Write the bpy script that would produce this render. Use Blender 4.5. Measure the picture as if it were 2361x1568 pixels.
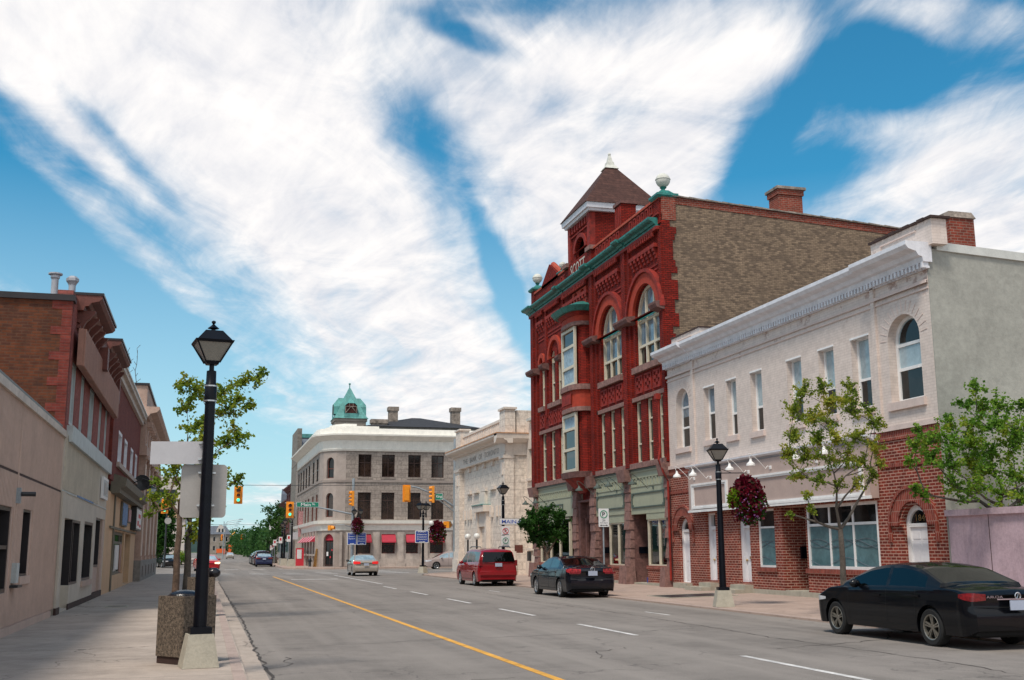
import bpy, bmesh, math, random
from mathutils import Vector, Matrix, noise
from mathutils.geometry import tessellate_polygon
S = bpy.context.scene
for o in list(bpy.data.objects): bpy.data.objects.remove(o)
COL = S.collection
PI = math.pi; R = math.radians
# ------------------------------------------------------------------ camera
YAW, PITCH, ROLL, HC = R(15.392), R(10.7397), R(-0.3306), 1.70
_f = Vector((math.sin(YAW)*math.cos(PITCH), math.cos(YAW)*math.cos(PITCH), math.sin(PITCH)))
_r = Vector((math.cos(YAW), -math.sin(YAW), 0)); _u = _r.cross(_f)
RT = math.cos(ROLL)*_r+math.sin(ROLL)*_u; UP = -math.sin(ROLL)*_r+math.cos(ROLL)*_u; FW = _f
cd = bpy.data.cameras.new("camera"); cam = bpy.data.objects.new("camera", cd); COL.objects.link(cam)
M3 = Matrix((RT, UP, -FW)).transposed(); cam.matrix_world = Matrix.Translation((0, 0, HC)) @ M3.to_4x4()
cd.sensor_width = 36; cd.lens = 4423/4096*36; cd.clip_start = .1; cd.clip_end = 9000
S.camera = cam
S.render.resolution_x = 1024; S.render.resolution_y = 680
S.view_settings.view_transform = 'Standard'; S.view_settings.look = 'None'
S.view_settings.exposure = 0.24; S.view_settings.gamma = 1
# ------------------------------------------------------------------ sky and sun
SUN_EL, SUN_AZ = R(60), R(224)      # azimuth measured clockwise from +Y
w = bpy.data.worlds.new("World"); S.world = w; w.use_nodes = True
nt = w.node_tree; N = nt.nodes; K = nt.links; N.clear()
def nd(tree, t, **kw):
    n = tree.nodes.new(t)
    for k, v in kw.items(): setattr(n, k, v)
    return n
def sock(tree, n, i, v):
    if isinstance(v, bpy.types.NodeSocket): tree.links.new(v, n.inputs[i])
    elif v is not None: n.inputs[i].default_value = v
def mth(tree, op, a, b=None, c=None, clamp=False):
    n = nd(tree, 'ShaderNodeMath', operation=op); n.use_clamp = clamp
    for i, v in enumerate((a, b, c)): sock(tree, n, i, v)
    return n.outputs[0]
def vmt(tree, op, a, b=None):
    n = nd(tree, 'ShaderNodeVectorMath', operation=op)
    sock(tree, n, 0, a); sock(tree, n, 1, b)
    return n.outputs['Value'] if op in ('DOT_PRODUCT', 'LENGTH') else n.outputs[0]
def mixc(tree, f, a, b, blend='MIX'):
    n = nd(tree, 'ShaderNodeMix', data_type='RGBA', blend_type=blend)
    sock(tree, n, 0, f); sock(tree, n, 6, a); sock(tree, n, 7, b)
    return n.outputs[2]
def ramp(tree, f, *st):
    n = nd(tree, 'ShaderNodeValToRGB'); e = n.color_ramp.elements
    while len(e) < len(st): e.new(.5)
    for i, (p, c) in enumerate(st):
        e[i].position = p; e[i].color = c if isinstance(c, tuple) else (c, c, c, 1)
    sock(tree, n, 0, f); return n.outputs[0]
def comb(tree, x, y, z=0.0):
    n = nd(tree, 'ShaderNodeCombineXYZ')
    for i, v in enumerate((x, y, z)): sock(tree, n, i, v)
    return n.outputs[0]
def sep(tree, v):
    n = nd(tree, 'ShaderNodeSeparateXYZ'); sock(tree, n, 0, v); return n.outputs
def noi(tree, v, scale, detail=5, rough=.55, dist=0.0):
    n = nd(tree, 'ShaderNodeTexNoise'); sock(tree, n, 'Vector', v)
    n.inputs['Scale'].default_value = scale; n.inputs['Detail'].default_value = detail
    n.inputs['Roughness'].default_value = rough; n.inputs['Distortion'].default_value = dist
    return n.outputs['Fac']
sky = nd(nt, 'ShaderNodeTexSky', sky_type='NISHITA'); sky.sun_disc = False
sky.sun_elevation = SUN_EL; sky.sun_rotation = SUN_AZ; sky.air_density = 1.0; sky.dust_density = .6; sky.ozone_density = 2.5
tc = nd(nt, 'ShaderNodeTexCoord').outputs['Generated']
dz = sep(nt, tc)[2]
fd = mth(nt, 'MAXIMUM', vmt(nt, 'DOT_PRODUCT', tc, tuple(FW)), .12)
sx = mth(nt, 'DIVIDE', vmt(nt, 'DOT_PRODUCT', tc, tuple(RT)), fd)
sy = mth(nt, 'DIVIDE', vmt(nt, 'DOT_PRODUCT', tc, tuple(UP)), fd)
pl = comb(nt, sx, sy)                      # direction on the sky, 1 = 45 degrees
# streak texture on a flat high layer, streaks running towards azimuth 17 deg
az = R(17.5)
zc = mth(nt, 'ADD', mth(nt, 'MAXIMUM', dz, 0.0), .06)
ac = mth(nt, 'DIVIDE', vmt(nt, 'DOT_PRODUCT', tc, (math.cos(az), -math.sin(az), 0)), zc)
al = mth(nt, 'DIVIDE', vmt(nt, 'DOT_PRODUCT', tc, (math.sin(az), math.cos(az), 0)), zc)
warp = noi(nt, comb(nt, ac, al), 1.1, 3)
acw = mth(nt, 'ADD', ac, mth(nt, 'MULTIPLY', warp, .35))
st1 = noi(nt, comb(nt, mth(nt, 'MULTIPLY', acw, 2.2), mth(nt, 'MULTIPLY', al, .34)), 1.0, 9, .58, .15)
st2 = noi(nt, comb(nt, mth(nt, 'MULTIPLY', acw, 15.0), mth(nt, 'MULTIPLY', al, 1.5), 3.0), 1.0, 8, .58, .35)
puf = noi(nt, comb(nt, mth(nt, 'MULTIPLY', ac, 1.3), mth(nt, 'MULTIPLY', al, .8), 7.0), 2.6, 12, .64, .9)
wsp = noi(nt, comb(nt, mth(nt, 'MULTIPLY', mth(nt, 'ADD', ac, mth(nt, 'MULTIPLY', al, .55)), 7.0), mth(nt, 'MULTIPLY', mth(nt, 'SUBTRACT', al, ac), 1.6), 1.0), 1.1, 9, .6, .4)
# where cloud lies: (x, y, half length, half width, tilt, weight) in degrees-like units around the forward view
BL = [(460,180,820,330,50,1.1),(850,560,520,250,50,1.1),(700,60,520,240,0,.9),(960,860,330,170,30,.9),(780,960,420,60,0,.35),(250,60,420,160,0,.4),
      (250,520,460,55,43,.50),(120,250,300,60,43,.60),(40,90,240,120,30,.6),(1330,260,420,210,12,.85),(1560,90,420,150,-5,.85),(1400,500,300,220,10,.85),(1480,720,200,200,0,.8),(1230,420,200,200,0,.5),
      (1820,110,230,80,-30,.55),(2230,300,300,130,-25,.8),(2360,420,330,150,-15,.9),(2010,440,300,60,-20,.4),(2230,50,300,80,10,.65),(2100,640,300,120,0,.7),(1980,300,160,60,0,.3),(1110,260,220,80,35,.35),
      (580,1150,120,22,0,.75),(640,1118,70,16,0,.7),(555,1120,50,14,0,.55),(700,1145,60,12,0,.5),(2200,540,400,110,0,.7),(1250,760,120,160,0,.35),(1600,330,160,230,20,.45),
      (1085,85,170,34,22,-.62),(1165,660,250,42,68,-1.0),(1990,130,210,120,25,-.85),(1740,400,150,90,100,-.75),(60,500,330,100,45,-.8),(330,800,330,150,50,-1.0),(1060,20,200,24,0,-.2),
      (600,960,130,90,30,-.35),(470,1100,200,90,0,-.5),(230,300,300,30,45,-.55),(1940,560,260,60,0,-.1)]
acc = None
for (bx, by, a, b, th, wt) in BL:
    mp = nd(nt, 'ShaderNodeMapping', vector_type='TEXTURE'); K.new(pl, mp.inputs[0])
    mp.inputs[1].default_value = ((bx-1180.5)/2549.8, (784-by)/2549.8, 0)
    mp.inputs[2].default_value = (0, 0, -R(th)); mp.inputs[3].default_value = (a/2549.8, b/2549.8, 1)
    mr = nd(nt, 'ShaderNodeMapRange', interpolation_type='SMOOTHSTEP')
    K.new(vmt(nt, 'LENGTH', mp.outputs[0]), mr.inputs[0])
    for i, v in ((1, 1.25), (2, .25), (3, 0.0), (4, wt)): mr.inputs[i].default_value = v
    acc = mr.outputs[0] if acc is None else mth(nt, 'ADD', acc, mr.outputs[0])
ahead = mth(nt, 'GREATER_THAN', vmt(nt, 'DOT_PRODUCT', tc, tuple(FW)), .2)
acc = mth(nt, 'ADD', mth(nt, 'MULTIPLY', mth(nt, 'MINIMUM', acc, 1.25), ahead), mth(nt, 'MULTIPLY', mth(nt, 'SUBTRACT', 1.0, ahead), .80))
tex = mth(nt, 'ADD', mth(nt, 'ADD', mth(nt, 'MULTIPLY', st1, .72), mth(nt, 'MULTIPLY', st2, .22)), mth(nt, 'ADD', mth(nt, 'MULTIPLY', puf, .38), mth(nt, 'MULTIPLY', wsp, .20)))
cov = mth(nt, 'ADD', mth(nt, 'MULTIPLY', acc, .72), mth(nt, 'MULTIPLY', mth(nt, 'SUBTRACT', tex, .755), 2.3))
cm = nd(nt, 'ShaderNodeMapRange', interpolation_type='SMOOTHSTEP'); K.new(cov, cm.inputs[0])
cm.inputs[1].default_value = -.10; cm.inputs[2].default_value = .98
cloud = cm.outputs[0]
blue = mixc(nt, 1.0, sky.outputs[0], (.27, 1.03, 1.14, 1), 'MULTIPLY')
pale = ramp(nt, dz, (.0, 1.0), (.32, 0.0))
blue = mixc(nt, mth(nt, 'MULTIPLY', pale, .8), blue, (5.9, 7.1, 7.6, 1))
cshade = ramp(nt, mth(nt, 'ADD', mth(nt, 'MULTIPLY', puf, .5), mth(nt, 'MULTIPLY', wsp, .5)), (.34, (6.2, 6.35, 6.9, 1)), (.60, (8.9, 8.65, 8.5, 1)))
col = mixc(nt, cloud, blue, cshade)
bg = nd(nt, 'ShaderNodeBackground'); K.new(col, bg.inputs[0]); bg.inputs[1].default_value = .10
K.new(bg.outputs[0], nd(nt, 'ShaderNodeOutputWorld').inputs[0])
w.cycles.sampling_method = 'MANUAL'; w.cycles.sample_map_resolution = 512
sd = bpy.data.lights.new("sun", 'SUN'); sd.energy = 2.6; sd.angle = R(12); sd.color = (1, .91, .80)
so = bpy.data.objects.new("sun", sd); COL.objects.link(so)
_sd = Vector((math.sin(SUN_AZ)*math.cos(SUN_EL), math.cos(SUN_AZ)*math.cos(SUN_EL), math.sin(SUN_EL)))
so.rotation_euler = _sd.to_track_quat('Z', 'Y').to_euler()
# ------------------------------------------------------------------ materials
MT = {}
def newmat(name):
    m = bpy.data.materials.new(name); m.use_nodes = True; t = m.node_tree; t.nodes.clear()
    b = nd(t, 'ShaderNodeBsdfPrincipled'); o = nd(t, 'ShaderNodeOutputMaterial'); t.links.new(b.outputs[0], o.inputs[0])
    MT[name] = m; return m, t, b
def pos(t): return nd(t, 'ShaderNodeNewGeometry').outputs['Position']
def ocoord(t): return nd(t, 'ShaderNodeTexCoord').outputs['Object']
def bump(t, b, h, st, dist=.02):
    n = nd(t, 'ShaderNodeBump'); sock(t, n, 'Height', h); n.inputs['Strength'].default_value = st; n.inputs['Distance'].default_value = dist
    t.links.new(n.outputs[0], b.inputs['Normal'])
def mat(name, c, rough=.7, var=.18, sc=3.0, metal=0.0, bmp=0.0, bsc=40, spec=.5, streak=0.0, obj=False, coat=0.0):
    m, t, b = newmat(name); p = ocoord(t) if obj else pos(t)
    f = noi(t, p, sc, 6, .65)
    f2 = noi(t, p, sc*9, 4, .6)
    k = mth(t, 'ADD', mth(t, 'MULTIPLY', f, .65), mth(t, 'MULTIPLY', f2, .35))
    lo = tuple(x*(1-var*1.6) for x in c)+(1,); hi = tuple(min(1, x*(1+var*1.2)) for x in c)+(1,)
    col = ramp(t, k, (.36, lo), (.64, hi))
    if streak:
        s = sep(t, p); sv = comb(t, mth(t, 'MULTIPLY', mth(t, 'ADD', s[0], s[1]), 5.0), mth(t, 'MULTIPLY', s[2], .5))
        g = ramp(t, noi(t, sv, 1.0, 6, .7), (.50, 0.0), (.72, 1.0))
        col = mixc(t, mth(t, 'MULTIPLY', g, streak), col, tuple(x*.38 for x in c)+(1,))
    t.links.new(col, b.inputs['Base Color']); b.inputs['Roughness'].default_value = rough
    b.inputs['Metallic'].default_value = metal; b.inputs['Specular IOR Level'].default_value = spec
    if coat: b.inputs['Coat Weight'].default_value = coat; b.inputs['Coat Roughness'].default_value = .04
    if bmp: bump(t, b, noi(t, p, bsc, 5, .6), bmp)
    return m
def brick(name, c1, c2, mo, bw=.24, bh=.08, ms=.012, dirt=.35, dcol=(.05, .03, .025), bmp=.5, rough=.85, stains=0.0, dsc=.9, mot=1.0, worn=None):
    m, t, b = newmat(name); p = pos(t); s = sep(t, p)
    uv = comb(t, mth(t, 'ADD', s[0], s[1]), s[2])
    n = nd(t, 'ShaderNodeTexBrick'); t.links.new(uv, n.inputs['Vector'])
    n.inputs['Color1'].default_value = (*c1, 1); n.inputs['Color2'].default_value = (*c2, 1); n.inputs['Mortar'].default_value = (*mo, 1)
    n.inputs['Scale'].default_value = 1; n.inputs['Brick Width'].default_value = bw; n.inputs['Row Height'].default_value = bh
    n.inputs['Mortar Size'].default_value = ms; n.inputs['Mortar Smooth'].default_value = .3; n.inputs['Bias'].default_value = -.1
    col = n.outputs['Color']
    f = noi(t, p, dsc, 7, .68); g = ramp(t, f, (.42, 0.0), (.70, 1.0))
    col = mixc(t, mth(t, 'MULTIPLY', g, dirt), col, (*dcol, 1))
    f3 = ramp(t, noi(t, p, 5.0, 4, .6), (.35, 1-.22*mot), (.65, 1+.15*mot))
    col = mixc(t, 1.0, col, f3, 'MULTIPLY')
    if stains:
        wn = nd(t, 'ShaderNodeTexBrick'); t.links.new(uv, wn.inputs['Vector']); wn.offset = .5
        wn.inputs['Color1'].default_value = (0, 0, 0, 1); wn.inputs['Color2'].default_value = (1, 1, 1, 1); wn.inputs['Mortar'].default_value = (0, 0, 0, 1)
        wn.inputs['Scale'].default_value = 1; wn.inputs['Brick Width'].default_value = bw; wn.inputs['Row Height'].default_value = bh
        q = mth(t, 'ADD', mth(t, 'MULTIPLY', sep(t, wn.outputs[0])[0], .35), mth(t, 'MULTIPLY', noi(t, p, 1.6, 4, .6), .8))
        col = mixc(t, mth(t, 'MULTIPLY', ramp(t, q, (.58, 0.0), (.66, 1.0)), stains), col, (.035, .03, .028, 1))
    if worn:   # flaked paint showing masonry, mostly high on the wall
        hh = ramp(t, mth(t, 'SUBTRACT', s[2], 8.3), (.0, 0.0), (.9, 1.0))
        q = mth(t, 'MULTIPLY', ramp(t, noi(t, p, 1.3, 8, .75), (.56, 0.0), (.62, 1.0)), mth(t, 'ADD', mth(t, 'MULTIPLY', hh, .85), .08))
        col = mixc(t, q, col, (*worn, 1))
    t.links.new(col, b.inputs['Base Color']); b.inputs['Roughness'].default_value = rough
    b.inputs['Specular IOR Level'].default_value = .25
    if bmp: bump(t, b, mth(t, 'SUBTRACT', 1.0, n.outputs['Fac']), bmp, .01)
    return m
def glass(name, c=(.008, .010, .011), rough=.03, spec=.5, var=.5):
    m = mat(name, c, rough, var, .7, spec=spec, bmp=.03, bsc=1.3); return m
def emis(name, c, e):
    m, t, b = newmat(name); b.inputs['Base Color'].default_value = (*c, 1); b.inputs['Emission Color'].default_value = (*c, 1); b.inputs['Emission Strength'].default_value = e
    return m
def clear(name, tint=(.8, .85, .85), refl=.25):
    m, t, b = newmat(name); t.nodes.remove(b)
    tr = nd(t, 'ShaderNodeBsdfTransparent'); tr.inputs[0].default_value = (*tint, 1)
    gl = nd(t, 'ShaderNodeBsdfGlossy'); gl.inputs[1].default_value = .02
    fr = nd(t, 'ShaderNodeFresnel'); fr.inputs[0].default_value = 1.5
    mx = nd(t, 'ShaderNodeMixShader'); t.links.new(mth(t, 'ADD', fr.outputs[0], refl*.25, clamp=True), mx.inputs[0])
    t.links.new(tr.outputs[0], mx.inputs[1]); t.links.new(gl.outputs[0], mx.inputs[2])
    t.links.new(mx.outputs[0], [n for n in t.nodes if n.type == 'OUTPUT_MATERIAL'][0].inputs[0]); return m
def ground_mat(name, c, var, jx=0, jy=0, joint=(.06, .055, .05), crack=0.0, sc=.5, grit=.12, tint=None):
    m, t, b = newmat(name); p = pos(t); s = sep(t, p)
    f = mth(t, 'ADD', mth(t, 'MULTIPLY', noi(t, p, sc, 7, .7), .7), mth(t, 'MULTIPLY', noi(t, p, sc*7, 5, .65), .3))
    lo = tuple(x*(1-var) for x in c)+(1,); hi = tuple(x*(1+var) for x in c)+(1,)
    col = ramp(t, f, (.36, lo), (.62, hi))
    if tint:   # wheel tracks and worn lanes along the street
        g = noi(t, comb(t, mth(t, 'MULTIPLY', s[0], .9), mth(t, 'MULTIPLY', s[1], .035)), 1.0, 4, .6)
        col = mixc(t, ramp(t, g, (.42, 0.0), (.66, .8)), col, (*tint, 1))
    g = noi(t, p, 55, 3, .8); col = mixc(t, 1.0, col, ramp(t, g, (.35, 1-grit*1.4), (.65, 1+grit)), 'MULTIPLY')
    h = g
    if crack:
        v = nd(t, 'ShaderNodeTexVoronoi', feature='DISTANCE_TO_EDGE'); wv = nd(t, 'ShaderNodeVectorMath', operation='ADD')
        nn = nd(t, 'ShaderNodeTexNoise'); sock(t, nn, 'Vector', p); nn.inputs['Scale'].default_value = 1.1; nn.inputs['Detail'].default_value = 6
        sc_ = nd(t, 'ShaderNodeVectorMath', operation='SCALE'); t.links.new(nn.outputs['Color'], sc_.inputs[0]); sc_.inputs[3].default_value = 1.6
        t.links.new(p, wv.inputs[0]); t.links.new(sc_.outputs[0], wv.inputs[1]); t.links.new(wv.outputs[0], v.inputs['Vector']); v.inputs['Scale'].default_value = .23
        cr = mth(t, 'MULTIPLY', mth(t, 'LESS_THAN', v.outputs[0], .0045), ramp(t, noi(t, p, .35, 3), (.45, 0.0), (.55, 1.0)))
        col = mixc(t, mth(t, 'MULTIPLY', cr, crack), col, (.02, .02, .02, 1))
    for ax, per in ((0, jx), (1, jy)):
        if per:
            q = mth(t, 'FRACT', mth(t, 'DIVIDE', mth(t, 'ADD', s[ax], mth(t, 'MULTIPLY', noi(t, p, 1.5, 3), .03)), per))
            col = mixc(t, mth(t, 'MULTIPLY', mth(t, 'LESS_THAN', q, .016/per), .75), col, (*joint, 1))
    t.links.new(col, b.inputs['Base Color']); b.inputs['Roughness'].default_value = .88; b.inputs['Specular IOR Level'].default_value = .3
    bump(t, b, h, .25, .01); return m
def leafmat(name, c1, c2, c3=None, sc=1.6):
    m, t, b = newmat(name); p = pos(t)
    f = mth(t, 'ADD', mth(t, 'MULTIPLY', noi(t, p, sc, 3), .6), mth(t, 'MULTIPLY', noi(t, p, 9, 2), .4))
    col = ramp(t, f, (.38, (*c1, 1)), (.52, (*c2, 1)), (.64, (*(c3 or c2), 1)))
    t.links.new(col, b.inputs['Base Color']); b.inputs['Roughness'].default_value = .55; b.inputs['Specular IOR Level'].default_value = .25
    tl = nd(t, 'ShaderNodeBsdfTranslucent'); t.links.new(col, tl.inputs[0])
    mx = nd(t, 'ShaderNodeMixShader'); mx.inputs[0].default_value = .5
    t.links.new(b.outputs[0], mx.inputs[1]); t.links.new(tl.outputs[0], mx.inputs[2])
    t.links.new(mx.outputs[0], [n for n in t.nodes if n.type == 'OUTPUT_MATERIAL'][0].inputs[0]); return m
# ------------------------------------------------------------------ mesh helpers
idm = lambda x, y, z: (x, y, z)
def mR(X): return lambda u, d, z: (X-d, u, z)        # facade facing the street from the right
def mL(X): return lambda u, d, z: (X+d, u, z)        # facade facing the street from the left
def mF(Y): return lambda u, d, z: (u, Y-d, z)        # wall facing the camera end of the street
def arcp(u0, u1, z0, zs, n=14, rise=None):
    r = (u1-u0)/2; c = (u0+u1)/2; rz = rise or r
    return [(u0, z0), (u1, z0)]+[(c+r*math.cos(PI*i/n), zs+rz*math.sin(PI*i/n)) for i in range(n+1)]
def rect(u0, u1, z0, z1): return [(u0, z0), (u1, z0), (u1, z1), (u0, z1)]
class MB:
    def __init__(s, m=idm): s.v = []; s.f = []; s.m = m
    def add(s, vs, fs, m=None):
        k = len(s.v); mm = m or s.m
        s.v += [mm(*p) for p in vs]; s.f += [tuple(k+i for i in f) for f in fs]; return s
    def box(s, a0, a1, b0, b1, c0, c1):
        return s.add([(x, y, z) for z in (c0, c1) for y in (b0, b1) for x in (a0, a1)],
                     [(0, 1, 3, 2), (4, 6, 7, 5), (0, 4, 5, 1), (2, 3, 7, 6), (0, 2, 6, 4), (1, 5, 7, 3)])
    def frus(s, cx, cy, z0, z1, a0, b0, a1, b1, rot=0):
        c, n = math.cos(rot), math.sin(rot); vs = []
        for z, a, b in ((z0, a0, b0), (z1, a1, b1)):
            for x, y in ((-a, -b), (a, -b), (a, b), (-a, b)): vs.append((cx+x*c-y*n, cy+x*n+y*c, z))
        return s.add(vs, [(3, 2, 1, 0), (4, 5, 6, 7), (0, 1, 5, 4), (1, 2, 6, 5), (2, 3, 7, 6), (3, 0, 4, 7)])
    def prof(s, pts, u0, u1):     # closed (d,z) profile run along u
        n = len(pts); vs = [(u0, d, z) for d, z in pts]+[(u1, d, z) for d, z in pts]
        return s.add(vs, [tuple(range(n))[::-1], tuple(range(n, 2*n))]+[(i, (i+1) % n, n+(i+1) % n, n+i) for i in range(n)])
    def sweep(s, path, pts, closed=False):   # (d,z) profile along a plan path of (x,y), d = offset to the right-hand side
        n = len(pts); P = [Vector(p) for p in path]; L = len(P); vs = []
        for i in range(L):
            a = P[i]-P[i-1] if i else P[1]-P[0]; b = P[i+1]-P[i] if i < L-1 else P[-1]-P[-2]
            a = a.normalized(); b = b.normalized(); t = (a+b).normalized(); nn = Vector((t.y, -t.x)); k = 1/max(.4, t.dot(b))
            for d, z in pts: q = P[i]+nn*d*k; vs.append((q.x, q.y, z))
        fs = [(i*n+j, i*n+(j+1) % n, (i+1)*n+(j+1) % n, (i+1)*n+j) for i in range(L-1) for j in range(n)]
        return s.add(vs, fs+[tuple(range(n))[::-1], tuple(range((L-1)*n, L*n))])
    def plate(s, outer, holes, d0, d1):
        loops = [outer]+list(holes); flat = [p for l in loops for p in l]; n = len(flat)
        tr = tessellate_polygon([[Vector((p[0], p[1], 0)) for p in l] for l in loops])
        vs = [(u, d1, z) for u, z in flat]+[(u, d0, z) for u, z in flat]; fs = []
        for t in tr: fs.append(tuple(t)); fs.append(tuple(n+i for i in t)[::-1])
        k = 0
        for l in loops:
            m = len(l)
            for i in range(m): a = k+i; b = k+(i+1) % m; fs.append((a, b, n+b, n+a))
            k += m
        return s.add(vs, fs)
    def tube(s, pts, r, n=8, r2=None, cap=True):
        P = [Vector(p) for p in pts]; L = len(P); vs = []
        up = Vector((0, 0, 1))
        for i in range(L):
            t = ((P[i+1] if i < L-1 else P[i])-(P[i-1] if i else P[i])).normalized()
            a = t.cross(up) if abs(t.z) < .95 else t.cross(Vector((1, 0, 0))); a.normalize(); b = t.cross(a)
            rr = r if r2 is None else r+(r2-r)*i/(L-1)
            for k in range(n):
                q = P[i]+(a*math.cos(2*PI*k/n)+b*math.sin(2*PI*k/n))*rr; vs.append(tuple(q))
        fs = [(i*n+k, i*n+(k+1) % n, (i+1)*n+(k+1) % n, (i+1)*n+k) for i in range(L-1) for k in range(n)]
        if cap: fs += [tuple(range(n))[::-1], tuple(range((L-1)*n, L*n))]
        return s.add(vs, fs)
    def lathe(s, cx, cy, prof, n=14, ax='z', cz=0, cap=True):
        vs = []
        for r, h in prof:
            for k in range(n):
                a = 2*PI*k/n; c, q = r*math.cos(a), r*math.sin(a)
                vs.append((cx+c, cy+q, cz+h) if ax == 'z' else ((cx+c, cy+h, cz+q) if ax == 'y' else (cx+h, cy+c, cz+q)))
        L = len(prof); fs = [(i*n+k, i*n+(k+1) % n, (i+1)*n+(k+1) % n, (i+1)*n+k) for i in range(L-1) for k in range(n)]
        if cap: fs += [tuple(range(n))[::-1], tuple(range((L-1)*n, L*n))]
        return s.add(vs, fs)
    def ball(s, c, r, n=14, sq=(1, 1, 1)):
        return s.add([(c[0]+r*sq[0]*math.sin(PI*i/n)*math.cos(2*PI*k/n), c[1]+r*sq[1]*math.sin(PI*i/n)*math.sin(2*PI*k/n), c[2]+r*sq[2]*math.cos(PI*i/n)) for i in range(n+1) for k in range(n)],
                     [(i*n+k, i*n+(k+1) % n, (i+1)*n+(k+1) % n, (i+1)*n+k) for i in range(n) for k in range(n)])
    def text(s, txt, u0, u1, z0, z1, d, th=.01, flip=False, font=None, bold=0.0):
        cu = bpy.data.curves.new('t', 'FONT'); cu.body = txt; cu.extrude = 0; cu.offset = bold; cu.resolution_u = 2
        o = bpy.data.objects.new('t', cu); COL.objects.link(o); dg = bpy.context.evaluated_depsgraph_get()
        me = bpy.data.meshes.new_from_object(o.evaluated_get(dg))
        xs = [v.co.x for v in me.vertices]; ys = [v.co.y for v in me.vertices]
        if xs:
            x0, x1, y0, y1 = min(xs), max(xs), min(ys), max(ys); vs = []
            for v in me.vertices:
                a = (v.co.x-x0)/(x1-x0); a = 1-a if flip else a
                vs.append((u0+(u1-u0)*a, d, z0+(z1-z0)*(v.co.y-y0)/(y1-y0)))
            s.add(vs, [tuple(p.vertices) for p in me.polygons])
        bpy.data.objects.remove(o); bpy.data.curves.remove(cu); bpy.data.meshes.remove(me)
        return s
LOC = {}
def root_of(p):
    while p.parent: p = p.parent
    return p
SPLIT = set('frieze_lettering column_lit_face lantern_glass parapet_coping pane_pattern parapet_panel brick_panel modillion brick_pier window_hood stone_pillar pillar_base soldier_course brick_arch corner_pilaster end_pilaster window_arch arch_label stone_sill stone_band brick_pier impost_band pilaster pilaster_cap plinth pier_cap parapet entry_jamb parapet_pier half_column base_grating bracket door_jamb door_rail_post globe_lamp keystone cornice_bracket strap footing skirting lintel_block door_surround pilaster_ornament notice picture sticker brick_dado portal_jamb cornice_edge leg entry stone_lintel window_header recess low_wall parapet_panel_frame tower_walls corner_pier recess_panel'.split())
def clusters(mb):
    n = len(mb.v); par = list(range(n))
    def fd_(a):
        while par[a] != a: par[a] = par[par[a]]; a = par[a]
        return a
    for f in mb.f:
        for q in f[1:]: par[fd_(q)] = fd_(f[0])
    bb = {}
    for i, v in enumerate(mb.v):
        r = fd_(i); e = bb.setdefault(r, [list(v), list(v)])
        for k in range(3): e[0][k] = min(e[0][k], v[k]); e[1][k] = max(e[1][k], v[k])
    ks = list(bb); g = {k: k for k in ks}
    def fg(a):
        while g[a] != a: a = g[a]
        return a
    for i, a in enumerate(ks):
        for c in ks[i+1:]:
            if fg(a) != fg(c) and all(bb[a][0][k] <= bb[c][1][k]+.012 and bb[c][0][k] <= bb[a][1][k]+.012 for k in range(3)): g[fg(a)] = fg(c)
    out = {}
    for f in mb.f: out.setdefault(fg(fd_(f[0])), []).append(f)
    return list(out.values())
def obj(name, mb, m, parent=None, local=False, smooth=False, bevel=0.0, wn=True):
    if name in SPLIT and parent is not None:
        cl_ = clusters(mb)
        if len(cl_) > 1:
            for fs in cl_:
                s_ = MB(); ix = {}
                for f in fs:
                    for q in f:
                        if q not in ix: ix[q] = len(s_.v); s_.v.append(mb.v[q])
                    s_.f.append(tuple(ix[q] for q in f))
                o = obj_(name, s_, m, parent, local, smooth, bevel)
            return o
    return obj_(name, mb, m, parent, local, smooth, bevel)
def obj_(name, mb, m, parent=None, local=False, smooth=False, bevel=0.0):
    off = Vector((0, 0, 0))
    if parent is not None and not local: off = Vector(root_of(parent).location)
    me = bpy.data.meshes.new(name); me.from_pydata([tuple(Vector(v)-off) for v in mb.v], [], mb.f)
    bm = bmesh.new(); bm.from_mesh(me)
    bmesh.ops.recalc_face_normals(bm, faces=bm.faces); bm.to_mesh(me); bm.free()
    if smooth:
        me.polygons.foreach_set('use_smooth', [True]*len(me.polygons))
        if smooth != 'all': me.set_sharp_from_angle(angle=R(38))
    me.materials.append(MT[m] if isinstance(m, str) else m)
    o = bpy.data.objects.new(name, me); COL.objects.link(o)
    if parent is not None: o.parent = parent
    if bevel:
        bv = o.modifiers.new('b', 'BEVEL'); bv.width = bevel; bv.segments = 2; bv.limit_method = 'ANGLE'
    return o
def thing(name, label, cat, loc=(0, 0, 0), rz=0, group=None):
    o = bpy.data.objects.new(name, None); COL.objects.link(o); o.location = loc; o.rotation_euler = (0, 0, rz); o.empty_display_size = .2
    o['label'] = label; o['category'] = cat
    if group: o['group'] = group
    return o
def tag(o, label, cat, group=None):
    o['label'] = label; o['category'] = cat
    if group: o['group'] = group
    return o
def struct(name, mb, m, **k):
    o = obj(name, mb, m, **k); o['kind'] = 'structure'; return o
def dup(root, loc, rz=0, label=None, sc=None):
    r = root.copy(); COL.objects.link(r); r.location = loc; r.rotation_euler = (0, 0, rz)
    if label: r['label'] = label
    for ch in list(root.children):
        c = ch.copy(); COL.objects.link(c); c.parent = r
        for g in ch.children: d = g.copy(); COL.objects.link(d); d.parent = c
    if sc: r.scale = (sc, sc, sc)
    return r
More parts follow.
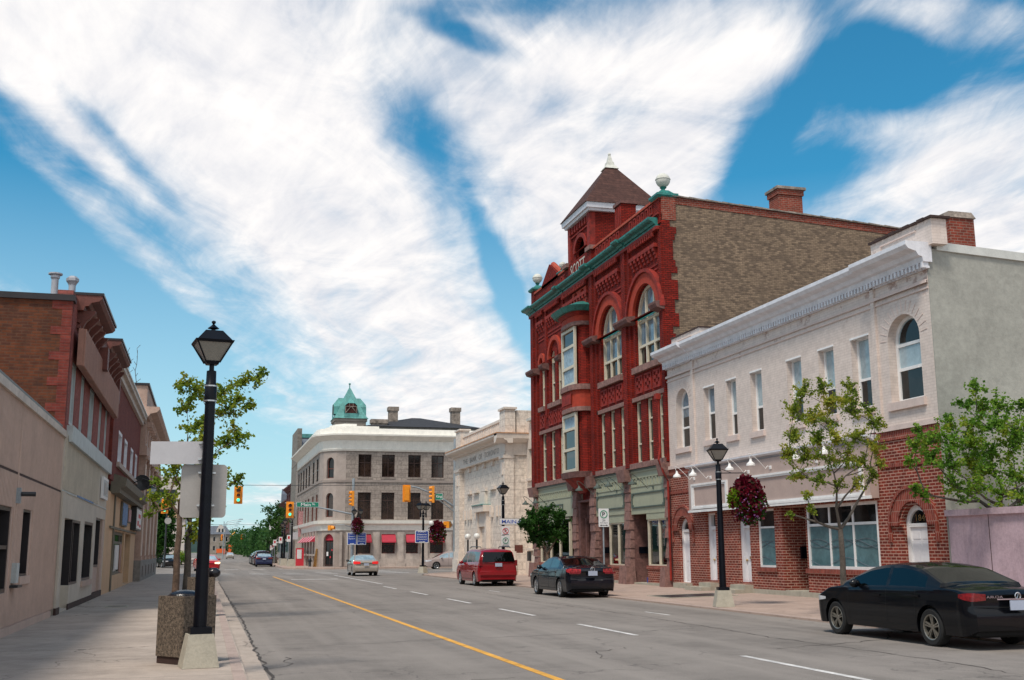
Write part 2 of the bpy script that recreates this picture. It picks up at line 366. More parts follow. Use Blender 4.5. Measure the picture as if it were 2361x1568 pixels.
# ------------------------------------------------------------------ material list
ground_mat('asphalt', (.205, .182, .164), .26, crack=.35, sc=.30, grit=.24, tint=(.29, .258, .232))
ground_mat('concrete', (.40, .335, .285), .20, jy=1.52, crack=.5, sc=.8, grit=.10)
ground_mat('concrete_right', (.40, .30, .25), .15, jx=2.4, jy=1.52, crack=.3, sc=.8, grit=.1)
ground_mat('kerb', (.40, .31, .27), .16, jy=1.2, sc=1.5, grit=.12)
ground_mat('grass', (.06, .09, .03), .3, sc=.2, grit=.3)
mat('yellow_paint', (.72, .36, .05), .7, .25, 2.0, bmp=.2); mat('white_paint', (.62, .60, .58), .7, .3, 2.0, bmp=.2)
brick('red_brick', (.31, .019, .009), (.20, .012, .007), (.06, .008, .005), .24, .085, .014, .60, (.06, .008, .006), 1.0, dsc=1.1)
mat('red_arch', (.36, .036, .013), .8, .15, 4, bmp=.3); mat('red_trim', (.245, .016, .008), .8, .35, 3, bmp=.4, bsc=25)
mat('crack_dark', (.06, .05, .045), .9, .3)
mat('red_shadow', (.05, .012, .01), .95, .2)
brick('brown_brick', (.30, .215, .145), (.215, .15, .105), (.15, .11, .08), .22, .08, .011, .35, (.12, .085, .065), .7, stains=.5, dsc=.55)
brick('lower_brick', (.24, .038, .022), (.13, .022, .016), (.46, .27, .21), .25, .09, .016, .20, (.10, .03, .02), .6)
brick('soldier', (.27, .05, .032), (.2, .035, .025), (.36, .2, .16), .085, .30, .012, .2, (.1, .03, .02), .5)
brick('chimney_brick', (.30, .055, .03), (.19, .04, .025), (.30, .18, .14), .24, .09, .012, .3, bmp=.5)
brick('white_brick', (.68, .585, .53), (.655, .56, .505), (.59, .50, .45), .24, .085, .010, .06, (.45, .36, .32), .25, rough=.65, dsc=.8, mot=.4, worn=(.36, .24, .20))
mat('white_render', (.64, .52, .47), .7, .08, 2, bmp=.2); mat('cornice_white', (.70, .70, .74), .5, .10, 3, streak=.18); mat('pure_white', (.80, .79, .78), .45, .06, 5)
mat('grey_stucco', (.35, .35, .315), .85, .14, .8, bmp=.35, bsc=14, streak=.10); mat('coping_metal', (.55, .56, .53), .4, .1)
mat('fence_pink', (.50, .37, .42), .7, .14, 1.6, bmp=.3, bsc=20, streak=.30); mat('taupe', (.46, .35, .31), .75, .06, 2, bmp=.2)
mat('door_white', (.78, .77, .79), .4, .05, 6); mat('brass', (.55, .38, .16), .3, .1, metal=.9); mat('pane_frost', (.10, .19, .21), .10, .22, .8, spec=.8)
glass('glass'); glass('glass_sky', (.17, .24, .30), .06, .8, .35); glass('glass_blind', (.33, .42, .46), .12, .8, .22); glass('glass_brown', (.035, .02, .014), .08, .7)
mat('cream_frame', (.64, .57, .44), .5, .08, 6); mat('curtain', (.30, .42, .50), .7, .25, 5)
mat('teal_trim', (.025, .19, .165), .5, .4, 5, streak=.35); mat('finial_stone', (.62, .62, .56), .7, .12, 5, bmp=.2)
mat('sandstone', (.25, .135, .115), .85, .28, 5, bmp=.9, bsc=9); mat('sandstone_dark', (.16, .075, .065), .85, .3, 5, bmp=.8, bsc=8)
mat('sage', (.355, .37, .27), .6, .06, 3); mat('sage_dark', (.075, .10, .085), .5, .1); mat('shingle_brown', (.115, .06, .048), .85, .18, 7, bmp=.3); 
brick('shingles', (.095, .045, .036), (.065, .032, .027), (.04, .02, .018), .35, .17, .008, .2, bmp=.4)
mat('roof_dark', (.035, .035, .04), .8, .2, 2); mat('dark_metal', (.02, .022, .025), .4, .2, 5); mat('black_pole', (.003, .004, .008), .35, .3, 5, spec=.22)
brick('bank_stone', (.74, .655, .57), (.71, .625, .545), (.50, .42, .36), 1.1, .46, .014, .10, (.50, .36, .28), .3, rough=.6, dsc=.5)
mat('bank_trim', (.72, .63, .55), .65, .08, 1.5, bmp=.15, streak=.25); mat('rust_stain', (.50, .25, .12), .7, .3, 3); mat('letter_dark', (.34, .29, .25), .7)
brick('corner_stone', (.37, .315, .275), (.285, .24, .21), (.20, .165, .145), .85, .42, .02, .35, (.14, .115, .10), .8, rough=.9, dsc=.9)
mat('corner_render', (.37, .31, .275), .8, .1, 1.5, bmp=.2); mat('corner_base', (.44, .38, .335), .75, .16, 1.5, bmp=.2, streak=.35); mat('corner_white', (.80, .77, .70), .6, .08, 1.5, streak=.15)
mat('awning_red', (.42, .02, .045), .7, .08, 3); mat('awning_pink', (.62, .22, .26), .7, .1, 3)
mat('green_copper', (.09, .30, .28), .55, .28, 1.6, streak=.25); mat('slate', (.11, .13, .165), .7, .25, 2, bmp=.3); mat('grey_stone', (.20, .18, .155), .9, .3, 2, bmp=.5, bsc=8)
mat('chimney_stone', (.27, .225, .19), .9, .45, 2, bmp=.5, bsc=8)
mat('left_beige', (.52, .385, .32), .8, .08, 1.2, bmp=.2, streak=.08); mat('left_cream', (.52, .47, .39), .8, .10, 1.2, bmp=.2, streak=.15); mat('left_cream_plain', (.54, .485, .41), .75, .08, 1.2, streak=.12)
mat('skirt_brown', (.045, .022, .018), .8, .2); mat('coping_cream', (.55, .48, .42), .7, .15, 2, streak=.2)
brick('old_brick', (.135, .042, .018), (.085, .025, .013), (.095, .052, .034), .24, .08, .010, .5, (.07, .03, .02), .6, stains=.35, dsc=.7)
brick('dark_red_brick', (.22, .045, .032), (.155, .03, .025), (.15, .06, .05), .22, .075, .008, .35, (.07, .015, .012), .5)
brick('pink_brick', (.33, .10, .085), (.25, .07, .06), (.20, .08, .065), .22, .075, .010, .25, (.13, .04, .03), .5)
mat('brown_trim', (.14, .04, .028), .6, .2, 3); mat('coping_dark', (.018, .014, .016), .4, .2); mat('panel_brown', (.33, .165, .12), .6, .12, 2)
mat('window_grey', (.45, .49, .49), .5, .12, 3); mat('peach', (.60, .40, .24), .75, .08, 1.5, streak=.12); mat('olive_trim', (.155, .14, .105), .7, .15, 2); mat('stone_sill', (.45, .37, .32), .8, .15)
mat('classic_stone', (.47, .325, .26), .8, .14, 1.2, bmp=.2, streak=.2); mat('classic_stone_lit', (.66, .54, .46), .8, .1, 1.2); mat('classic_base', (.25, .235, .215), .85, .2, 1.5, bmp=.3, streak=.3)
mat('far_brick', (.12, .032, .026), .85, .3, 1.2, bmp=.2); mat('far_stone', (.30, .26, .22), .85, .2, .8); mat('far_pale', (.55, .50, .46), .7, .1, .8)
mat('aggregate', (.15, .115, .085), .95, .6, 26, bmp=1.0, bsc=60); mat('footing', (.40, .37, .30), .85, .12, 4, bmp=.35, bsc=20, streak=.2)
mat('sign_back', (.40, .38, .36), .55, .05, 6, metal=.25); mat('sign_back_light', (.56, .55, .57), .5, .04, 6, metal=.2); mat('galvanised', (.33, .37, .40), .45, .15, 4, metal=.4); mat('steel', (.6, .6, .6), .3, .1, metal=.9)
mat('signal_orange', (.85, .30, .015), .45, .06, 4); mat('signal_black', (.02, .015, .012), .6, .1); mat('lens_red', (.10, .015, .01), .3); mat('lens_amber', (.12, .035, .01), .3); emis('lens_green', (.05, .9, .5), 1.6)
mat('sign_green', (.005, .20, .12), .4, .03); mat('sign_blue', (.015, .055, .30), .4, .05); mat('sign_white', (.75, .75, .75), .45, .04); mat('ink_blue', (.02, .08, .45), .5, .02); mat('ink_black', (.02, .02, .02), .6, .02); mat('ink_red', (.55, .02, .03), .5, .02); mat('ink_green', (.01, .25, .12), .5, .02)
mat('sign_red', (.60, .03, .05), .5, .05); mat('poster_blue', (.10, .22, .45), .6, .5, 9); mat('poster_pink', (.5, .25, .25), .6, .4, 9)
leafmat('leaf_ash', (.11, .19, .02), (.26, .32, .035), (.46, .38, .045)); leafmat('leaf_green', (.07, .18, .018), (.16, .31, .03), (.34, .40, .04)); leafmat('leaf_left', (.09, .18, .02), (.23, .31, .03), (.42, .37, .04), 1.2)
leafmat('leaf_dark', (.015, .055, .01), (.035, .11, .016), (.06, .16, .022)); leafmat('leaf_far', (.02, .075, .02), (.05, .13, .03), (.10, .19, .04), .25); leafmat('leaf_hill', (.03, .07, .06), (.04, .09, .07), (.05, .1, .08), .02)
leafmat('flower_red', (.07, .003, .012), (.17, .005, .022), (.03, .03, .01), 5); leafmat('flower_pink', (.55, .25, .45), (.5, .2, .5), (.3, .1, .5), 6); leafmat('leaf_lime', (.12, .2, .01), (.2, .32, .02), (.2, .3, .02))
mat('bark', (.13, .085, .06), .95, .35, 6, bmp=.8, bsc=20); mat('bark_grey', (.09, .075, .062), .95, .3, 6, bmp=.6, bsc=20)
def paint(name, c, rough=.45, coat=.9): return mat(name, c, rough, .04, 2, spec=.1, coat=coat, obj=True)
paint('paint_black', (.001, .0014, .003), .5, .55); paint('paint_navy_black', (.001, .002, .006), .5, .8); paint('paint_maroon', (.26, .006, .012)); paint('paint_silver', (.32, .28, .24), .3); paint('paint_pinkish', (.36, .29, .27), .3)
paint('paint_red', (.42, .015, .02)); paint('paint_blue', (.008, .014, .06)); paint('paint_white', (.7, .7, .7)); paint('paint_dark', (.01, .01, .013)); paint('paint_wine', (.05, .008, .012))
glass('car_glass', (.002, .003, .003), .03, .45, .2); glass('car_glass_teal', (.012, .06, .08), .05, .6, .4); glass('car_glass_pale', (.30, .40, .46), .06, .8, .3)
mat('tyre', (.012, .012, .012), .85, .2, 8, obj=True); mat('rim_silver', (.55, .55, .56), .3, .05, metal=.8, obj=True); mat('rim_dark', (.30, .28, .24), .3, .1, metal=.7, obj=True); mat('underbody', (.006, .006, .006), .9, .1, obj=True)
mat('tail_red', (.20, .006, .010), .2, .4, 14, coat=.6, obj=True); mat('tail_pink', (.45, .03, .04), .2, .6, 10, coat=.6, obj=True); mat('head_lamp', (.6, .6, .62), .1, .15, 9, coat=1, obj=True); emis('head_lit', (1, .75, .45), 1.5); mat('chrome', (.7, .7, .7), .15, .02, metal=1, obj=True); mat('plate', (.40, .45, .56), .4, .04, 6, obj=True)
emis('tail_lit', (.8, .02, .02), .35)
mat('machine_yellow', (.65, .30, .03), .5, .1); mat('barrel_orange', (.72, .12, .02), .5, .1); mat('bag_black', (.01, .01, .014), .2, .2, 6, bmp=.6, bsc=9); mat('lantern_glass', (.24, .23, .20), .2, .12, 1.2, spec=.8); mat('globe_white', (.75, .75, .72), .3, .04)
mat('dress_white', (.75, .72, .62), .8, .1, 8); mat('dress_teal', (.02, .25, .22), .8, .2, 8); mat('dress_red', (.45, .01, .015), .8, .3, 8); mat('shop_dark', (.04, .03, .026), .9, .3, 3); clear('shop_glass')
mat('duct_grey', (.42, .42, .45), .45, .1, metal=.3); mat('terracotta_red', (.42, .07, .035), .8, .2, 3)
mat('wood_plank', (.62, .38, .14), .7, .1)
emis('neon_red', (.9, .03, .02), .35)
# ------------------------------------------------------------------ ground, streets
mP = lambda u, d, z: (u, z, d)
def gz(y):
    t = min(1, max(0, (y-260)/90)); return .7*t*t*(3-2*t)
def sheet(x0, x1, y0, y1, z, ny=1, m=None):
    b = MB(); ys = [y0+(y1-y0)*i/ny for i in range(ny+1)]
    b.add([(x, y, gz(y)+z) for y in ys for x in (x0, x1)], [(2*i, 2*i+1, 2*i+3, 2*i+2) for i in range(ny)]); return b
struct('ground', sheet(-3000, 3000, -60, 6000, -.06, 303), 'grass')
struct('road', sheet(-120, 120, -40, 900, 0, 94), 'asphalt')
def walk(name, poly, m, kerb_path, kerb_mat='kerb', z=.15):
    b = MB(mP); b.plate(poly, [], -.05, z-.004); struct(name, b, m)
    k = MB(); k.sweep(kerb_path, [(0.0, -.05), (.02, z), (.17, z), (.17, -.05)]); struct('kerb', k, kerb_mat)
def arc2(cx, cy, r, a0, a1, n=8): return [(cx+r*math.cos(R(a0+(a1-a0)*i/n)), cy+r*math.sin(R(a0+(a1-a0)*i/n))) for i in range(n+1)]
lk = [(.6, -20), (.6, 81)]+arc2(-2.4, 81, 3, 0, 90)[1:]+[(-60, 84)]
walk('pavement', lk[::-1]+[(.6, -20), (-60, -20)][1:], 'concrete', lk[::-1])
rk = [(14.0, -20), (14.0, 38), (14.25, 48), (14.6, 58), (14.6, 76)]+arc2(20.6, 76, 6, 180, 90)[1:]+[(60, 83.3)]
rk = [(x, min(y, 82+(x-14)*.05)) for x, y in rk]
def slope_z(x): return .05+.10*min(1, max(0, (x-14)/4.9))
b = MB(lambda u, d, z: (u, z, d if d < 0 else slope_z(u)-.004)); rk1 = [p for p in rk if p[0] <= 19]
yx = next(p[1] for p in rk if p[0] > 18.5); b.plate(rk1+[(19.0, yx), (19.0, -20)], [], -.05, .1); struct('pavement', b, 'concrete_right')
b = MB(mP); b.plate([(19.0, -20), (60, -20), (60, 83.3), (19.0, yx)], [], -.05, .146); struct('pavement', b, 'concrete_right')
b = MB(lambda x, y, z: (x, y, z if z < 0 else slope_z(x))); b.sweep(rk, [(0.0, -.05), (.02, .15), (.17, .15), (.17, -.05)]); struct('kerb', b, 'kerb')
b = MB()
b.add([(x, y, .003) for y in (-10, 80) for x in (.6, .93)], [(0, 1, 3, 2)]); struct('gutter', b, 'concrete')
random.seed(31); b = MB()
def crack(pts, w_, j=.05, seg=.22):
    P_ = []
    for (x0, y0), (x1, y1) in zip(pts, pts[1:]):
        n = max(2, int(math.hypot(x1-x0, y1-y0)/seg))
        for i in range(n): P_.append((x0+(x1-x0)*i/n+random.gauss(0, j), y0+(y1-y0)*i/n+random.gauss(0, j)))
    vs = []
    for i, (x, y) in enumerate(P_):
        a = P_[min(i+1, len(P_)-1)]; c = P_[max(i-1, 0)]; t = Vector((a[0]-c[0], a[1]-c[1])).normalized(); ww = w_*random.uniform(.3, 1.3); vs += [(x-t.y*ww/2, y+t.x*ww/2, .0045), (x+t.y*ww/2, y-t.x*ww/2, .0045)]
    b.add(vs, [(2*i, 2*i+1, 2*i+3, 2*i+2) for i in range(len(P_)-1)])
crack([(.98, 12.5), (.95, 20), (1.02, 30), (.95, 45), (.9, 66)], .05, .02); crack([(1.0, 14.8), (1.5, 15.2), (2.4, 15.1)], .022); crack([(1.0, 17.2), (1.35, 17.6), (1.3, 18.4), (1.55, 19.2)], .02)
crack([(2.2, 21), (4.4, 21.6), (6.6, 22.0), (8.3, 22.4)], .022, .04); crack([(3.0, 14.6), (3.9, 14.9), (4.4, 15.2)], .03); crack([(5.5, 26.5), (7.2, 25.8), (9.3, 25.9), (11.5, 26.6)], .02); crack([(9.5, 17.8), (11, 18.2), (12.6, 19.0), (13.8, 20.8)], .03, .05)
crack([(10.6, 12), (10.9, 15), (10.7, 20), (10.95, 27), (10.8, 36), (11, 50)], .028, .03); crack([(6.2, 17), (6.5, 18.3), (7.5, 18.9)], .022); crack([(4.75, 30), (8.2, 30.6), (10, 30.3)], .02); crack([(5.5, 47), (9, 47.6)], .03); crack([(1.2, 35), (4.4, 35.5)], .02)
struct('road_crack', b, 'crack_dark')
fk = [(60, 107), (12, 107)]+arc2(12, 111.5, 4.5, 270, 180)[1:]+[(7.7, 125), (8.3, 150), (9.5, 185), (11.5, 225), (15, 270)]
walk('pavement', fk+[(60, 270)], 'concrete_right', fk)
gk = [(-1.6, 300), (-2.3, 155), (-3.0, 145), (-5, 136), (-8, 129), (-12, 125), (-60, 121)]
walk('pavement', gk+[(-60, 300)], 'concrete', gk)
mk = MB(); mk.box(4.56, 4.69, -10, 78, .003, .005); struct('road_marking', mk, 'yellow_paint')
mk = MB()
for y in (7.5, 13.2, 21.4, 28.6, 35.9, 43.2, 50.5): mk.box(8.38, 8.5, y, y+3.6, .003, .005)
mk.box(8.9, 9.02, 58, 80, .003, .005)
mk.box(5.2, 8.0, 69.2, 69.8, .003, .005)
for y in (27.5, 45): mk.box(11.75, 11.83, y, y+1.7, .003, .005)
for x in (-1.5, 1.0, 3.5, 6.0, 8.5, 11.0, 13.2): mk.box(x, x+1.3, 89.3, 89.75, .003, .005); mk.box(x-2.5, x-1.2, 85.2, 85.6, .003, .005)
for x in (-3, -.5, 2.0, 4.5, 7): mk.box(x, x+1.3, 108.4, 108.9, .003, .005); mk.box(x, x+1.3, 111.6, 112, .003, .005)
for y in (86, 89, 92, 95, 98, 101): mk.box(13.6, 15.4, y, y+.6, .003, .005)
for y in (150, 162, 174, 186, 200, 220): mk.box(1.0, 1.15, y, y+6, .003, .005)
struct('road_marking', mk, 'white_paint')
hl = MB(); nx, ny = 60, 8
hl.add([(-2600+i*90, 2600+j*160, 0 if j in (0, ny) else (35+40*noise.noise(Vector((i*.13, 3, j*.2)))+(20 if i < 30 else 0))*math.sin(PI*j/ny)) for j in range(ny+1) for i in range(nx+1)],
       [(j*(nx+1)+i, j*(nx+1)+i+1, (j+1)*(nx+1)+i+1, (j+1)*(nx+1)+i) for j in range(ny) for i in range(nx)])
struct('hills', hl, 'leaf_hill', smooth='all')
def grating(x0, x1, y0, y1, z, label, cat='grate'):
    sl_ = (lambda x: slope_z(x)) if x0 > 10 else (lambda x: 0)
    t = thing('cellar_grate', label, cat, ((x0+x1)/2, (y0+y1)/2, z+sl_((x0+x1)/2)))
    b = MB(lambda x, y, q: (x, y, q+sl_(x))); b.box(x0, x1, y0, y1, z, z+.006); obj('plate', b, 'dark_metal', t)
    f = MB(lambda u, d, q: (u, q, d+sl_(u))); f.plate([(x0-.06, y0-.06), (x1+.06, y0-.06), (x1+.06, y1+.06), (x0-.06, y1+.06)], [rect(x0, x1, y0, y1)], z-.01, z+.012); obj('rim', f, 'footing', t)
grating(15.2, 17.6, 35.3, 37.2, 0.004, 'dark steel cellar hatch set in the pavement by the arched white door')
grating(-2.6, -2.1, 34.5, 35.1, .148, 'small dark drain grate in the left pavement nearer the shopfronts')
grating(-1.2, -.7, 34.5, 35.1, .148, 'small dark drain grate in the left pavement nearer the kerb')
# ------------------------------------------------------------------ window helper
def win(par, M, o, d=-.14, fw=.07, frame='cream_frame', pane='glass', bars=(), mull=(), sill=None, sillm=None, pane2=None, split=None, ft=.06, name='window', sh=.16, sp=.10, inner=None):
    """o = outer outline (u,z); frame ring with bars at heights, mullions at u; pane behind"""
    us = [p[0] for p in o]; zs = [p[1] for p in o]; u0, u1, z0, z1 = min(us), max(us), min(zs), max(zs); cu, cz = (u0+u1)/2, (z0+z1)/2
    sc_u = (u1-u0-2*fw)/(u1-u0); sc_z = (z1-z0-2*fw)/(z1-z0)
    ins = [(cu+(p[0]-cu)*sc_u, cz+(p[1]-cz)*sc_z) for p in o]
    b = MB(M); b.plate(o, [ins], d-ft, d)
    def halfw(z):   # clip bars inside arched heads
        zs_ = z1-(u1-u0)/2
        if len(o) > 4 and z > zs_: return math.sqrt(max(.0004, ((u1-u0)/2)**2-(z-zs_)**2))-fw*.5
        return (u1-u0)/2-fw*.5
    for z in bars: b.box(cu-halfw(z), cu+halfw(z), d-ft*.8, d-.008, z-fw*.45, z+fw*.45)
    for u in mull:
        top = z1-fw*.5
        if len(o) > 4: rr = (u1-u0)/2; top = z1-rr+math.sqrt(max(0, rr*rr-(u-cu)**2))-fw*.5
        b.box(u-fw*.45, u+fw*.45, d-ft*.7, d-.012, z0+fw*.5, top)
    w_ = obj(name, b, frame, par)
    pd = d-ft*.75
    if split is None: p = MB(M); p.plate([(cu+(a-cu)*.99, cz+(c-cz)*.99) for a, c in o], [], pd-.02, pd); obj('pane', p, pane, w_)
    else:
        lo = [(u0+.01, z0+.01), (u1-.01, z0+.01), (u1-.01, split), (u0+.01, split)]
        hi = [(u0+.01, split), (u1-.01, split)]+([(u1-.01, z1-.01), (u0+.01, z1-.01)] if len(o) == 4 else [(cu+(a-cu)*.985, c-.01) for a, c in o[2:]])
        p = MB(M); p.plate(lo, [], pd-.02, pd); obj('pane', p, pane, w_)
        p = MB(M); p.plate(hi, [], pd-.02, pd); obj('pane', p, pane2 or pane, w_)
    if sill is not None:
        s = MB(M); s.box(u0-sp, u1+sp, -.12, sill, z0-sh, z0+.003); obj('sill', s, sillm or frame, w_)
    return w_
def part(name, par, m, M, *boxes, **k):
    b = MB(M)
    for x in boxes: b.box(*x)
    return obj(name, b, m, par, **k)
def panels6(b, u0, u1, z0, z1, d):
    cu = (u0+u1)/2; h = z1-z0
    for a0, a1 in ((u0+.1, cu-.05), (cu+.05, u1-.1)):
        for f0, f1 in ((.05, .36), (.42, .76), (.82, .94)): b.box(a0, a1, d-.01, d+.012, z0+h*f0, z0+h*f1)
def cornice(par, M, u0, u1, z0, z1, pr, m, name='cornice', dent=0, dz=0, dh=.14, dm=None):
    h = z1-z0
    b = MB(M); b.prof([(-.1, z0), (pr*.25, z0), (pr*.30, z0+h*.25), (pr*.45, z0+h*.30), (pr*.55, z0+h*.5), (pr*.88, z0+h*.62), (pr, z0+h*.80), (pr, z1), (-.1, z1)], u0, u1)
    if dent:
        n = int((u1-u0)/dent)
        for i in range(n): a = u0+(i+.25)*(u1-u0)/n; b.box(a, a+dent*.5, 0, pr*.28, z0-dh, z0+.0)
    return obj(name, b, m, par)
# ------------------------------------------------------------------ white and brick building, right foreground
XR = 18.9; MR = mR(XR)
W = thing('white_commercial_building', 'two storey building with white painted upper brick, red brick ground floor and white cornice', 'building', (XR, 25.5, .15))
Y0, Y1 = 25.5, 43.57
up_holes = [arcp(41.45, 42.75, 5.78, 7.6), arcp(26.05, 27.55, 5.76, 7.55, rise=.68)]
rw = [(39.05, 40.0, 5.86, 8.0), (37.2, 38.0, 5.84, 8.0), (35.2, 36.05, 5.8, 8.0), (32.45, 33.4, 5.8, 8.0), (30.45, 31.35, 5.8, 8.0), (28.5, 29.45, 5.8, 8.0)]
b = MB(MR); b.plate(rect(Y0, Y1, 5.03, 9.45), up_holes+[rect(*q) for q in rw], -.45, 0); obj('upper_wall', b, 'white_brick', W)
part('end_pilaster', W, 'white_brick', MR, (40.85, 41.05, 0, .07, 5.03, 9.4), (28.02, 28.2, 0, .07, 5.03, 9.4))
part('string_course', W, 'white_render', MR, (Y0, Y1, 0, .05, 8.86, 8.93), (Y0, Y1, 0, .035, 8.70, 8.75), (Y0-.02, 28.3, 0, .09, 4.98, 5.12), (40.9, Y1, 0, .09, 4.98, 5.12), (Y0, 28.2, 0.02, .085, 8.86, 8.95), (41, Y1, .02, .085, 8.86, 8.95))
for (a, c, pr) in ((Y0-.12, 28.2, .72), (28.2, 40.9, .60), (40.9, Y1+.05, .72)):
    cornice(W, MR, a, c, 9.42, 9.98, pr, 'cornice_white', dent=.17, dh=.16)
    part('frieze_moulding', W, 'cornice_white', MR, (a, c, 0, .07, 9.24, 9.30))
part('parapet', W, 'white_brick', MR, (25.2, 28.1, -.5, -.02, 9.9, 10.62)); part('parapet', W, 'white_brick', MR, (40.3, 43.1, -.6, -.05, 9.9, 10.5))
part('parapet_panel_frame', W, 'white_render', MR, (25.9, 27.6, -.02, .02, 10.42, 10.46), (27.56, 27.6, -.02, .02, 10.05, 10.42)); part('parapet_panel_frame', W, 'white_render', MR, (41.1, 42.8, -.05, -.01, 10.3, 10.34), (42.76, 42.8, -.05, -.01, 10.0, 10.3))
b = MB(MR)
for i in range(9): b.box(25.1+i*.34, 25.1+i*.34+.3, -.58, .06, 10.62, 10.68+.02*(i % 2))
for i in range(8): b.box(40.25+i*.36, 40.25+i*.36+.32, -.66, .0, 10.50, 10.545+.015*(i % 2))
obj('parapet_coping', b, 'skirt_brown', W)
for i, (q, hi) in enumerate(zip(rw, ('glass_sky', 'glass_blind', 'glass_blind', 'glass_blind', 'glass_blind', 'glass_blind'))):
    zm = 6.7 if i else 6.95
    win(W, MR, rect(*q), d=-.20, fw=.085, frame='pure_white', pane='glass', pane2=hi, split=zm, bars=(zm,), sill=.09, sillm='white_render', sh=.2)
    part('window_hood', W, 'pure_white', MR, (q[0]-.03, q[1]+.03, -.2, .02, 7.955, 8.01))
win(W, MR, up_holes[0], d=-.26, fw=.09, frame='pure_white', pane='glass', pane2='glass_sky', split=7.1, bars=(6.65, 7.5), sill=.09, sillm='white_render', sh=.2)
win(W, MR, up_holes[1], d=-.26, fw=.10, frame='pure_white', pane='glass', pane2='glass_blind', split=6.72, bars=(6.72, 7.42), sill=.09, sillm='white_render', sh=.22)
b = MB(MR); b.plate([(27.35, 7.48), (26.25, 7.48)]+arcp(26.2, 27.4, 7.48, 7.5, rise=.6)[2:], [], -.33, -.300); obj('fanlight', b, 'glass', W)
b = MB(MR)
for c, r0, zs in ((42.1, .72, 7.6), (26.8, .82, 7.5)):
    for i in range(15):
        a = PI*(i+.5)/15; b.plate([(c+r*math.cos(a+e), zs+r*math.sin(a+e)) for r, e in ((r0, -.012), (r0+.3, -.012), (r0+.3, .012), (r0, .012))], [], 0, .012)
obj('arch_bricks', b, 'white_render', W)
# ground floor
bays = [arcp(41.83, 42.90, .35, 2.42), arcp(26.35, 27.50, .35, 2.30), rect(39.4, 40.25, .5, 3.05), rect(36.62, 37.55, .5, 3.05), rect(34.8, 36.02, 1.02, 3.05), rect(32.72, 34.25, .3, 3.05), rect(28.62, 32.68, 1.05, 3.05)]
b = MB(MR); b.plate(rect(Y0, Y1, .15, 5.0), bays, -.4, 0); obj('brick_wall', b, 'lower_brick', W)
part('footing', W, 'footing', MR, (28.5, 38.9, -.1, .06, .1, .30), (Y0, 28.5, -.1, .05, .1, .26))
b = MB(MR)
for a, c in ((Y0, 28.3), (40.95, Y1)): b.box(a, c, 0, .04, 4.72, 4.97)
for a, c in ((28.58, 32.75), (34.7, 36.1)): b.box(a, c, 0, .07, .90, 1.045)
for a, c in ((Y0, 28.3), (41.0, Y1)): b.box(a, c, 0, .035, 3.95, 4.05)
obj('soldier_course', b, 'soldier', W)
b = MB(MR)
for c, r0, zs in ((42.365, .60, 2.42), (26.925, .66, 2.30)):
    b.plate(arcp(c-r0-.36, c+r0+.36, zs-.01, zs, 18)[2:], [arcp(c-r0, c+r0, zs+.01, zs, 18)[2:]], -.02, .05)
    b.plate(arcp(c-r0-.45, c+r0+.45, zs-.01, zs, 18)[2:], [arcp(c-r0-.36, c+r0+.36, zs+.01, zs, 18)[2:]], -.02, .085); b.box(c-r0-.45, c-r0-.36, -.02, .085, zs-.45, zs); b.box(c+r0+.36, c+r0+.45, -.02, .085, zs-.45, zs)
obj('brick_arch', b, 'soldier', W)
for (q, aa, nm) in ((bays[0], (41.83, 42.90, .35, 2.42), 0), (bays[1], (26.35, 27.50, .35, 2.30), 1)):
    u0, u1, z0, zs = aa
    f = MB(MR); f.plate(q, [arcp(u0+.13, u1-.13, z0+.02, zs-.02)], -.28, -.16); f.box(u0+.1, u1-.1, -.27, -.17, zs-.04, zs+.06); F_ = obj('door_frame', f, 'pure_white', W)
    p = MB(MR); p.plate(arcp(u0+.1, u1-.1, zs, zs+.02)[2:], [], -.26, -.23); obj('fanlight', p, 'glass', F_)
    dl = MB(MR); dl.box(u0+.12, u1-.12, -.27, -.22, z0, zs-.02); panels6(dl, u0+.12, u1-.12, z0, zs-.02, -.22)
    D_ = obj('door', dl, 'door_white', W); k = MB(MR); k.ball((u0+.22, -.19, 1.3), .04, 8); obj('handle', k, 'brass', D_)
t = MB(MR); t.text('184', 26.72, 27.12, 2.42, 2.60, -.215, flip=True); obj('house_number', t, 'brass', W)
for u0, u1, hh in ((39.4, 40.25, 'steel'), (36.62, 37.55, 'brass')):
    f = MB(MR); f.plate(rect(u0, u1, .42, 3.05), [rect(u0+.07, u1-.22, .44, 2.42), rect(u0+.07, u1-.22, 2.55, 2.98)], -.30, -.12); F_ = obj('door_frame', f, 'door_white', W)
    p = MB(MR); p.box(u0+.05, u1-.2, -.27, -.25, 2.5, 3.0); obj('transom_pane', p, 'glass', F_)
    dl = MB(MR); dl.box(u0+.06, u1-.2, -.27, -.22, .42, 2.44); panels6(dl, u0+.06, u1-.2, .42, 2.44, -.22); D_ = obj('door', dl, 'door_white', W)
    k = MB(MR); k.box(u0+.14, u0+.42, -.21, -.17, 1.33, 1.42); obj('letter_slot', k, hh, D_)
    k = MB(MR); k.ball((u1-.27, -.18, 1.28), .04, 8); obj('handle', k, 'brass', D_)
    part('doorstep', W, 'footing', MR, (u0-.1, u1+.1, -.15, .35, .1, .42)); part('doorstep', W, 'footing', MR, (u0-.12, u1+.55, .35, .75, .1, .27))
part('doorstep', W, 'footing', MR, (41.7, 43.05, -.1, .25, .1, .34)); part('doorstep', W, 'footing', MR, (26.2, 27.6, -.1, .25, .1, .34))
win(W, MR, rect(34.8, 36.02, 1.05, 3.05), d=-.05, fw=.07, frame='pure_white', pane='pane_frost', pane2='glass', split=2.42, bars=(2.42,))
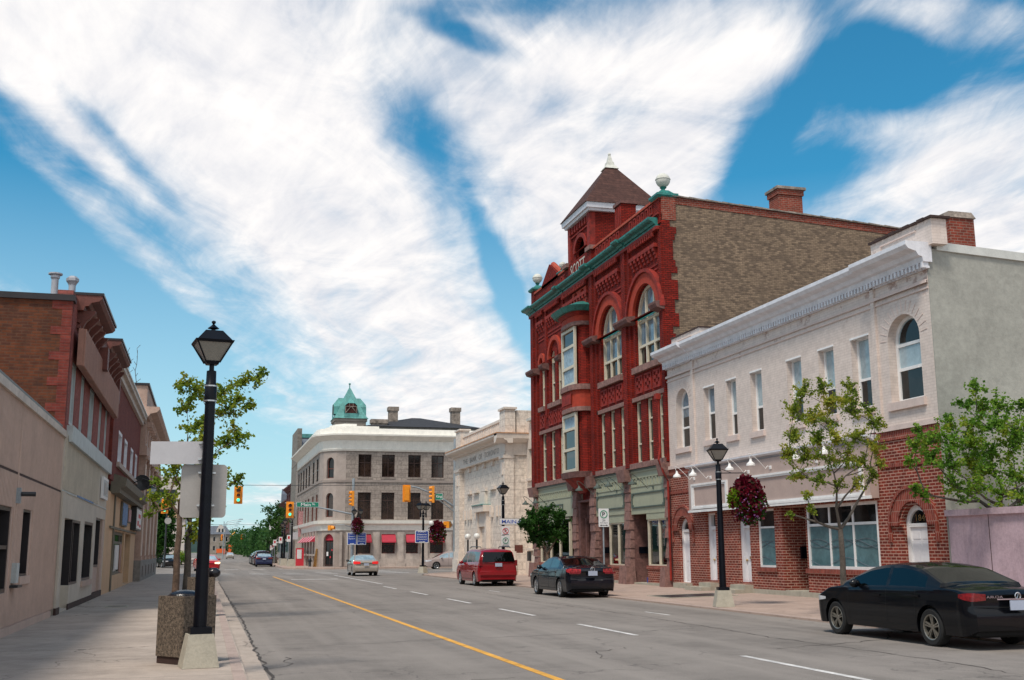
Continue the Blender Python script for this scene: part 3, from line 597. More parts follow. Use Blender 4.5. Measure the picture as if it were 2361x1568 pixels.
win(W, MR, rect(28.65, 32.65, 1.05, 3.05), d=-.02, fw=.09, frame='pure_white', pane='pane_frost', pane2='glass', split=2.42, bars=(2.42,), mull=(30.0, 31.33))
b = MB(MR)     # thin wave lines on the frosted panes
for (a, c) in ((28.72, 32.6), (34.88, 35.94)):
    for ph, zz in ((0, 1.85), (1.6, 1.82), (3.1, 1.85), (.7, 1.28)):
        P_ = [(a+(c-a)*i/26, -.047+(-.04 if a > 33 else 0), zz+.13*math.sin(ph+(a+(c-a)*i/26)*2.3)) for i in range(27)]; b.tube(P_, .007, 4)
obj('pane_pattern', b, 'slate', W)
part('entry_recess', W, 'lower_brick', MR, (34.2, 34.4, -1.6, -.4, .15, 3.2), (32.5, 32.75, -1.6, -.4, .15, 3.2), (32.5, 34.4, -1.8, -1.6, .15, 3.2)); part('entry_step', W, 'footing', MR, (32.8, 34.2, -.9, .02, .1, .32))
E_ = part('entry_door', W, 'sage_dark', MR, (32.9, 33.9, -1.6, -1.54, .3, 2.5))
part('letter_box', W, 'black_pole', mF(34.2), (XR+.6, XR+1.0, 0, .12, 1.35, 1.75))
# fascia with raised mouldings
part('fascia', W, 'taupe', MR, (28.45, 41.1, 0.02, .30, 3.12, 4.75)); cornice(W, MR, 28.3, 41.15, 4.70, 4.95, .42, 'cornice_white')
b = MB(MR)
for a, c, z0, z1 in ((37.6, 40.75, 3.22, 4.2), (28.75, 36.7, 3.18, 4.22)):
    for k_, (o_, dd) in enumerate(((0, .37), (.10, .345))): b.plate(rect(a+o_, c-o_, z0+o_*.6, z1-o_*.6), [rect(a+o_+.09, c-o_-.09, z0+o_*.6+.07, z1-o_*.6-.07)], .29, dd)
b.box(28.4, 41.1, .295, .36, 3.10, 3.19)
obj('fascia_moulding', b, 'pure_white', W)
def gooseneck(par, M, y, z, dz, m, rd=.75, s=1.0, cap=None, ch=0.0):
    b = MB(M); P_ = [(y, .28+ch, z)]
    for i in range(13):
        a = PI*(-.25+1.25*i/12); 
    P_ = [(y, .0+ch, z), (y, .12+ch, z+.05*s)]+[(y, ch+rd*(.45+.42*math.sin(a))*1.0, z+.05*s+.42*s*math.cos(a-1.2)) for a in [(-.6+2.9*i/12) for i in range(13)]]
    b.tube(P_, .012*s, 6); b.lathe(y, ch, [(.0, 0), (.07*s, 0), (.07*s, .025), (0, .03)], 10, 'y', z, False) if False else b.box(y-.06, y+.06, ch-.02, ch+.03, z-.06, z+.06)
    e = P_[-1]; o = obj('sign_lamp', b, m, par, smooth=True)
    s_ = MB(M); s_.lathe(e[0], e[1]+.02, [(.035*s, .05), (.05*s, -.02), (.07*s, -.06), (.15*s, -.12), (.16*s, -.19), (.14*s, -.18), (.06*s, -.08), (.03*s, 0)], 12, 'z', e[2], False); obj('lamp_shade', s_, cap or m, o, smooth=True)
for y, z in ((40.5, 4.42), (39.0, 4.38), (35.9, 4.38), (34.3, 4.42), (31.3, 4.40), (29.6, 4.42)): gooseneck(W, MR, y, z, .1, 'pure_white', rd=.95, s=.98, ch=.30)
gs = mF(Y0)
part('side_wall', W, 'grey_stucco', idm, (XR+.006, XR+19, Y0-.03, Y0+.3, .15, 9.82)); 
b = MB(); b.add([(XR+.3, Y0-.09, 9.78), (XR+19, Y0-.09, 8.9), (XR+19, Y0-.09, 9.12), (XR+.3, Y0-.09, 10.02), (XR+.3, Y0+.35, 9.78), (XR+19, Y0+.35, 8.9), (XR+19, Y0+.35, 9.12), (XR+.3, Y0+.35, 10.02)], [(0, 1, 2, 3), (4, 5, 6, 7), (3, 2, 6, 7), (0, 1, 5, 4), (0, 3, 7, 4), (1, 2, 6, 5)]); obj('side_coping', b, 'coping_metal', W)
b = MB(); b.box(XR+.4, XR+19, Y0+.3, 43.5, 5, 9.2); obj('roof', b, 'roof_dark', W)
b = MB(); b.box(22.15, 23.05, 28.6, 29.6, 9, 11.9); ch_ = obj('chimney', b, 'chimney_brick', W); b = MB(); b.frus(22.6, 29.1, 11.9, 12.12, .5, .55, .42, .46); obj('chimney_cap', b, 'chimney_stone', ch_)
part('roof_ridge_wall', W, 'chimney_brick', idm, (20.2, 22.2, 29.0, 29.3, 9, 10.75))
# ------------------------------------------------------------------ red brick hall
H = thing('red_brick_hall', 'ornate three storey red brick hall with tall arched windows, teal cornice and square tower', 'building', (XR, 53.7, .15))
A0, A1 = 43.62, 63.9
holes = []; 
big = [(44.22, 47.08, 9.88, 12.1), (48.88, 51.74, 9.88, 12.1)]
for q in big: holes.append(arcp(*q, 18, rise=1.45))
pair = [arcp(58.3, 59.02, 9.92, 12.55, 8), arcp(59.44, 60.28, 9.92, 12.55, 8), arcp(61.45, 62.15, 9.92, 12.5, 8), arcp(56.5, 57.1, 9.92, 12.5, 8)]
low = [(43.95, 44.62), (45.3, 45.95), (46.65, 47.3), (48.65, 49.3), (50.02, 50.68), (51.4, 52.05), (56.5, 57.15), (57.95, 58.75), (59.6, 60.4), (61.3, 62.1)]
holes += pair+[rect(a, c, 5.52, 8.35) for a, c in low]
b = MB(MR); b.plate(rect(A0, A1, 5.35, 15.75), holes, -.5, 0); obj('facade_wall', b, 'red_brick', H)
for q in big:
    u0, u1, z0, zs = q; o = arcp(u0, u1, z0, zs, 18, rise=1.45); cu = (u0+u1)/2; t1, t2 = u0+(u1-u0)/3, u0+2*(u1-u0)/3
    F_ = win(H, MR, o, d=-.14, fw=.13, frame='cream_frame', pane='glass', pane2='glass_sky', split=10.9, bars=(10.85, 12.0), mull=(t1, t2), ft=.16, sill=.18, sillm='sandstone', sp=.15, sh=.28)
    part('transom_bar', H, 'teal_trim', MR, (u0+.16, u1-.16, -.12, -.085, 12.08, 12.2))
    m_ = MB(MR)
    k = lambda r, rz, z0=12.1: arcp(cu-r, cu+r, z0, z0, 20, rise=rz)[2:]
    m_.plate(k(1.95, 1.95), [k(1.43, 1.45, 12.11)], -.02, .14); obj('window_arch', m_, 'red_arch', H)
    m_ = MB(MR); m_.plate(k(2.12, 2.12), [k(1.96, 1.96, 12.105)], -.02, .24); obj('arch_label', m_, 'red_trim', H)
for i, o in enumerate(pair):
    us = [p[0] for p in o]; win(H, MR, o, d=-.10, fw=.09, frame='cream_frame', pane='glass', bars=(11.1, 12.3), ft=.12)
m_ = MB(MR); k = lambda c, r, z0: arcp(c-r, c+r, z0, z0, 16)[2:]
m_.plate(k(59.29, 1.25, 12.5), [k(59.29, .98, 12.51)], -.02, .14); m_.plate(k(61.8, .62, 12.5), [k(61.8, .36, 12.51)], -.02, .14); m_.plate(k(56.8, .6, 12.5), [k(56.8, .36, 12.51)], -.02, .14)
obj('window_arch', m_, 'red_arch', H)
part('stone_sill', H, 'sandstone', MR, (58.1, 60.5, -.1, .16, 9.66, 9.92), (61.3, 62.4, -.1, .16, 9.66, 9.92), (56.3, 57.4, -.1, .16, 9.66, 9.92))
for a, c in low: win(H, MR, rect(a, c, 5.55, 8.33), d=-.09, fw=.075, frame='cream_frame', pane='glass', bars=(7.45, 6.4), ft=.10)
b = MB(MR)
for a, c in ((43.75, 47.5), (48.4, 52.3), (56.35, 62.4)): b.box(a, c, -.05, .10, 8.33, 8.52)
for a, c in ((43.7, 48.1), (48.15, 53.2), (56.5, 63.2)): b.box(a, c, -.1, .18, 5.28, 5.52)
obj('stone_band', b, 'sandstone', H)
# piers, imposts, panels, corbels
b = MB(MR)
for a, c, dd in ((43.60, 43.9, .09), (47.45, 48.5, .10), (47.75, 48.25, .2), (52.15, 53.2, .10), (52.45, 52.85, .2), (57.55, 57.9, .09), (60.75, 61.15, .09), (62.7, 63.9, .10), (63.1, 63.7, .2)): b.box(a, c, -.05, dd, 5.35 if dd > .095 or a < 44 else 9.2, 15.7)
obj('brick_pier', b, 'red_brick', H)
b = MB(MR)
for a, c in ((43.55, 44.35), (47.05, 48.8), (51.85, 53.4), (57.5, 58.1), (60.55, 61.3), (62.45, 64.0)): b.prof([(0, 11.95), (.38, 12.05), (.46, 12.2), (.46, 12.3), (0, 12.36)], a, c)
obj('impost_band', b, 'sandstone_dark', H)
b = MB(MR)
def rectpanels(a, c, n, z0, z1):
    w_ = (c-a)/n
    for i in range(n):
        x0 = a+i*w_+w_*.18; x1 = a+(i+1)*w_-w_*.18
        b.plate(rect(x0-.08, x1+.08, z0-.08, z1+.08), [rect(x0, x1, z0, z1)], 0, .05)
        for r_ in range(4):
            for q_ in range(3):
                if (r_+q_) % 2 == 0: xx = x0+(x1-x0)*q_/3; zz = z0+(z1-z0)*r_/4; b.box(xx, xx+(x1-x0)/3, 0, .04, zz, zz+(z1-z0)/4)
rectpanels(44.1, 47.2, 3, 8.75, 9.4); rectpanels(48.7, 51.9, 3, 8.75, 9.4); rectpanels(58.0, 60.7, 3, 8.75, 9.4); rectpanels(61.3, 62.5, 1, 8.75, 9.4); rectpanels(56.4, 57.5, 1, 8.75, 9.4)
obj('brick_panel', b, 'red_trim', H)
b = MB(MR)
for a, c in ((44.1, 47.2), (48.7, 51.95), (53.3, 57.4), (58.0, 60.7), (61.2, 62.6)):
    n = max(3, int((c-a)/.42))
    for i in range(n):
        x = a+(i+.25)*(c-a)/n; 
        for j in range(3): b.box(x, x+.2, 0, .07+.06*j, 14.42+j*.16, 14.58+j*.16)
    b.box(a, c, 0, .2, 14.9, 15.08)
    n = max(4, int((c-a)/.24))
    for i in range(n): x = a+(i+.25)*(c-a)/n; b.box(x, x+.11, .16, .27, 15.38, 15.6)
    for zz in (13.9, 14.1): b.box(a, c, 0, .04, zz, zz+.07)
b.box(43.7, 63.9, 0, .24, 15.6, 15.75)
obj('corbel_table', b, 'red_trim', H)
for i, (a, c, pr) in enumerate(((43.95, 47.7, .50), (47.7, 48.4, .64), (48.4, 52.3, .50), (52.3, 53.2, .64), (53.2, 57.4, .50), (57.4, 57.95, .64), (57.95, 62.7, .50), (62.7, 64.2, .64))): cornice(H, MR, a, c, 15.80, 16.2, pr, 'teal_trim')
# parapet
part('parapet', H, 'red_brick', MR, (43.62, 52.6, -.5, .05, 15.9, 17.0), (56.6, 63.9, -.5, .05, 15.9, 17.0), (52.4, 53.0, -.4, .2, 15.9, 17.0))
b = MB(MR)
for a, c, z0 in ((44.4, 47.4, 16.5), (48.6, 52.1, 16.5), (57.0, 58.0, 16.4)):
    n = int((c-a)/.5)
    for i in range(n): x = a+i*(c-a)/n; b.plate(rect(x+.05, x+.4, z0, z0+.45), [rect(x+.12, x+.33, z0+.08, z0+.37)], .04, .09)
b.box(43.7, 52.6, .04, .14, 16.3, 16.36)
obj('parapet_panel', b, 'red_trim', H)
part('parapet_coping', H, 'terracotta_red', MR, (43.62, 52.6, -.6, .12, 17.0, 17.11), (56.6, 63.2, -.6, .12, 17.0, 17.12))
part('name_panel', H, 'red_brick', MR, (53.0, 56.3, -.2, .15, 16.0, 17.1)); t = MB(MR); t.text('SCOTT', 53.5, 55.9, 16.35, 16.95, .165, flip=True, bold=.01); obj('name_lettering', t, 'coping_cream', H)
part('pier_cap', H, 'sandstone', MR, (56.2, 57.0, -.3, .3, 17.0, 17.22), (52.3, 53.1, -.3, .3, 17.0, 17.22))
b = MB(MR); b.plate([(58.3, 17.0), (61.5, 17.0), (61.5, 17.15), (59.95, 18.1), (58.3, 17.15)], [], -.4, .12); obj('gable', b, 'red_brick', H)
b = MB(MR)
for s_, e_ in (((58.3, 17.2), (59.95, 18.12)), ((61.6, 17.2), (59.95, 18.12))): b.tube([(s_[0], -.15, s_[1]), (e_[0], -.15, e_[1])], .16, 8)
obj('gable_coping', b, 'terracotta_red', H, smooth=True)
def finial(u, d, z, s=1.0, pier=None):
    if pier: part('corner_pier', H, 'red_brick', MR, (u-.42*s, u+.42*s, d-.42*s, d+.42*s, pier, z))
    b = MB(MR); b.frus(u, d, z, z+.12*s, .62*s, .62*s, .62*s, .62*s); b.frus(u, d, z-.12*s, z, .5*s, .5*s, .62*s, .62*s); b.frus(u, d, z+.12*s, z+.4*s, .5*s, .5*s, .22*s, .22*s); b.lathe(u, d, [(.12*s, 0), (.1*s, .12*s), (.2*s, .22*s), (.1*s, .3*s)], 10, 'z', z+.38*s)
    o = obj('finial', b, 'teal_trim', H)
    b = MB(MR); b.ball((u, d, z+1.02*s), .40*s, 16); b.lathe(u, d, [(.41*s, -.03), (.43*s, 0), (.41*s, .03)], 16, 'z', z+1.06*s, False); obj('finial_ball', b, 'finial_stone', o, smooth=True)
finial(43.98, -.28, 17.13, .82, 16.2); finial(63.4, -.2, 17.32, .76, 16.2); finial(58.25, -.15, 17.15, .48); finial(62.3, -2.6, 17.8, .5, 16)
# mini pier by the tower
part('attic_pier', H, 'red_brick', MR, (48.3, 49.2, -.7, .055, 17.0, 18.22)); part('attic_pier_cap', H, 'sandstone_dark', MR, (48.22, 49.28, -.8, .13, 18.22, 18.38))
part('attic_pier_flutes', H, 'red_trim', MR, *[(48.36+i*.22, 48.44+i*.22, .055, .1, 17.15, 18.1) for i in range(4)])
# tower
TX0, TX1, TY0, TY1 = XR-.02, XR+3.55, 52.8, 56.4
b = MB(MR); b.plate(rect(TY0, TY1, 16.0, 19.2), [arcp(53.75, 55.4, 16.9, 17.55, rise=.68)], -.18, .02); obj('tower_front', b, 'red_brick', H)
b = MB(MR); b.plate(arcp(53.5, 55.65, 17.5, 17.55, 14, rise=.92)[2:], [arcp(53.75, 55.4, 17.51, 17.56, 14, rise=.69)[2:]], 0, .09); obj('tower_arch', b, 'red_trim', H)
part('tower_walls', H, 'red_brick', idm, (TX0+.205, TX1, TY0, TY0+.3, 15.5, 19.2), (TX0+.35, TX1, TY1-.3, TY1, 15.5, 19.2), (TX1-.3, TX1, TY0+.3, TY1-.3, 15.5, 19.2))
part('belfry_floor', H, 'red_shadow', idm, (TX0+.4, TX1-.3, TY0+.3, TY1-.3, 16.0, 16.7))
b = MB(MR)
for i in range(8): b.box(53.0+i*.42, 53.18+i*.42, .0, .14, 18.7, 19.05)
b.box(TY0, TY1, .0, .10, 18.5, 18.57); b.box(TY0-.02, 53.2, -.2, .12, 16, 19.15); b.box(56.0, TY1+.02, -.2, .12, 16, 19.15); obj('tower_corbels', b, 'red_trim', H)
cx, cy = (TX0+TX1)/2, (TY0+TY1)/2; hx, hy = (TX1-TX0)/2, (TY1-TY0)/2
b = MB(); b.frus(cx, cy, 19.32, 19.62, hx+.33, hy+.33, hx+.36, hy+.36); b.frus(cx, cy, 19.18, 19.34, hx+.2, hy+.2, hx+.25, hy+.25); obj('tower_eaves', b, 'cornice_white', H)
b = MB(); b.frus(cx, cy, 19.6, 22.45, hx+.42, hy+.42, .15, .15); obj('tower_roof', b, 'shingles', H)
b = MB(); b.frus(cx, cy, 22.22, 22.42, .40, .40, .26, .26); b.frus(cx, cy, 22.42, 22.64, .22, .22, .19, .19); b.frus(cx, cy, 22.64, 23.05, .15, .15, .06, .06); b.ball((cx, cy, 23.12), .09, 8); obj('tower_finial', b, 'finial_stone', H)
# oriel
def half(c, rr, dd, z0, z1, n=12, chg=None):
    pts = []
    for i in range(n+1):
        a = PI*i/n; pts.append((c+rr*math.cos(a), dd*math.sin(a)))
    return pts
def oriel(name, m, c, r0, d0, z0, r1, d1, z1):
    b = MB(MR); n = 14; vs = []
    for r, d, z in ((r0, d0, z0), (r1, d1, z1)):
        for i in range(n+1): a = PI*i/n; vs.append((c+r*math.copysign(abs(math.cos(a))**.6, math.cos(a)), d*math.sin(a)**.6, z))
    k = n+1; fs = [(i, i+1, k+i+1, k+i) for i in range(n)]+[tuple(range(k)), tuple(range(k, 2*k))]
    b.add(vs, fs); return obj(name, b, m, H)
OC = 54.75
oriel('oriel_base', 'red_trim', OC, .5, .1, 4.55, 1.45, .8, 5.3); oriel('oriel_sill', 'sandstone_dark', OC, 1.55, .95, 5.3, 1.6, 1.0, 5.6)
oriel('oriel_body', 'red_brick', OC, 1.35, .55, 5.6, 1.35, .55, 8.75); oriel('oriel_band', 'sandstone', OC, 1.45, .9, 8.7, 1.45, .9, 8.92)
oriel('oriel_apron', 'red_arch', OC, 1.4, .85, 8.92, 1.4, .85, 9.85); oriel('oriel_sill', 'sandstone', OC, 1.5, .98, 9.8, 1.5, .98, 10.08)
oriel('oriel_body', 'red_brick', OC, 1.35, .55, 10.05, 1.35, .55, 13.3); oriel('oriel_band', 'sandstone', OC, 1.42, .9, 13.2, 1.42, .9, 13.4); oriel('oriel_head', 'red_arch', OC, 1.38, .85, 13.4, 1.38, .85, 13.72); oriel('oriel_dentils', 'red_trim', OC, 1.4, .9, 13.72, 1.6, 1.05, 13.9)
oriel('oriel_canopy', 'teal_trim', OC, 1.75, 1.2, 13.9, 2.0, 1.4, 14.15); oriel('oriel_roof', 'teal_trim', OC, 1.95, 1.35, 14.15, .9, .5, 14.55)
mo = lambda u, d, z: (XR-.62-d, u, z)
win(H, mo, rect(53.75, 55.95, 5.62, 8.66), d=.12, fw=.16, frame='cream_frame', pane='glass', pane2='curtain', split=7.9, bars=(7.85, 6.8), ft=.12)
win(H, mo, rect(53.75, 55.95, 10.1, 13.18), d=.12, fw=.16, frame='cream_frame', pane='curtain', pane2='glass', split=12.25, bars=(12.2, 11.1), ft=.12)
b = MB(MR); b.plate([(54.0, 9.1), (55.5, 9.1), (55.5, 9.65), (54.0, 9.65)], [], .86, .9); obj('oriel_panel', b, 'red_trim', H)
b = MB(MR); k = lambda c, r, z0: arcp(c-r, c+r, z0-.5, z0, 12)
b.plate(rect(53.6, 55.9, 14.4, 15.35), [k(54.2, .36, 14.95), k(55.3, .36, 14.95)], 0, .1); obj('twin_niche', b, 'red_arch', H)
# shopfront level
b = MB(MR)
def rough_pillar(a, c, z0, z1, dd=.12):
    z = z0; random.seed(int(a*10))
    while z < z1:
        h_ = min(z1-z, .42); q = random.uniform(-.05, .06)
        b.frus((a+c)/2, dd/2-.1+q/2, z, z+h_*.97, (c-a)/2, dd/2+.1+q/2, (c-a)/2-.03, dd/2+.07+q/2); z += h_
for a, c in ((62.95, 63.75), (55.75, 56.4), (52.85, 53.6), (48.1, 48.8), (43.62, 44.0)): rough_pillar(a, c, .9, 4.75)
obj('stone_pillar', b, 'sandstone', H)
b = MB(MR)
for a, c in ((62.9, 63.85), (55.7, 56.45), (52.8, 53.65), (48.0, 48.95), (43.6, 44.1)): b.frus((a+c)/2, .15, .12, .95, (c-a)/2+.05, .25, (c-a)/2+.0, .2); b.frus((a+c)/2, .12, 4.75, 5.3, (c-a)/2, .2, (c-a)/2+.06, .30)
obj('pillar_base', b, 'sandstone', H)
part('stone_lintel', H, 'sandstone_dark', MR, (53.5, 56.5, -.4, .05, 4.1, 4.2), (62.8, 64, -.3, .1, 5.2, 5.4))
segs = ((44.0, 48.1, 3.25), (48.8, 52.85, 3.3), (56.4, 62.95, 3.45))
for a, c, zb in segs:
    part('shop_fascia', H, 'sage', MR, (a, c, -.35, .02, zb, 5.2)); 
    b = MB(MR); n = int((c-a-.3)/.36)
    b.box(a+.05, c-.05, .02, .06, 5.12, 5.2); b.box(a+.05, c-.05, .02, .06, 4.85, 4.89); b.box(a+.05, c-.05, .02, .05, 4.46, 4.50)
    for i in range(n): x = a+.15+i*(c-a-.3)/n; b.box(x, x+.04, .02, .06, 4.52, 4.86); b.box(x, x+.2, .02, .055, 4.78, 4.83)
    obj('fascia_fretwork', b, 'sage', H)
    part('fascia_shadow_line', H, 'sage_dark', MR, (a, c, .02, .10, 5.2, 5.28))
for a, c, z0, z1 in ((44.15, 47.95, 3.52, 4.2), (48.9, 52.7, 3.58, 4.28), (58.2, 61.2, 3.0, 4.15)):
    b = MB(MR); b.plate(rect(a, c, z0, z1), [rect(a+.09, c-.09, z0+.06, z1-.06)], 0, .07)
    for x in (a+.09, c-.09-.12):
        for z in (z0+.06, z1-.14): b.box(x, x+.12, 0, .065, z, z+.08)
    obj('sign_board_frame', b, 'sage_dark', H); part('sign_board', H, 'sage', MR, (a+.09, c-.09, .0, .03, z0+.06, z1-.06))
for y, z in ((62.3, 4.15), (60.2, 4.15), (52.6, 4.45), (49.9, 4.42), (48.4, 4.42), (45.4, 4.35)): gooseneck(H, MR, y, z, .1, 'sage_dark', rd=1.25, s=1.25, ch=.02)
def shopwin(a, c, z0, z1, mul, dado='lower_brick', nm='shop_window', bar=None):
    f = MB(MR); f.plate(rect(a, c, z0, z1), [rect(a+.1, c-.1, z0+.06, z1-.08)], -.2, -.05)
    for u in mul: f.box(u-.06, u+.06, -.18, -.06, z0, z1)
    if bar: f.box(a, c, -.17, -.07, bar-.04, bar+.04)
    w_ = obj(nm, f, 'cream_frame', H); p = MB(MR); p.box(a+.03, c-.03, -.14, -.13, z0+.03, z1-.03); obj('pane', p, 'shop_glass', w_)
    if dado: part('brick_dado', H, dado, MR, (a, c, -.25, .0, .25, z0-.14)); part('window_ledge', H, 'soldier', MR, (a-.03, c+.03, -.2, .05, z0-.14, z0)); part('footing', H, 'footing', MR, (a, c, -.2, .06, .1, .25))
shopwin(44.0, 46.35, .98, 3.0, (45.1,)); shopwin(48.8, 51.25, .95, 2.95, (50.05,), bar=None); shopwin(57.4, 62.8, .98, 3.4, (59.2, 60.9), bar=None)
part('window_header', H, 'sage', MR, (48.8, 51.25, -.2, -.02, 2.93, 3.3), (44.0, 46.35, -.2, -.0, 2.98, 3.28))
part('entry_jamb', H, 'sandstone_dark', MR, (46.6, 48.1, -1.4, -1.2, .2, 3.25), (51.3, 52.9, -1.4, -1.2, .2, 3.3), (48.1, 48.75, -1.3, -.1, .2, 3.3), (52.86, 53.1, -1.3, -.1, .2, 3.3))
part('entry_step', H, 'footing', MR, (46.4, 48.1, -1.2, .02, .1, .22))
D_ = part('shop_door', H, 'olive_trim', MR, (46.75, 47.55, -1.2, -1.12, .25, 2.6)); part('pane', D_, 'glass', MR, (46.9, 47.4, -1.12, -1.1, .9, 2.4))
D_ = part('shop_door', H, 'olive_trim', MR, (51.5, 52.3, -1.2, -1.12, .25, 2.6)); part('pane', D_, 'glass', MR, (51.62, 52.18, -1.12, -1.1, .7, 2.4)); part('transom', H, 'cream_frame', MR, (51.3, 52.8, -1.18, -1.1, 2.6, 2.7))
part('letter_box', H, 'black_pole', mF(48.12), (XR+.3, XR+.75, 0, .12, 1.5, 1.8))
part('letter_box', H, 'black_pole', mF(52.88), (XR+.3, XR+.75, 0, .12, 1.5, 1.8))
# central doorway of dark sandstone
b = MB(MR); b.plate(rect(53.6, 55.75, .15, 4.1), [arcp(53.95, 55.1, .2, 2.9, rise=.7)], -.75, -.35); b.box(53.55, 53.8, -.35, .0, .15, 4.1); b.box(55.4, 55.75, -.35, 0, .15, 4.1); b.box(55.05, 55.22, -.35, -.2, .15, 3.3)
obj('stone_portal', b, 'sandstone_dark', H); D_ = part('entrance_door', H, 'red_shadow', MR, (53.9, 55.2, -.72, -.66, .2, 3.7)); part('portal_board', H, 'brown_trim', MR, (53.9, 54.3, -.3, -.2, 1.9, 2.2))
part('portal_jamb', H, 'wood_plank', MR, (56.38, 56.5, -.06, .02, .9, 3.4))
part('spandrel', H, 'red_trim', MR, (53.6, 55.8, -.4, -.3, 4.1, 5.35))
# downpipe at the right end
b = MB(MR); b.tube([(43.75, .35, 8.0), (43.75, .35, 5.9), (43.7, .45, 5.4), (43.55, .32, 4.9), (43.5, .14, 4.5), (43.5, .14, .4)], .05, 8); b.box(43.62, 43.9, .3, .5, 8.0, 8.25); obj('downpipe', b, 'red_trim', H, smooth=True)
# side wall, roof slope and chimney
b = MB(); Z1 = 16.15
b.add([(XR+.05, A0-.025, .2), (XR+12.9, A0-.025, .2), (XR+12.9, A0-.025, 16.15), (XR+7, A0-.025, 16.5), (XR+.65, A0-.025, 16.87), (XR+.05, A0-.025, 16.0), (XR+.05, A0+.3, .2), (XR+12.9, A0+.3, .2), (XR+12.9, A0+.3, 16.15), (XR+7, A0+.3, 16.5), (XR+.65, A0+.3, 16.87), (XR+.05, A0+.3, 16.0)],
      [(0, 1, 2, 3, 4, 5), tuple(range(6, 12))[::-1]]+[(i, (i+1) % 6, 6+(i+1) % 6, 6+i) for i in range(6)]); obj('side_wall', b, 'brown_brick', H)
b = MB()   # toothed red quoins and red brick edge under the coping
random.seed(4)
for i in range(37):
    z = 5.2+i*.3; e = .35+random.choice((0, .12, .3, .22)); b.box(XR-.02, XR+e, A0-.07, A0+.1, z, z+.29)
obj('quoins', b, 'red_brick', H)
b = MB(); sl = [(XR+.5, 16.60), (XR+7, 16.23), (XR+12.9, 15.88)]
for (xa, za), (xb, zb) in zip(sl, sl[1:]): b.add([(xa, A0-.05, za+.18), (xb, A0-.05, zb+.18), (xb, A0-.05, zb+.48), (xa, A0-.05, za+.5), (xa, A0+.3, za), (xb, A0+.3, zb), (xb, A0+.3, zb+.48), (xa, A0+.3, za+.5)], [(0, 1, 2, 3), (4, 5, 6, 7), (3, 2, 6, 7), (0, 1, 5, 4), (0, 3, 7, 4), (1, 2, 6, 5)])
b.box(XR-.02, XR+.66, A0-.08, A0+.3, 16.0, 17.08); obj('side_wall_edging', b, 'chimney_brick', H)
b = MB()
for (xa, za), (xb, zb) in zip(sl, sl[1:]):
    n = int((xb-xa)/.75)
    for i in range(n):
        x = xa+(xb-xa)*i/n; z = za+(zb-za)*i/n+.5; x2 = xa+(xb-xa)*(i+1)/n; z2 = za+(zb-za)*(i+1)/n+.5
        b.add([(x, A0-.14, z), (x2, A0-.14, z2), (x2, A0-.14, z2+.05), (x, A0-.14, z+.08), (x, A0+.4, z), (x2, A0+.4, z2), (x2, A0+.4, z2+.05), (x, A0+.4, z+.08)], [(0, 1, 2, 3), (4, 5, 6, 7), (3, 2, 6, 7), (0, 1, 5, 4), (0, 3, 7, 4), (1, 2, 6, 5)])
obj('side_coping', b, 'chimney_stone', H)
b = MB(); b.box(XR+.5, XR+12.9, A0+.3, 63.8, 5, 15.0); obj('roof', b, 'roof_dark', H)
b = MB(); b.box(24.78, 26.0, A0+.1, A0+1.0, 14.5, 17.9); b.box(24.72, 26.06, A0+.04, A0+1.06, 17.7, 17.95); c_ = obj('chimney', b, 'chimney_brick', H); b = MB(); b.box(24.66, 26.14, A0-.04, A0+1.15, 17.95, 18.08); obj('chimney_cap', b, 'chimney_stone', c_)
# shop interiors
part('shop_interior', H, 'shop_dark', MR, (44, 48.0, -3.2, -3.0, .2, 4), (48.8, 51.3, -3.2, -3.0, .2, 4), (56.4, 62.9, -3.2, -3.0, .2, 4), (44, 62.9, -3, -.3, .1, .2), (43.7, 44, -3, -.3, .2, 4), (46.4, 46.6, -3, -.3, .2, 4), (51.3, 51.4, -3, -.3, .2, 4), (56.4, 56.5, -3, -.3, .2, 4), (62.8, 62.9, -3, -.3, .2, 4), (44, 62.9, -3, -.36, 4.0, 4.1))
def mannequin(y, d, z, m, label, grp=None, s=.62):
    s = min(s, .62); hs = 1.0
    t = thing('dress_form', label, 'mannequin', MR(y, d, z), 0, grp)
    b = MB(); x, yy, zz = MR(y, d, z); b.lathe(x, yy, [(.36*s, .25), (.33*s, .45), (.15*s, .92), (.14*s, 1.0), (.2*s, 1.2), (.19*s, 1.32), (.07*s, 1.45)], 14, 'z', zz); obj('dress', b, m, t, smooth=True)
    b = MB(); b.lathe(x, yy, [(.2*s, 0), (.2*s, .03), (.02, .05), (.02, .3)], 10, 'z', zz); b.lathe(x, yy, [(.045*s, 1.42), (.04*s, 1.52)], 8, 'z', zz); obj('stand', b, 'black_pole', t)
mannequin(51.05, -.42, .8, 'dress_white', 'cream dress on a form in the middle shop window, left pane'); mannequin(50.1, -.42, .8, 'dress_teal', 'teal dress on a form in the middle shop window, right pane'); mannequin(49.55, -.36, .7, 'dress_white', 'white dress on a form at the right edge of the middle shop window', s=.9)
mannequin(46.15, -.42, .8, 'dress_red', 'red outfit on a form in the right shop window, left pane'); mannequin(45.0, -.42, .8, 'dress_red', 'red outfit on a form in the right shop window, right pane')
mannequin(62.4, -.42, .7, 'dress_white', 'pale garment on a form in the left shop window beside the tree')
t = thing('window_sign', 'small teal sign propped in the right shop window', 'sign', MR(45.9, -.35, 1.0)); part('board', t, 'dress_teal', MR, (45.45, 46.1, -.36, -.34, 1.0, 1.25)); b = MB(MR); b.text('THE REEF', 45.5, 46.05, 1.07, 1.19, -.332, flip=True); obj('lettering', b, 'sign_white', t)
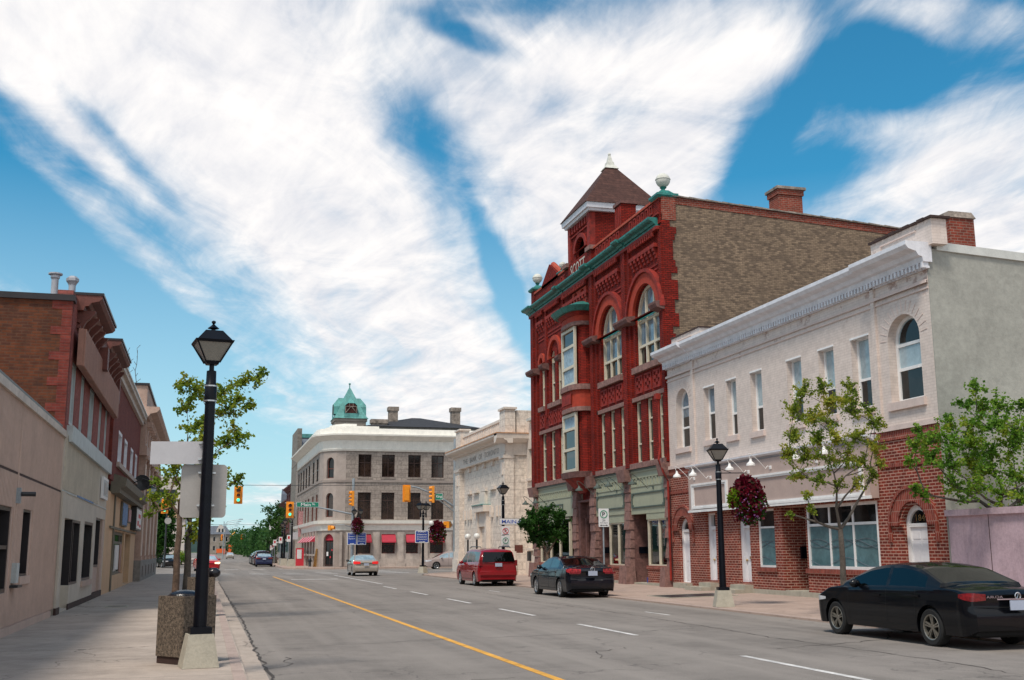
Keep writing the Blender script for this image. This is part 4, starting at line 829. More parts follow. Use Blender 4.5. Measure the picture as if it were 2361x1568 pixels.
t = thing('window_notice', 'white leaning notice with red lines in the right shop window', 'sign', MR(44.6, -.35, 1.0)); part('board', t, 'sign_white', MR, (44.35, 44.75, -.36, -.34, 1.0, 1.6)); part('lines', t, 'ink_red', MR, *[(44.42, 44.68, -.34, -.33, 1.1+i*.1, 1.14+i*.1) for i in range(4)])
tag(part('blue_tub', None, 'sign_blue', MR, (46.8, 47.1, -.5, -.25, .22, .45)), 'small blue tub on the step of the recessed shop doorway', 'tub')
# ------------------------------------------------------------------ stone bank
B = thing('stone_bank_building', 'cream cut-stone bank with carved name frieze, parapet and rust stained cornice', 'building', (XR, 76, .15))
b0, b1 = 69.5, 84.2
uw = [(80.0, 81.2), (77.8, 79.1), (75.4, 76.7), (73.0, 74.3), (70.7, 71.95)]
gw = [(81.0, 82.0), (78.6, 80.2), (74.9, 77.2), (72.6, 73.9), (70.6, 71.6)]
b = MB(MR); b.plate(rect(b0, b1, .15, 8.1), [rect(a, c, 5.93, 7.45) for a, c in uw]+[rect(a, c, .6, 4.2) for a, c in gw], -.5, 0); obj('facade_wall', b, 'bank_stone', B)
part('corner_pilaster', B, 'bank_stone', MR, (b0-.1, b0+.9, -.3, .35, 1.5, 8.0), (b1-1.5, b1+.05, -.3, .35, 1.5, 8.0), (b0+1.2, b0+1.4, 0, .12, 5, 7.8))
part('plinth', B, 'bank_trim', MR, (b0-.2, b0+1.1, -.4, .5, .1, 1.0), (b0-.15, b0+1.0, -.4, .42, 1.0, 1.6), (b1-1.6, b1+.2, -.4, .5, .1, 1.0), (b1-1.55, b1+.12, -.4, .42, 1.0, 1.6), (b0+1.1, b1-1.6, -.1, .12, .1, .7))
part('pilaster_cap', B, 'bank_trim', MR, (b0-.15, b0+1.0, -.3, .45, 7.55, 7.75), (b1-1.6, b1+.1, -.3, .45, 7.55, 7.75)); part('pilaster_ornament', B, 'bank_trim', MR, (b0+.2, b0+.6, .35, .42, 6.5, 7.3), (b1-1.0, b1-.6, .35, .42, 6.5, 7.3))
part('frieze', B, 'bank_trim', MR, (b0-.1, b1+.05, -.5, .3, 7.75, 8.55), (b0, b1, -.5, .36, 7.74, 7.82)); 
t = MB(MR); t.text('THE \u00b7 BANK \u00b7 OF \u00b7 TORONTO', b0+1.4, b1-2.6, 7.98, 8.36, .315, flip=True); obj('frieze_lettering', t, 'letter_dark', B)
cornice(B, MR, b0-.6, b1+.7, 8.5, 9.1, 1.0, 'bank_trim'); part('cornice_edge', B, 'rust_stain', MR, (b0-.62, b1+.72, -.1, 1.03, 9.1, 9.17))
part('parapet', B, 'bank_trim', MR, (b0+1.4, b1-1.6, -.3, .05, 9.1, 10.3), (b0+1.4, b1-1.6, -.3, .12, 10.12, 10.3)); b = MB(MR)
for i in range(22): x = b0+1.6+i*(b1-b0-3.5)/22; b.box(x, x+.06, .05, .09, 9.3, 10.1)
obj('parapet_balusters', b, 'bank_trim', B)
part('parapet_pier', B, 'bank_stone', MR, (b0-.1, b0+1.3, -.4, .3, 9.1, 10.75), (b1-1.6, b1, -.4, .3, 9.1, 10.7)); part('pier_cap', B, 'bank_trim', MR, (b0-.2, b0+1.4, -.5, .4, 10.75, 10.88), (b1-1.7, b1+.1, -.5, .4, 10.7, 10.82))
part('side_parapet', B, 'bank_stone', mF(b0), (XR+.5, XR+8, -.5, .0, 9.1, 10.7))
for a, c in uw: win(B, MR, rect(a, c, 5.93, 7.45), d=-.12, ft=.2, fw=.09, frame='bank_trim', pane='olive_trim', mull=((a+c)/2,), sill=.2, sillm='bank_trim', sh=.2); part('keystone', B, 'bank_trim', MR, ((a+c)/2-.25, (a+c)/2+.25, 0, .14, 7.4, 7.73))
for i, (a, c) in enumerate(gw):
    if i == 2:
        part('door_surround', B, 'bank_trim', MR, (a-.35, a+.1, -.3, .3, .15, 4.3), (c-.1, c+.35, -.3, .3, .15, 4.3), (a-.5, c+.5, -.3, .55, 4.3, 4.75), (a-.1, c+.1, -.4, .2, 3.3, 4.3), (a+.5, c-.5, 0, .2, 4.8, 5.7)); part('door_hood_edge', B, 'green_copper', MR, (a-.5, c+.5, 0, .62, 4.75, 4.80))
        D_ = part('entrance_door', B, 'black_pole', MR, (a+.4, c-.4, -.42, -.36, .3, 3.3)); part('door_jamb', B, 'bank_trim', MR, (a, a+.4, -.45, -.25, .2, 3.4), (c-.4, c, -.45, -.25, .2, 3.4))
    else: win(B, MR, rect(a, c, .6, 4.2), d=-.16, ft=.2, fw=.1, frame='bank_trim', pane='olive_trim', bars=(2.9,), mull=((a+c)/2,)); part('lintel_block', B, 'bank_trim', MR, (a-.2, a+.15, 0, .18, 3.9, 4.6), (c-.15, c+.2, 0, .18, 3.9, 4.6))
part('bank_side_wall', B, 'bank_stone', mF(b0), (XR+.01, 20.1, -14, .02, .15, 7.74), (XR-.1, XR+1.2, -.3, .1, .1, 1.5)); part('side_frieze', B, 'bank_trim', mF(b0), (XR-.28, 20.2, -.3, .13, 7.75, 8.54)); 
b = MB(mF(b0)); b.prof([(-.1, 8.5), (.3, 8.55), (.6, 8.8), (.65, 9.1), (-.1, 9.1)], XR-1.0, 20.3); obj('side_cornice', b, 'bank_trim', B); part('cornice_edge', B, 'rust_stain', mF(b0), (XR-1.02, 20.32, -.1, .68, 9.1, 9.16))
part('notice_board', B, 'brown_trim', mF(b0), (19.15, 19.75, .0, .06, 1.2, 2.0))
m20 = mR(20.05)
b = MB(m20); b.plate(rect(63.9, b0, .15, 9.9), [rect(68.2, 69.0, 6.2, 8.1), rect(68.2, 69.05, 1.8, 4.2)], -.4, 0); obj('link_wall', b, 'bank_trim', B); part('link_coping', B, 'coping_metal', m20, (63.9, 68.6, -.5, .25, 9.85, 10.02)); part('link_base', B, 'bank_trim', m20, (63.9, b0, 0, .15, .1, 1.35))
win(B, m20, rect(68.2, 69.0, 6.2, 8.1), d=-.2, fw=.08, frame='cream_frame', pane='glass_blind', bars=(7.0,), sill=.15, sillm='bank_trim'); win(B, m20, rect(68.2, 69.05, 1.8, 4.2), d=-.2, fw=.08, frame='cream_frame', pane='glass_blind', bars=(2.9,), sill=.2, sillm='bank_trim')
b = MB(); b.box(XR+.5, 36, b0, 83.9, 5, 9.2); b.box(20.5, 36, 63.9, b0, 5, 9.4); b.box(XR+.5, 36, 83.7, 84.0, .15, 9.2); obj('roof', b, 'bank_trim', B)
part('door_rail_post', B, 'black_pole', idm, (18.0, 18.1, 77.6, 77.7, .15, 2.4), (18.0, 18.1, 74.9, 75.0, .15, 2.4))
b = MB(); b.ball((18.05, 77.65, 2.62), .22); b.ball((18.05, 74.95, 2.62), .22); obj('globe_lamp', b, 'globe_white', B, smooth=True)
tag(part('night_deposit_box', None, 'dark_metal', m20, (68.0, 68.3, .15, .35, 1.0, 1.6)), 'rusty metal box mounted low on the pale wall between bank and red hall', 'box')
# ------------------------------------------------------------------ corner stone building
Kb = thing('corner_stone_building', 'three storey grey stone corner building with rounded white cornice and red window awnings', 'building', (13, 111, .15))
MK = mF(110); MKS = mR(10.9); XE = 32.0
path = [(10.9, 140), (10.9, 112.6), (11.02, 112.0), (11.15, 111.45), (12.3, 110.22), (12.75, 110.06), (13.2, 110), (XE, 110)]
xs3 = [(14.43, 15.73), (16.77, 18.07), (19.42, 20.70), (21.79, 23.06), (24.4, 25.7), (27, 28.3)]
b = MB(MK); b.plate(rect(13.2, XE, 4.6, 11.5), [rect(a, c, 8.87, 11.1) for a, c in xs3]+[rect(a, c, 4.72, 7.35) for a, c in xs3], -.5, 0); obj('main_wall', b, 'corner_stone', Kb)
kw = [114.0, 118.4, 123.4, 127.0, 130.6, 134.2, 137.5]
b = MB(MKS); b.plate(rect(112.6, 143, 4.6, 11.5), [rect(y, y+1.8, 8.6, 11.0) for y in kw]+[rect(y, y+1.8, 4.72, 7.35) for y in kw], -.5, 0); obj('street_wall', b, 'corner_stone', Kb)
for a, c in xs3:
    win(Kb, MK, rect(a, c, 8.87, 11.1), d=-.2, fw=.08, frame='skirt_brown', pane='glass_brown', mull=((a+c)/2,), bars=(10.3,), sill=.06, sillm='corner_stone', sp=.1)
    win(Kb, MK, rect(a, c, 4.72, 7.35), d=-.2, fw=.08, frame='skirt_brown', pane='glass_brown', mull=((a+c)/2,), bars=(6.55,))
for y in kw:
    win(Kb, MKS, rect(y, y+1.8, 8.6, 11.0), d=-.03, fw=.08, ft=.3, frame='coping_dark', pane='glass_brown', bars=(9.8,)); win(Kb, MKS, rect(y, y+1.8, 4.72, 7.35), d=-.03, ft=.3, fw=.08, frame='brown_trim', pane='glass_brown', bars=(6.3,))
pa, pb = Vector((11.15, 111.45)), Vector((12.3, 110.22)); e_ = (pb-pa).normalized(); n_ = Vector((e_.y, -e_.x))
if n_.y > 0: n_ = -n_
MD = lambda u, d, z: (pa.x+e_.x*u+n_.x*d, pa.y+e_.y*u+n_.y*d, z)
LB = (pb-pa).length; cu = LB/2+.05
b = MB(MD); b.plate(rect(0, LB, .1, 11.5), [arcp(cu-.46, cu+.46, 8.75, 10.35), arcp(cu-.46, cu+.46, 4.95, 6.85), arcp(cu-.62, cu+.62, .2, 2.7)], -.5, 0); obj('corner_wall', b, 'corner_render', Kb)
win(Kb, MD, arcp(cu-.46, cu+.46, 8.75, 10.35), d=-.2, fw=.07, frame='brown_trim', pane='glass', bars=(9.7,)); win(Kb, MD, arcp(cu-.46, cu+.46, 4.95, 6.85), d=-.2, fw=.07, frame='brown_trim', pane='glass_brown')
D_ = part('entrance_door', Kb, 'skirt_brown', MD, (cu-.62, cu+.62, -.34, -.28, .2, 2.6)); part('pane', D_, 'glass', MD, (cu-.5, cu-.05, -.28, -.26, .4, 2.5), (cu+.05, cu+.5, -.28, -.26, .4, 2.5)); part('notice', D_, 'sign_white', MD, (cu-.42, cu-.2, -.25, -.24, 1.2, 1.6)); part('sticker', D_, 'sign_red', MD, (cu+.0, cu+.14, -.25, -.24, 1.0, 1.18), (cu+.2, cu+.33, -.25, -.24, 1.7, 1.85))
b = MB(MD); b.plate(arcp(cu-.6, cu+.6, 2.66, 2.7)[2:], [], -.3, -.24); obj('door_fanlight_awning', b, 'awning_red', Kb)
for (p0, p1) in (((10.9, 112.6), (11.15, 111.45)), ((12.3, 110.22), (13.2, 110))):
    a_, c_ = Vector(p0), Vector(p1); ee = (c_-a_).normalized(); nn = Vector((ee.y, -ee.x)); nn = -nn if nn.y > 0 or nn.x > .3 else nn; LL = (c_-a_).length
    mm = lambda u, d, z, a_=a_, ee=ee, nn=nn: (a_.x+ee.x*u+nn.x*d, a_.y+ee.y*u+nn.y*d, z)
    part('corner_wall', Kb, 'corner_render', mm, (-.02, LL+.02, -.5, 0, .1, 11.5))
def ring(name, pts, m, z=None):
    b = MB(); b.sweep(path, pts); obj(name, b, m, Kb)
# path runs with the street side on its right-hand side, so offsets are outward when positive
ring('sill_band', [(-.1, 8.35), (.08, 8.35), (.12, 8.58), (-.1, 8.58)], 'corner_render')
ring('storey_cornice', [(-.3, 3.65), (.12, 3.65), (.18, 4.15), (.45, 4.3), (.5, 4.6), (.1, 4.62), (-.3, 4.62)], 'corner_white')
ring('frieze', [(-.3, 11.42), (.12, 11.42), (.2, 11.6), (.1, 11.66), (.14, 12.5), (-.3, 12.5)], 'corner_white')
ring('main_cornice', [(-.3, 12.5), (.25, 12.5), (.8, 12.85), (.9, 12.9), (.92, 13.05), (.5, 13.1), (.4, 13.65), (-.3, 13.65)], 'corner_white')
b = MB(); b.sweep([(11.9, 124), (11.9, 113.0), (12.3, 111.6), (13.3, 110.9), (16.5, 110.9)], [(-.3, 13.4), (.5, 13.4), (.45, 13.95), (-.3, 13.95)]); b.sweep([(12.2, 113.4), (12.6, 112), (13.3, 111.2), (14.3, 111.2)], [(-.3, 13.9), (.4, 13.9), (.35, 14.2), (-.3, 14.2)]); obj('attic_blocking', b, 'corner_white', Kb)
# ground floor main side
g1 = [(14.49, 15.8), (16.86, 18.2), (19.28, 20.5), (21.69, 23.06), (24.3, 25.6), (27, 28.3)]
b = MB(MK); b.plate(rect(13.2, XE, 0, 3.7), [rect(a, c, 1.4, 3.3) for a, c in g1], -.5, 0); obj('ground_floor_wall', b, 'corner_base', Kb)
for a, c in g1: win(Kb, MK, rect(a, c, 1.4, 3.3), d=-.25, fw=.08, frame='brown_trim', pane='glass_brown', bars=(2.3,))
b = MB(MK)
for a, c in ((15.95, 16.65), (18.35, 19.1), (20.75, 21.5), (23.2, 23.9), (25.8, 26.6)):
    b.box(a, c, 0, .16, .2, 3.5); b.box(a+.1, c-.1, .16, .2, .6, 3.3)
    b.box(a-.08, c+.08, 0, .24, .1, .55)
for a in (12.72, 13.3, 13.62): b.box(a, a+.24, .05, .30, .2, 3.5)
b.box(14.1, XE, 0, .12, .1, .9); obj('pilaster', b, 'corner_base', Kb)
for a, c in g1:
    w_ = MB(MK); w_.add([(a-.02, .02, 3.24), (c+.02, .02, 3.24), (c+.02, .55, 2.55), (a-.02, .55, 2.55), (a-.02, .02, 2.55), (c+.02, .02, 2.55), (a-.02, .55, 2.45), (c+.02, .55, 2.45)], [(0, 1, 2, 3), (0, 3, 4), (1, 5, 2), (3, 2, 7, 6), (4, 5, 2, 3)]); obj('awning', w_, 'awning_red', Kb)
yk = [113.3, 116.6, 119.9, 123.2, 126.5]
b = MB(MKS); b.plate(rect(112.6, 143, 0, 3.7), [rect(y, y+2.2, 1.35, 3.3) for y in yk]+[rect(y, y+2.6, .9, 3.5) for y in (131, 135, 139)], -.5, 0); obj('ground_floor_wall', b, 'corner_base', Kb)
b = MB(MKS)
for y in [112.8]+[q+2.35 for q in yk]+[130.4, 134, 138, 142]: b.box(y, y+.6, 0, .22, .1, 3.6)
for y in yk: b.box(y-.1, y+2.3, 0, .3, 1.2, 1.38)
obj('pilaster', b, 'corner_base', Kb)
for y in yk:
    win(Kb, MKS, rect(y, y+2.2, 1.35, 3.3), d=-.2, fw=.08, frame='brown_trim', pane='glass_brown')
    w_ = MB(MKS); w_.add([(y, .02, 3.25), (y+2.2, .02, 3.25), (y+2.2, .75, 2.6), (y, .75, 2.6), (y, .02, 2.6), (y+2.2, .02, 2.6)], [(0, 1, 2, 3), (1, 5, 2), (4, 5, 2, 3)]); o_ = obj('awning', w_, 'awning_pink', Kb)
    w_ = MB(MKS); w_.add([(y-.01, .03, 3.24), (y-.01, .74, 2.6), (y-.01, .03, 2.6)], [(0, 1, 2)]); obj('awning_end', w_, 'awning_red', o_)
for y in (131, 135, 139): win(Kb, MKS, rect(y, y+2.6, .9, 3.5), d=-.2, fw=.1, frame='corner_white', pane='glass')
b = MB(); b.box(11.6, XE, 114, 142, 5, 13.0); b.box(12.5, XE, 111, 114, 5, 13.0); b.box(10.91, 11.3, 142.8, 143, 0, 11.5); obj('roof', b, 'roof_dark', Kb)
# ------------------------------------------------------------------ clock tower behind
Tw = thing('belfry_tower', 'square stone tower with green copper belfry roof, open dormers and finial behind the corner building', 'tower', (15.45, 126.8, 0))
b = MB(); b.box(13.72, 17.18, 125.1, 128.5, 0, 16.1); b.box(13.6, 17.3, 125.0, 128.6, 16.1, 16.5); obj('tower_shaft', b, 'far_stone', Tw)
b = MB(); cx, cy = 15.45, 126.8; b.frus(cx, cy, 16.42, 16.52, 1.95, 1.95, 1.9, 1.9); b.frus(cx, cy, 16.52, 17.1, 1.85, 1.85, 1.50, 1.50); b.frus(cx, cy, 17.1, 20.1, 1.50, 1.50, .1, .1); obj('tower_roof', b, 'green_copper', Tw)
b = MB(); hw_ = .66
for k in range(4):
    a = k*PI/2; c_, s_ = math.cos(a), math.sin(a); L_ = 1.86
    rt = lambda x, y, z: (cx+x*c_-y*s_, cy+x*s_+y*c_, z)
    b.add([(-hw_-.1, -L_, 16.55), (-hw_-.1, -L_, 17.0), (-hw_, -L_, 17.9), (-.38, -L_, 18.15), (.38, -L_, 18.15), (hw_, -L_, 17.9), (hw_+.1, -L_, 17.0), (hw_+.1, -L_, 16.55), (0, -1.25, 18.95),
           (-hw_-.1, 0, 16.55), (-hw_-.1, 0, 17.0), (-hw_, 0, 17.9), (0, 0, 18.95), (hw_, 0, 17.9), (hw_+.1, 0, 17.0)],
          [(2, 3, 8), (3, 4, 8), (4, 5, 8), (2, 8, 12, 11), (5, 13, 12, 8), (1, 2, 11, 10), (6, 14, 13, 5), (0, 7, 6, 1)], rt)
obj('dormer_roof', b, 'green_copper', Tw)
b = MB()
for k in range(4):
    a = k*PI/2; c_, s_ = math.cos(a), math.sin(a); rt = lambda x, y, z: (cx+x*c_-y*s_, cy+x*s_+y*c_, z)
    b.add([(-.6, -1.83, 17.0), (-.6, -1.83, 17.75), (-.4, -1.83, 18.1), (.4, -1.83, 18.1), (.6, -1.83, 17.75), (.6, -1.83, 17.0)], [(0, 1, 2, 3, 4, 5)], rt)
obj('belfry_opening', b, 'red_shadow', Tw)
b = MB()
for x in (-.66, .60): b.box(cx+x, cx+x+.06, cy-1.92, cy-1.85, 17.0, 17.8)
b.box(cx-.62, cx+.62, cy-1.92, cy-1.85, 17.72, 17.80)
for x in (-.22, .18): b.box(cx+x, cx+x+.05, cy-1.92, cy-1.85, 17.8, 18.1)
b.tube([(cx-.6, cy-1.88, 17.05), (cx-.05, cy-1.88, 17.72)], .04, 4); b.tube([(cx+.6, cy-1.88, 17.05), (cx+.05, cy-1.88, 17.72)], .04, 4); obj('dormer_bracing', b, 'chimney_stone', Tw)
b = MB(); b.lathe(cx, cy, [(.14, 0), (.1, .06), (.06, .1), (.06, .5), (.13, .56), (.13, .66), (.02, .72)], 8, 'z', 20.0); obj('finial', b, 'green_copper', Tw)
Sl = thing('slate_roofed_building', 'tall stone gable and blue slate roof with green ridge beyond the corner building', 'building', (13, 141, 0))
b = MB(); b.box(10.95, 11.5, 143.1, 152, 0, 17.1); obj('gable_wall', b, 'grey_stone', Sl)
b = MB(); b.add([(11.5, 143.2, 11.5), (20, 143.2, 11.5), (20, 149, 16.8), (11.5, 149, 16.8)], [(0, 1, 2, 3)]); b.box(11.5, 20, 149, 151, 0, 16.75); obj('slate_roof', b, 'slate', Sl); b = MB(); b.box(11.5, 20, 148.4, 149.2, 16.45, 16.95); obj('ridge', b, 'green_copper', Sl)
b = MB(); b.box(11.5, 20, 143.2, 151, 0, 11.5); obj('wall', b, 'grey_stone', Sl)
Hp = thing('hip_roofed_building', 'dark hip roof with two tall blackened stone chimneys behind the white cornice', 'building', (23.5, 126, 0))
b = MB(); b.box(16.6, 30, 121.5, 131, 0, 15.2); obj('wall', b, 'grey_stone', Hp); b = MB(); b.add([(16.4, 121.3, 15.2), (30.2, 121.3, 15.2), (30.2, 131.2, 15.2), (16.4, 131.2, 15.2), (22.6, 126, 16.75), (23.6, 126, 16.75)], [(0, 1, 5, 4), (1, 2, 5), (2, 3, 4, 5), (3, 0, 4)]); obj('hip_roof', b, 'roof_dark', Hp)
for x, z, w2, y in ((20.15, 17.6, .5, 124.5), (27.4, 17.7, .5, 124.5), (18.25, 15.9, .85, 122.5)):
    b = MB(); b.box(x-w2, x+w2, y-.5, y+.5, 14, z-.3); o_ = obj('chimney', b, 'chimney_stone', Hp); b = MB(); b.box(x-w2-.1, x+w2+.1, y-.6, y+.6, z-.3, z+.15); obj('chimney_cap', b, 'chimney_stone', o_)
# ------------------------------------------------------------------ far right row
def rowb(name, label, X, ya, yb, h, m, cm, gable=False, n=3, fl=3, shop='awning_red'):
    t = thing(name, label, 'building', (X, (ya+yb)/2, 0)); M = mR(X)
    hs = []
    fh = (h-4.2)/(fl-1) if fl > 1 else 3
    for f in range(fl-1):
        for i in range(n): u = ya+(i+.25)*(yb-ya)/n; hs.append((u, u+(yb-ya)/n*.42, 4.5+f*fh, 4.5+f*fh+fh*.68))
    b = MB(M); b.plate(rect(ya, yb, 0, h), [rect(*q) for q in hs], -.4, 0); b.box(ya, yb, -9, -.4, 0, h-.2); obj('wall', b, m, t)
    for q in hs: win(t, M, rect(*q), d=-.15, fw=.08, frame='far_pale', pane='glass_brown', bars=((q[2]+q[3])/2,))
    cornice(t, M, ya, yb, h-.2, h+.4, .6, cm); part('shopfront', t, 'far_pale', M, (ya+.3, yb-.3, 0, .15, 3.1, 3.8)); part('shop_window', t, 'glass', M, (ya+.5, yb-.5, 0, .08, .6, 3.0))
    if gable:
        for i in range(2): u = ya+(i+.5)*(yb-ya)/2; b = MB(M); b.plate([(u-1.6, h+.3), (u+1.6, h+.3), (u+1.3, h+2.0), (u, h+2.9), (u-1.3, h+2.0)], [], -2, .1); obj('gable', b, 'slate', t)
    return t
rowb('row_building', 'grey stone three storey building directly beyond the corner building', 11.5, 143.2, 151.5, 12.3, 'far_stone', 'far_stone')
t_ = rowb('row_building', 'dark red brick building with small pale dome down the street', 11.6, 151.8, 169, 10.3, 'far_brick', 'far_brick', n=5); b = MB(); b.ball((12.2, 153.5, 11.9), 1.1, 10, (1, 1, 1)); b.box(11.5, 13, 152.6, 154.4, 10.3, 11.9); obj('dome', b, 'far_pale', t_)
rowb('row_building', 'dark red brick building with grey gables down the street', 12.2, 169.3, 194, 8.9, 'far_brick', 'far_brick', True, n=6)
rowb('row_building', 'low shop building with white fascia at the end of the right row', 12.8, 194.5, 214, 6.0, 'far_brick', 'far_pale', n=4, fl=2)
t = thing('roof_sign', 'red and white shop sign on the low building at the end of the row', 'sign', (12.5, 200, 6.4)); b = MB(); b.box(10.9, 12.6, 199.8, 200.1, 5.3, 7.0); obj('board', b, 'sign_white', t); b = MB(); b.box(11.6, 12.6, 199.7, 199.79, 7.0, 7.6); obj('top_board', b, 'sign_red', t)
# ------------------------------------------------------------------ far left building and others
t = thing('mansard_building', 'pale stone building with dark mansard roof and dormer at the far end of the street', 'building', (3, 405, .7))
M = mF(400); hs = [(u, u+.9, z, z+1.7) for u in (.8, 3.0, 5.2, 7.0) for z in (1.9, 5.0)]
b = MB(M); b.plate(rect(.2, 8.6, .5, 7.6), [rect(*q) for q in hs], -.4, 0); b.box(.2, 8.6, -10, -.4, .5, 7.6); obj('wall', b, 'far_stone', t)
for q in hs: win(t, M, rect(*q), d=-.1, fw=.1, frame='far_pale', pane='glass')
b = MB(); b.add([(-.1, 399.5, 7.5), (8.9, 399.5, 7.5), (8.9, 410, 7.5), (-.1, 410, 7.5), (1.2, 401, 10.4), (7.2, 401, 10.4), (7.2, 409, 10.4), (1.2, 409, 10.4)], [(0, 1, 5, 4), (1, 2, 6, 5), (2, 3, 7, 6), (3, 0, 4, 7), (4, 5, 6, 7)]); obj('mansard_roof', b, 'slate', t)
b = MB(M); b.plate([(3.9, 7.6), (7.1, 7.6), (6.9, 9.2), (5.9, 10.7), (4.9, 10.7), (4.1, 9.2)], [], -.8, .1); o_ = obj('dormer', b, 'far_pale', t); b = MB(M); b.box(4.7, 5.3, .1, .14, 8.3, 9.4); b.box(5.8, 6.4, .1, .14, 8.3, 9.4); obj('dormer_window', b, 'glass', o_)
t = thing('modern_block', 'pale modern block with beige bands and louvred windows behind the left trees', 'building', (-8, 168, 0)); M = mF(162)
b = MB(M); b.box(-24, -2.6, -14, 0, 0, 12); obj('wall', b, 'far_pale', t); part('band', t, 'peach', M, (-24, -2.5, 0, .25, 6.3, 7.2)); part('window_strip', t, 'glass', M, (-24, -5.5, 0, .05, 3.9, 6.1)); part('louvre', t, 'far_stone', M, *[(-24, -5.5, .05, .12, 4.1+i*.4, 4.2+i*.4) for i in range(5)]); part('upper_windows', t, 'glass', M, (-24, -4, 0, .05, 8.3, 10.2)); part('lower_wall', t, 'far_stone', M, (-24, -5.3, 0, .1, 0, 3.6))
# ------------------------------------------------------------------ left side of the street
LX = -3.6; ML = mL(LX)
def ribs(par, M, u0, u1, z0, z1, holes, m, step=.15, w=.06, d=.03):
    b = MB(M); u = u0+step/2
    while u < u1-.03:
        segs_ = [(z0, z1)]
        for (a, c, p, q) in holes:
            if a-.06 < u < c+.06: segs_ = [s2 for s in segs_ for s2 in ((s[0], min(s[1], p)), (max(s[0], q), s[1])) if s2[1]-s2[0] > .02]
        for s in segs_: b.box(u, u+w, 0, d, *s)
        u += step
    return obj('cladding_ribs', b, m, par)
L1 = thing('beige_clad_building', 'low beige building clad in ribbed panels at the left edge', 'building', (LX, 24, .15))
hb = [(19.5, 23.35, .95, 2.56), (24.7, 25.85, 1.22, 2.58)]
b = MB(ML); b.plate(rect(8, 30.5, .3, 4.66), [rect(*q) for q in hb], -.4, 0); b.box(8, 30.5, -8, -.4, .3, 4.6); obj('wall', b, 'left_beige', L1)
ribs(L1, ML, 15, 30.45, .32, 3.2, hb, 'left_beige'); ribs(L1, ML, 15, 30.45, 3.26, 4.62, [], 'left_beige', step=.12, w=.05, d=.025)
part('panel_seam', L1, 'skirt_brown', ML, (8, 30.5, 0, .022, 3.205, 3.25)); part('base_kerb', L1, 'left_beige', ML, (8, 29.8, 0, .06, .1, .30)); part('coping', L1, 'coping_cream', ML, (8, 30.55, -.5, .08, 4.60, 4.76)); part('coping_flashing', L1, 'coping_dark', ML, (8, 30.3, -.5, -.02, 4.76, 4.90))
win(L1, ML, rect(*hb[0]), d=-.02, ft=.25, fw=.08, frame='coping_dark', pane='glass', mull=(20.8, 22.1), bars=(1.8,)); win(L1, ML, rect(*hb[1]), d=-.01, ft=.3, fw=.05, frame='coping_dark', pane='glass', sill=.06, sillm='left_beige')
t = thing('security_camera', 'small grey security camera on the ribbed beige wall above the windows', 'camera', (LX, 23.75, 2.9)); part('bracket', t, 'galvanised', ML, (23.6, 23.72, 0, .10, 2.65, 2.95)); b = MB(ML); b.tube([(23.66, .1, 2.83), (23.72, .36, 2.83)], .045, 8); obj('housing', b, 'dark_metal', t); b = MB(ML); b.tube([(23.62, .03, 2.9), (23.62, .03, 4.1)], .018, 6); b.tube([(23.8, .03, .95), (23.66, .03, 2.7)], .018, 6); obj('conduit', b, 'left_beige', t)
t = thing('menu_box', 'small framed menu box with shelf mounted low on the beige wall', 'box', (LX, 23.9, 1.3)); part('frame', t, 'window_grey', ML, (23.65, 24.0, 0, .12, 1.12, 1.5)); part('shelf', t, 'dark_metal', ML, (23.55, 24.1, 0, .18, 1.03, 1.08))
L2 = thing('old_brick_building', 'two storey old brick building with cream clad shopfront, ribbed panel and bracketed brown cornice', 'building', (LX, 37, .15))
hc = [(31.2, 35.6, .2, 2.6), (36.7, 39.5, .83, 2.64), (40.4, 43.9, .2, 2.86)]
b = MB(ML); b.plate(rect(30.5, 44.0, .15, 4.75), [rect(*q) for q in hc], -.35, .04); obj('shopfront_wall', b, 'left_cream_plain', L2)
ML2 = mL(LX+.04); ribs(L2, ML2, 30.6, 40.6, 3.3, 4.7, [], 'left_cream', step=.16); part('panel_seam', L2, 'window_grey', ML2, (30.5, 44, 0, .02, 3.24, 3.28)); part('corner_post', L2, 'left_cream_plain', ML2, (30.48, 31.15, 0, .05, .3, 3.24)); part('skirting', L2, 'skirt_brown', ML2, (30.45, 31.2, 0, .06, .1, .32), (33.3, 40.3, 0, .03, .1, .30))
part('upper_band', L2, 'window_grey', ML2, (31, 44, -.3, .12, 4.55, 4.98)); part('seam_stripe', L2, 'poster_blue', ML2, (34.0, 38.8, .015, .03, 3.25, 3.30))
part('recess', L2, 'left_cream_plain', ML2, (33.2, 33.4, -1.3, -.35, .15, 2.6), (31.2, 35.6, -1.5, -1.3, .15, 2.7), (33.2, 35.6, -.6, -.3, .2, .78)); part('recess_panel', L2, 'olive_trim', ML2, (31.3, 32.0, -1.28, -1.2, .2, 2.5), (31.22, 31.5, -1.3, -.3, .2, 2.5))
win(L2, ML2, rect(33.6, 35.6, .8, 2.6), d=-.02, ft=.25, fw=.07, frame='coping_dark', pane='glass', mull=(34.1,)); win(L2, ML2, rect(*hc[1]), d=-.02, ft=.25, fw=.08, frame='coping_dark', pane='glass', sill=.06, sillm='left_beige')
part('low_wall', L2, 'left_cream_plain', ML2, (33.5, 35.6, -.35, .0, .2, .8)); win(L2, ML2, rect(40.4, 42.4, 1.2, 2.86), d=-.03, ft=.3, fw=.07, frame='coping_dark', pane='glass'); part('recess', L2, 'left_beige', ML2, (40.4, 42.4, -.35, -.05, .2, 1.2), (43.2, 43.9, -.3, -.02, .2, 2.86), (42.4, 43.2, -.8, -.7, .2, 2.8)); part('skirting', L2, 'skirt_brown', ML2, (40.35, 43.9, -.05, .02, .1, .35))
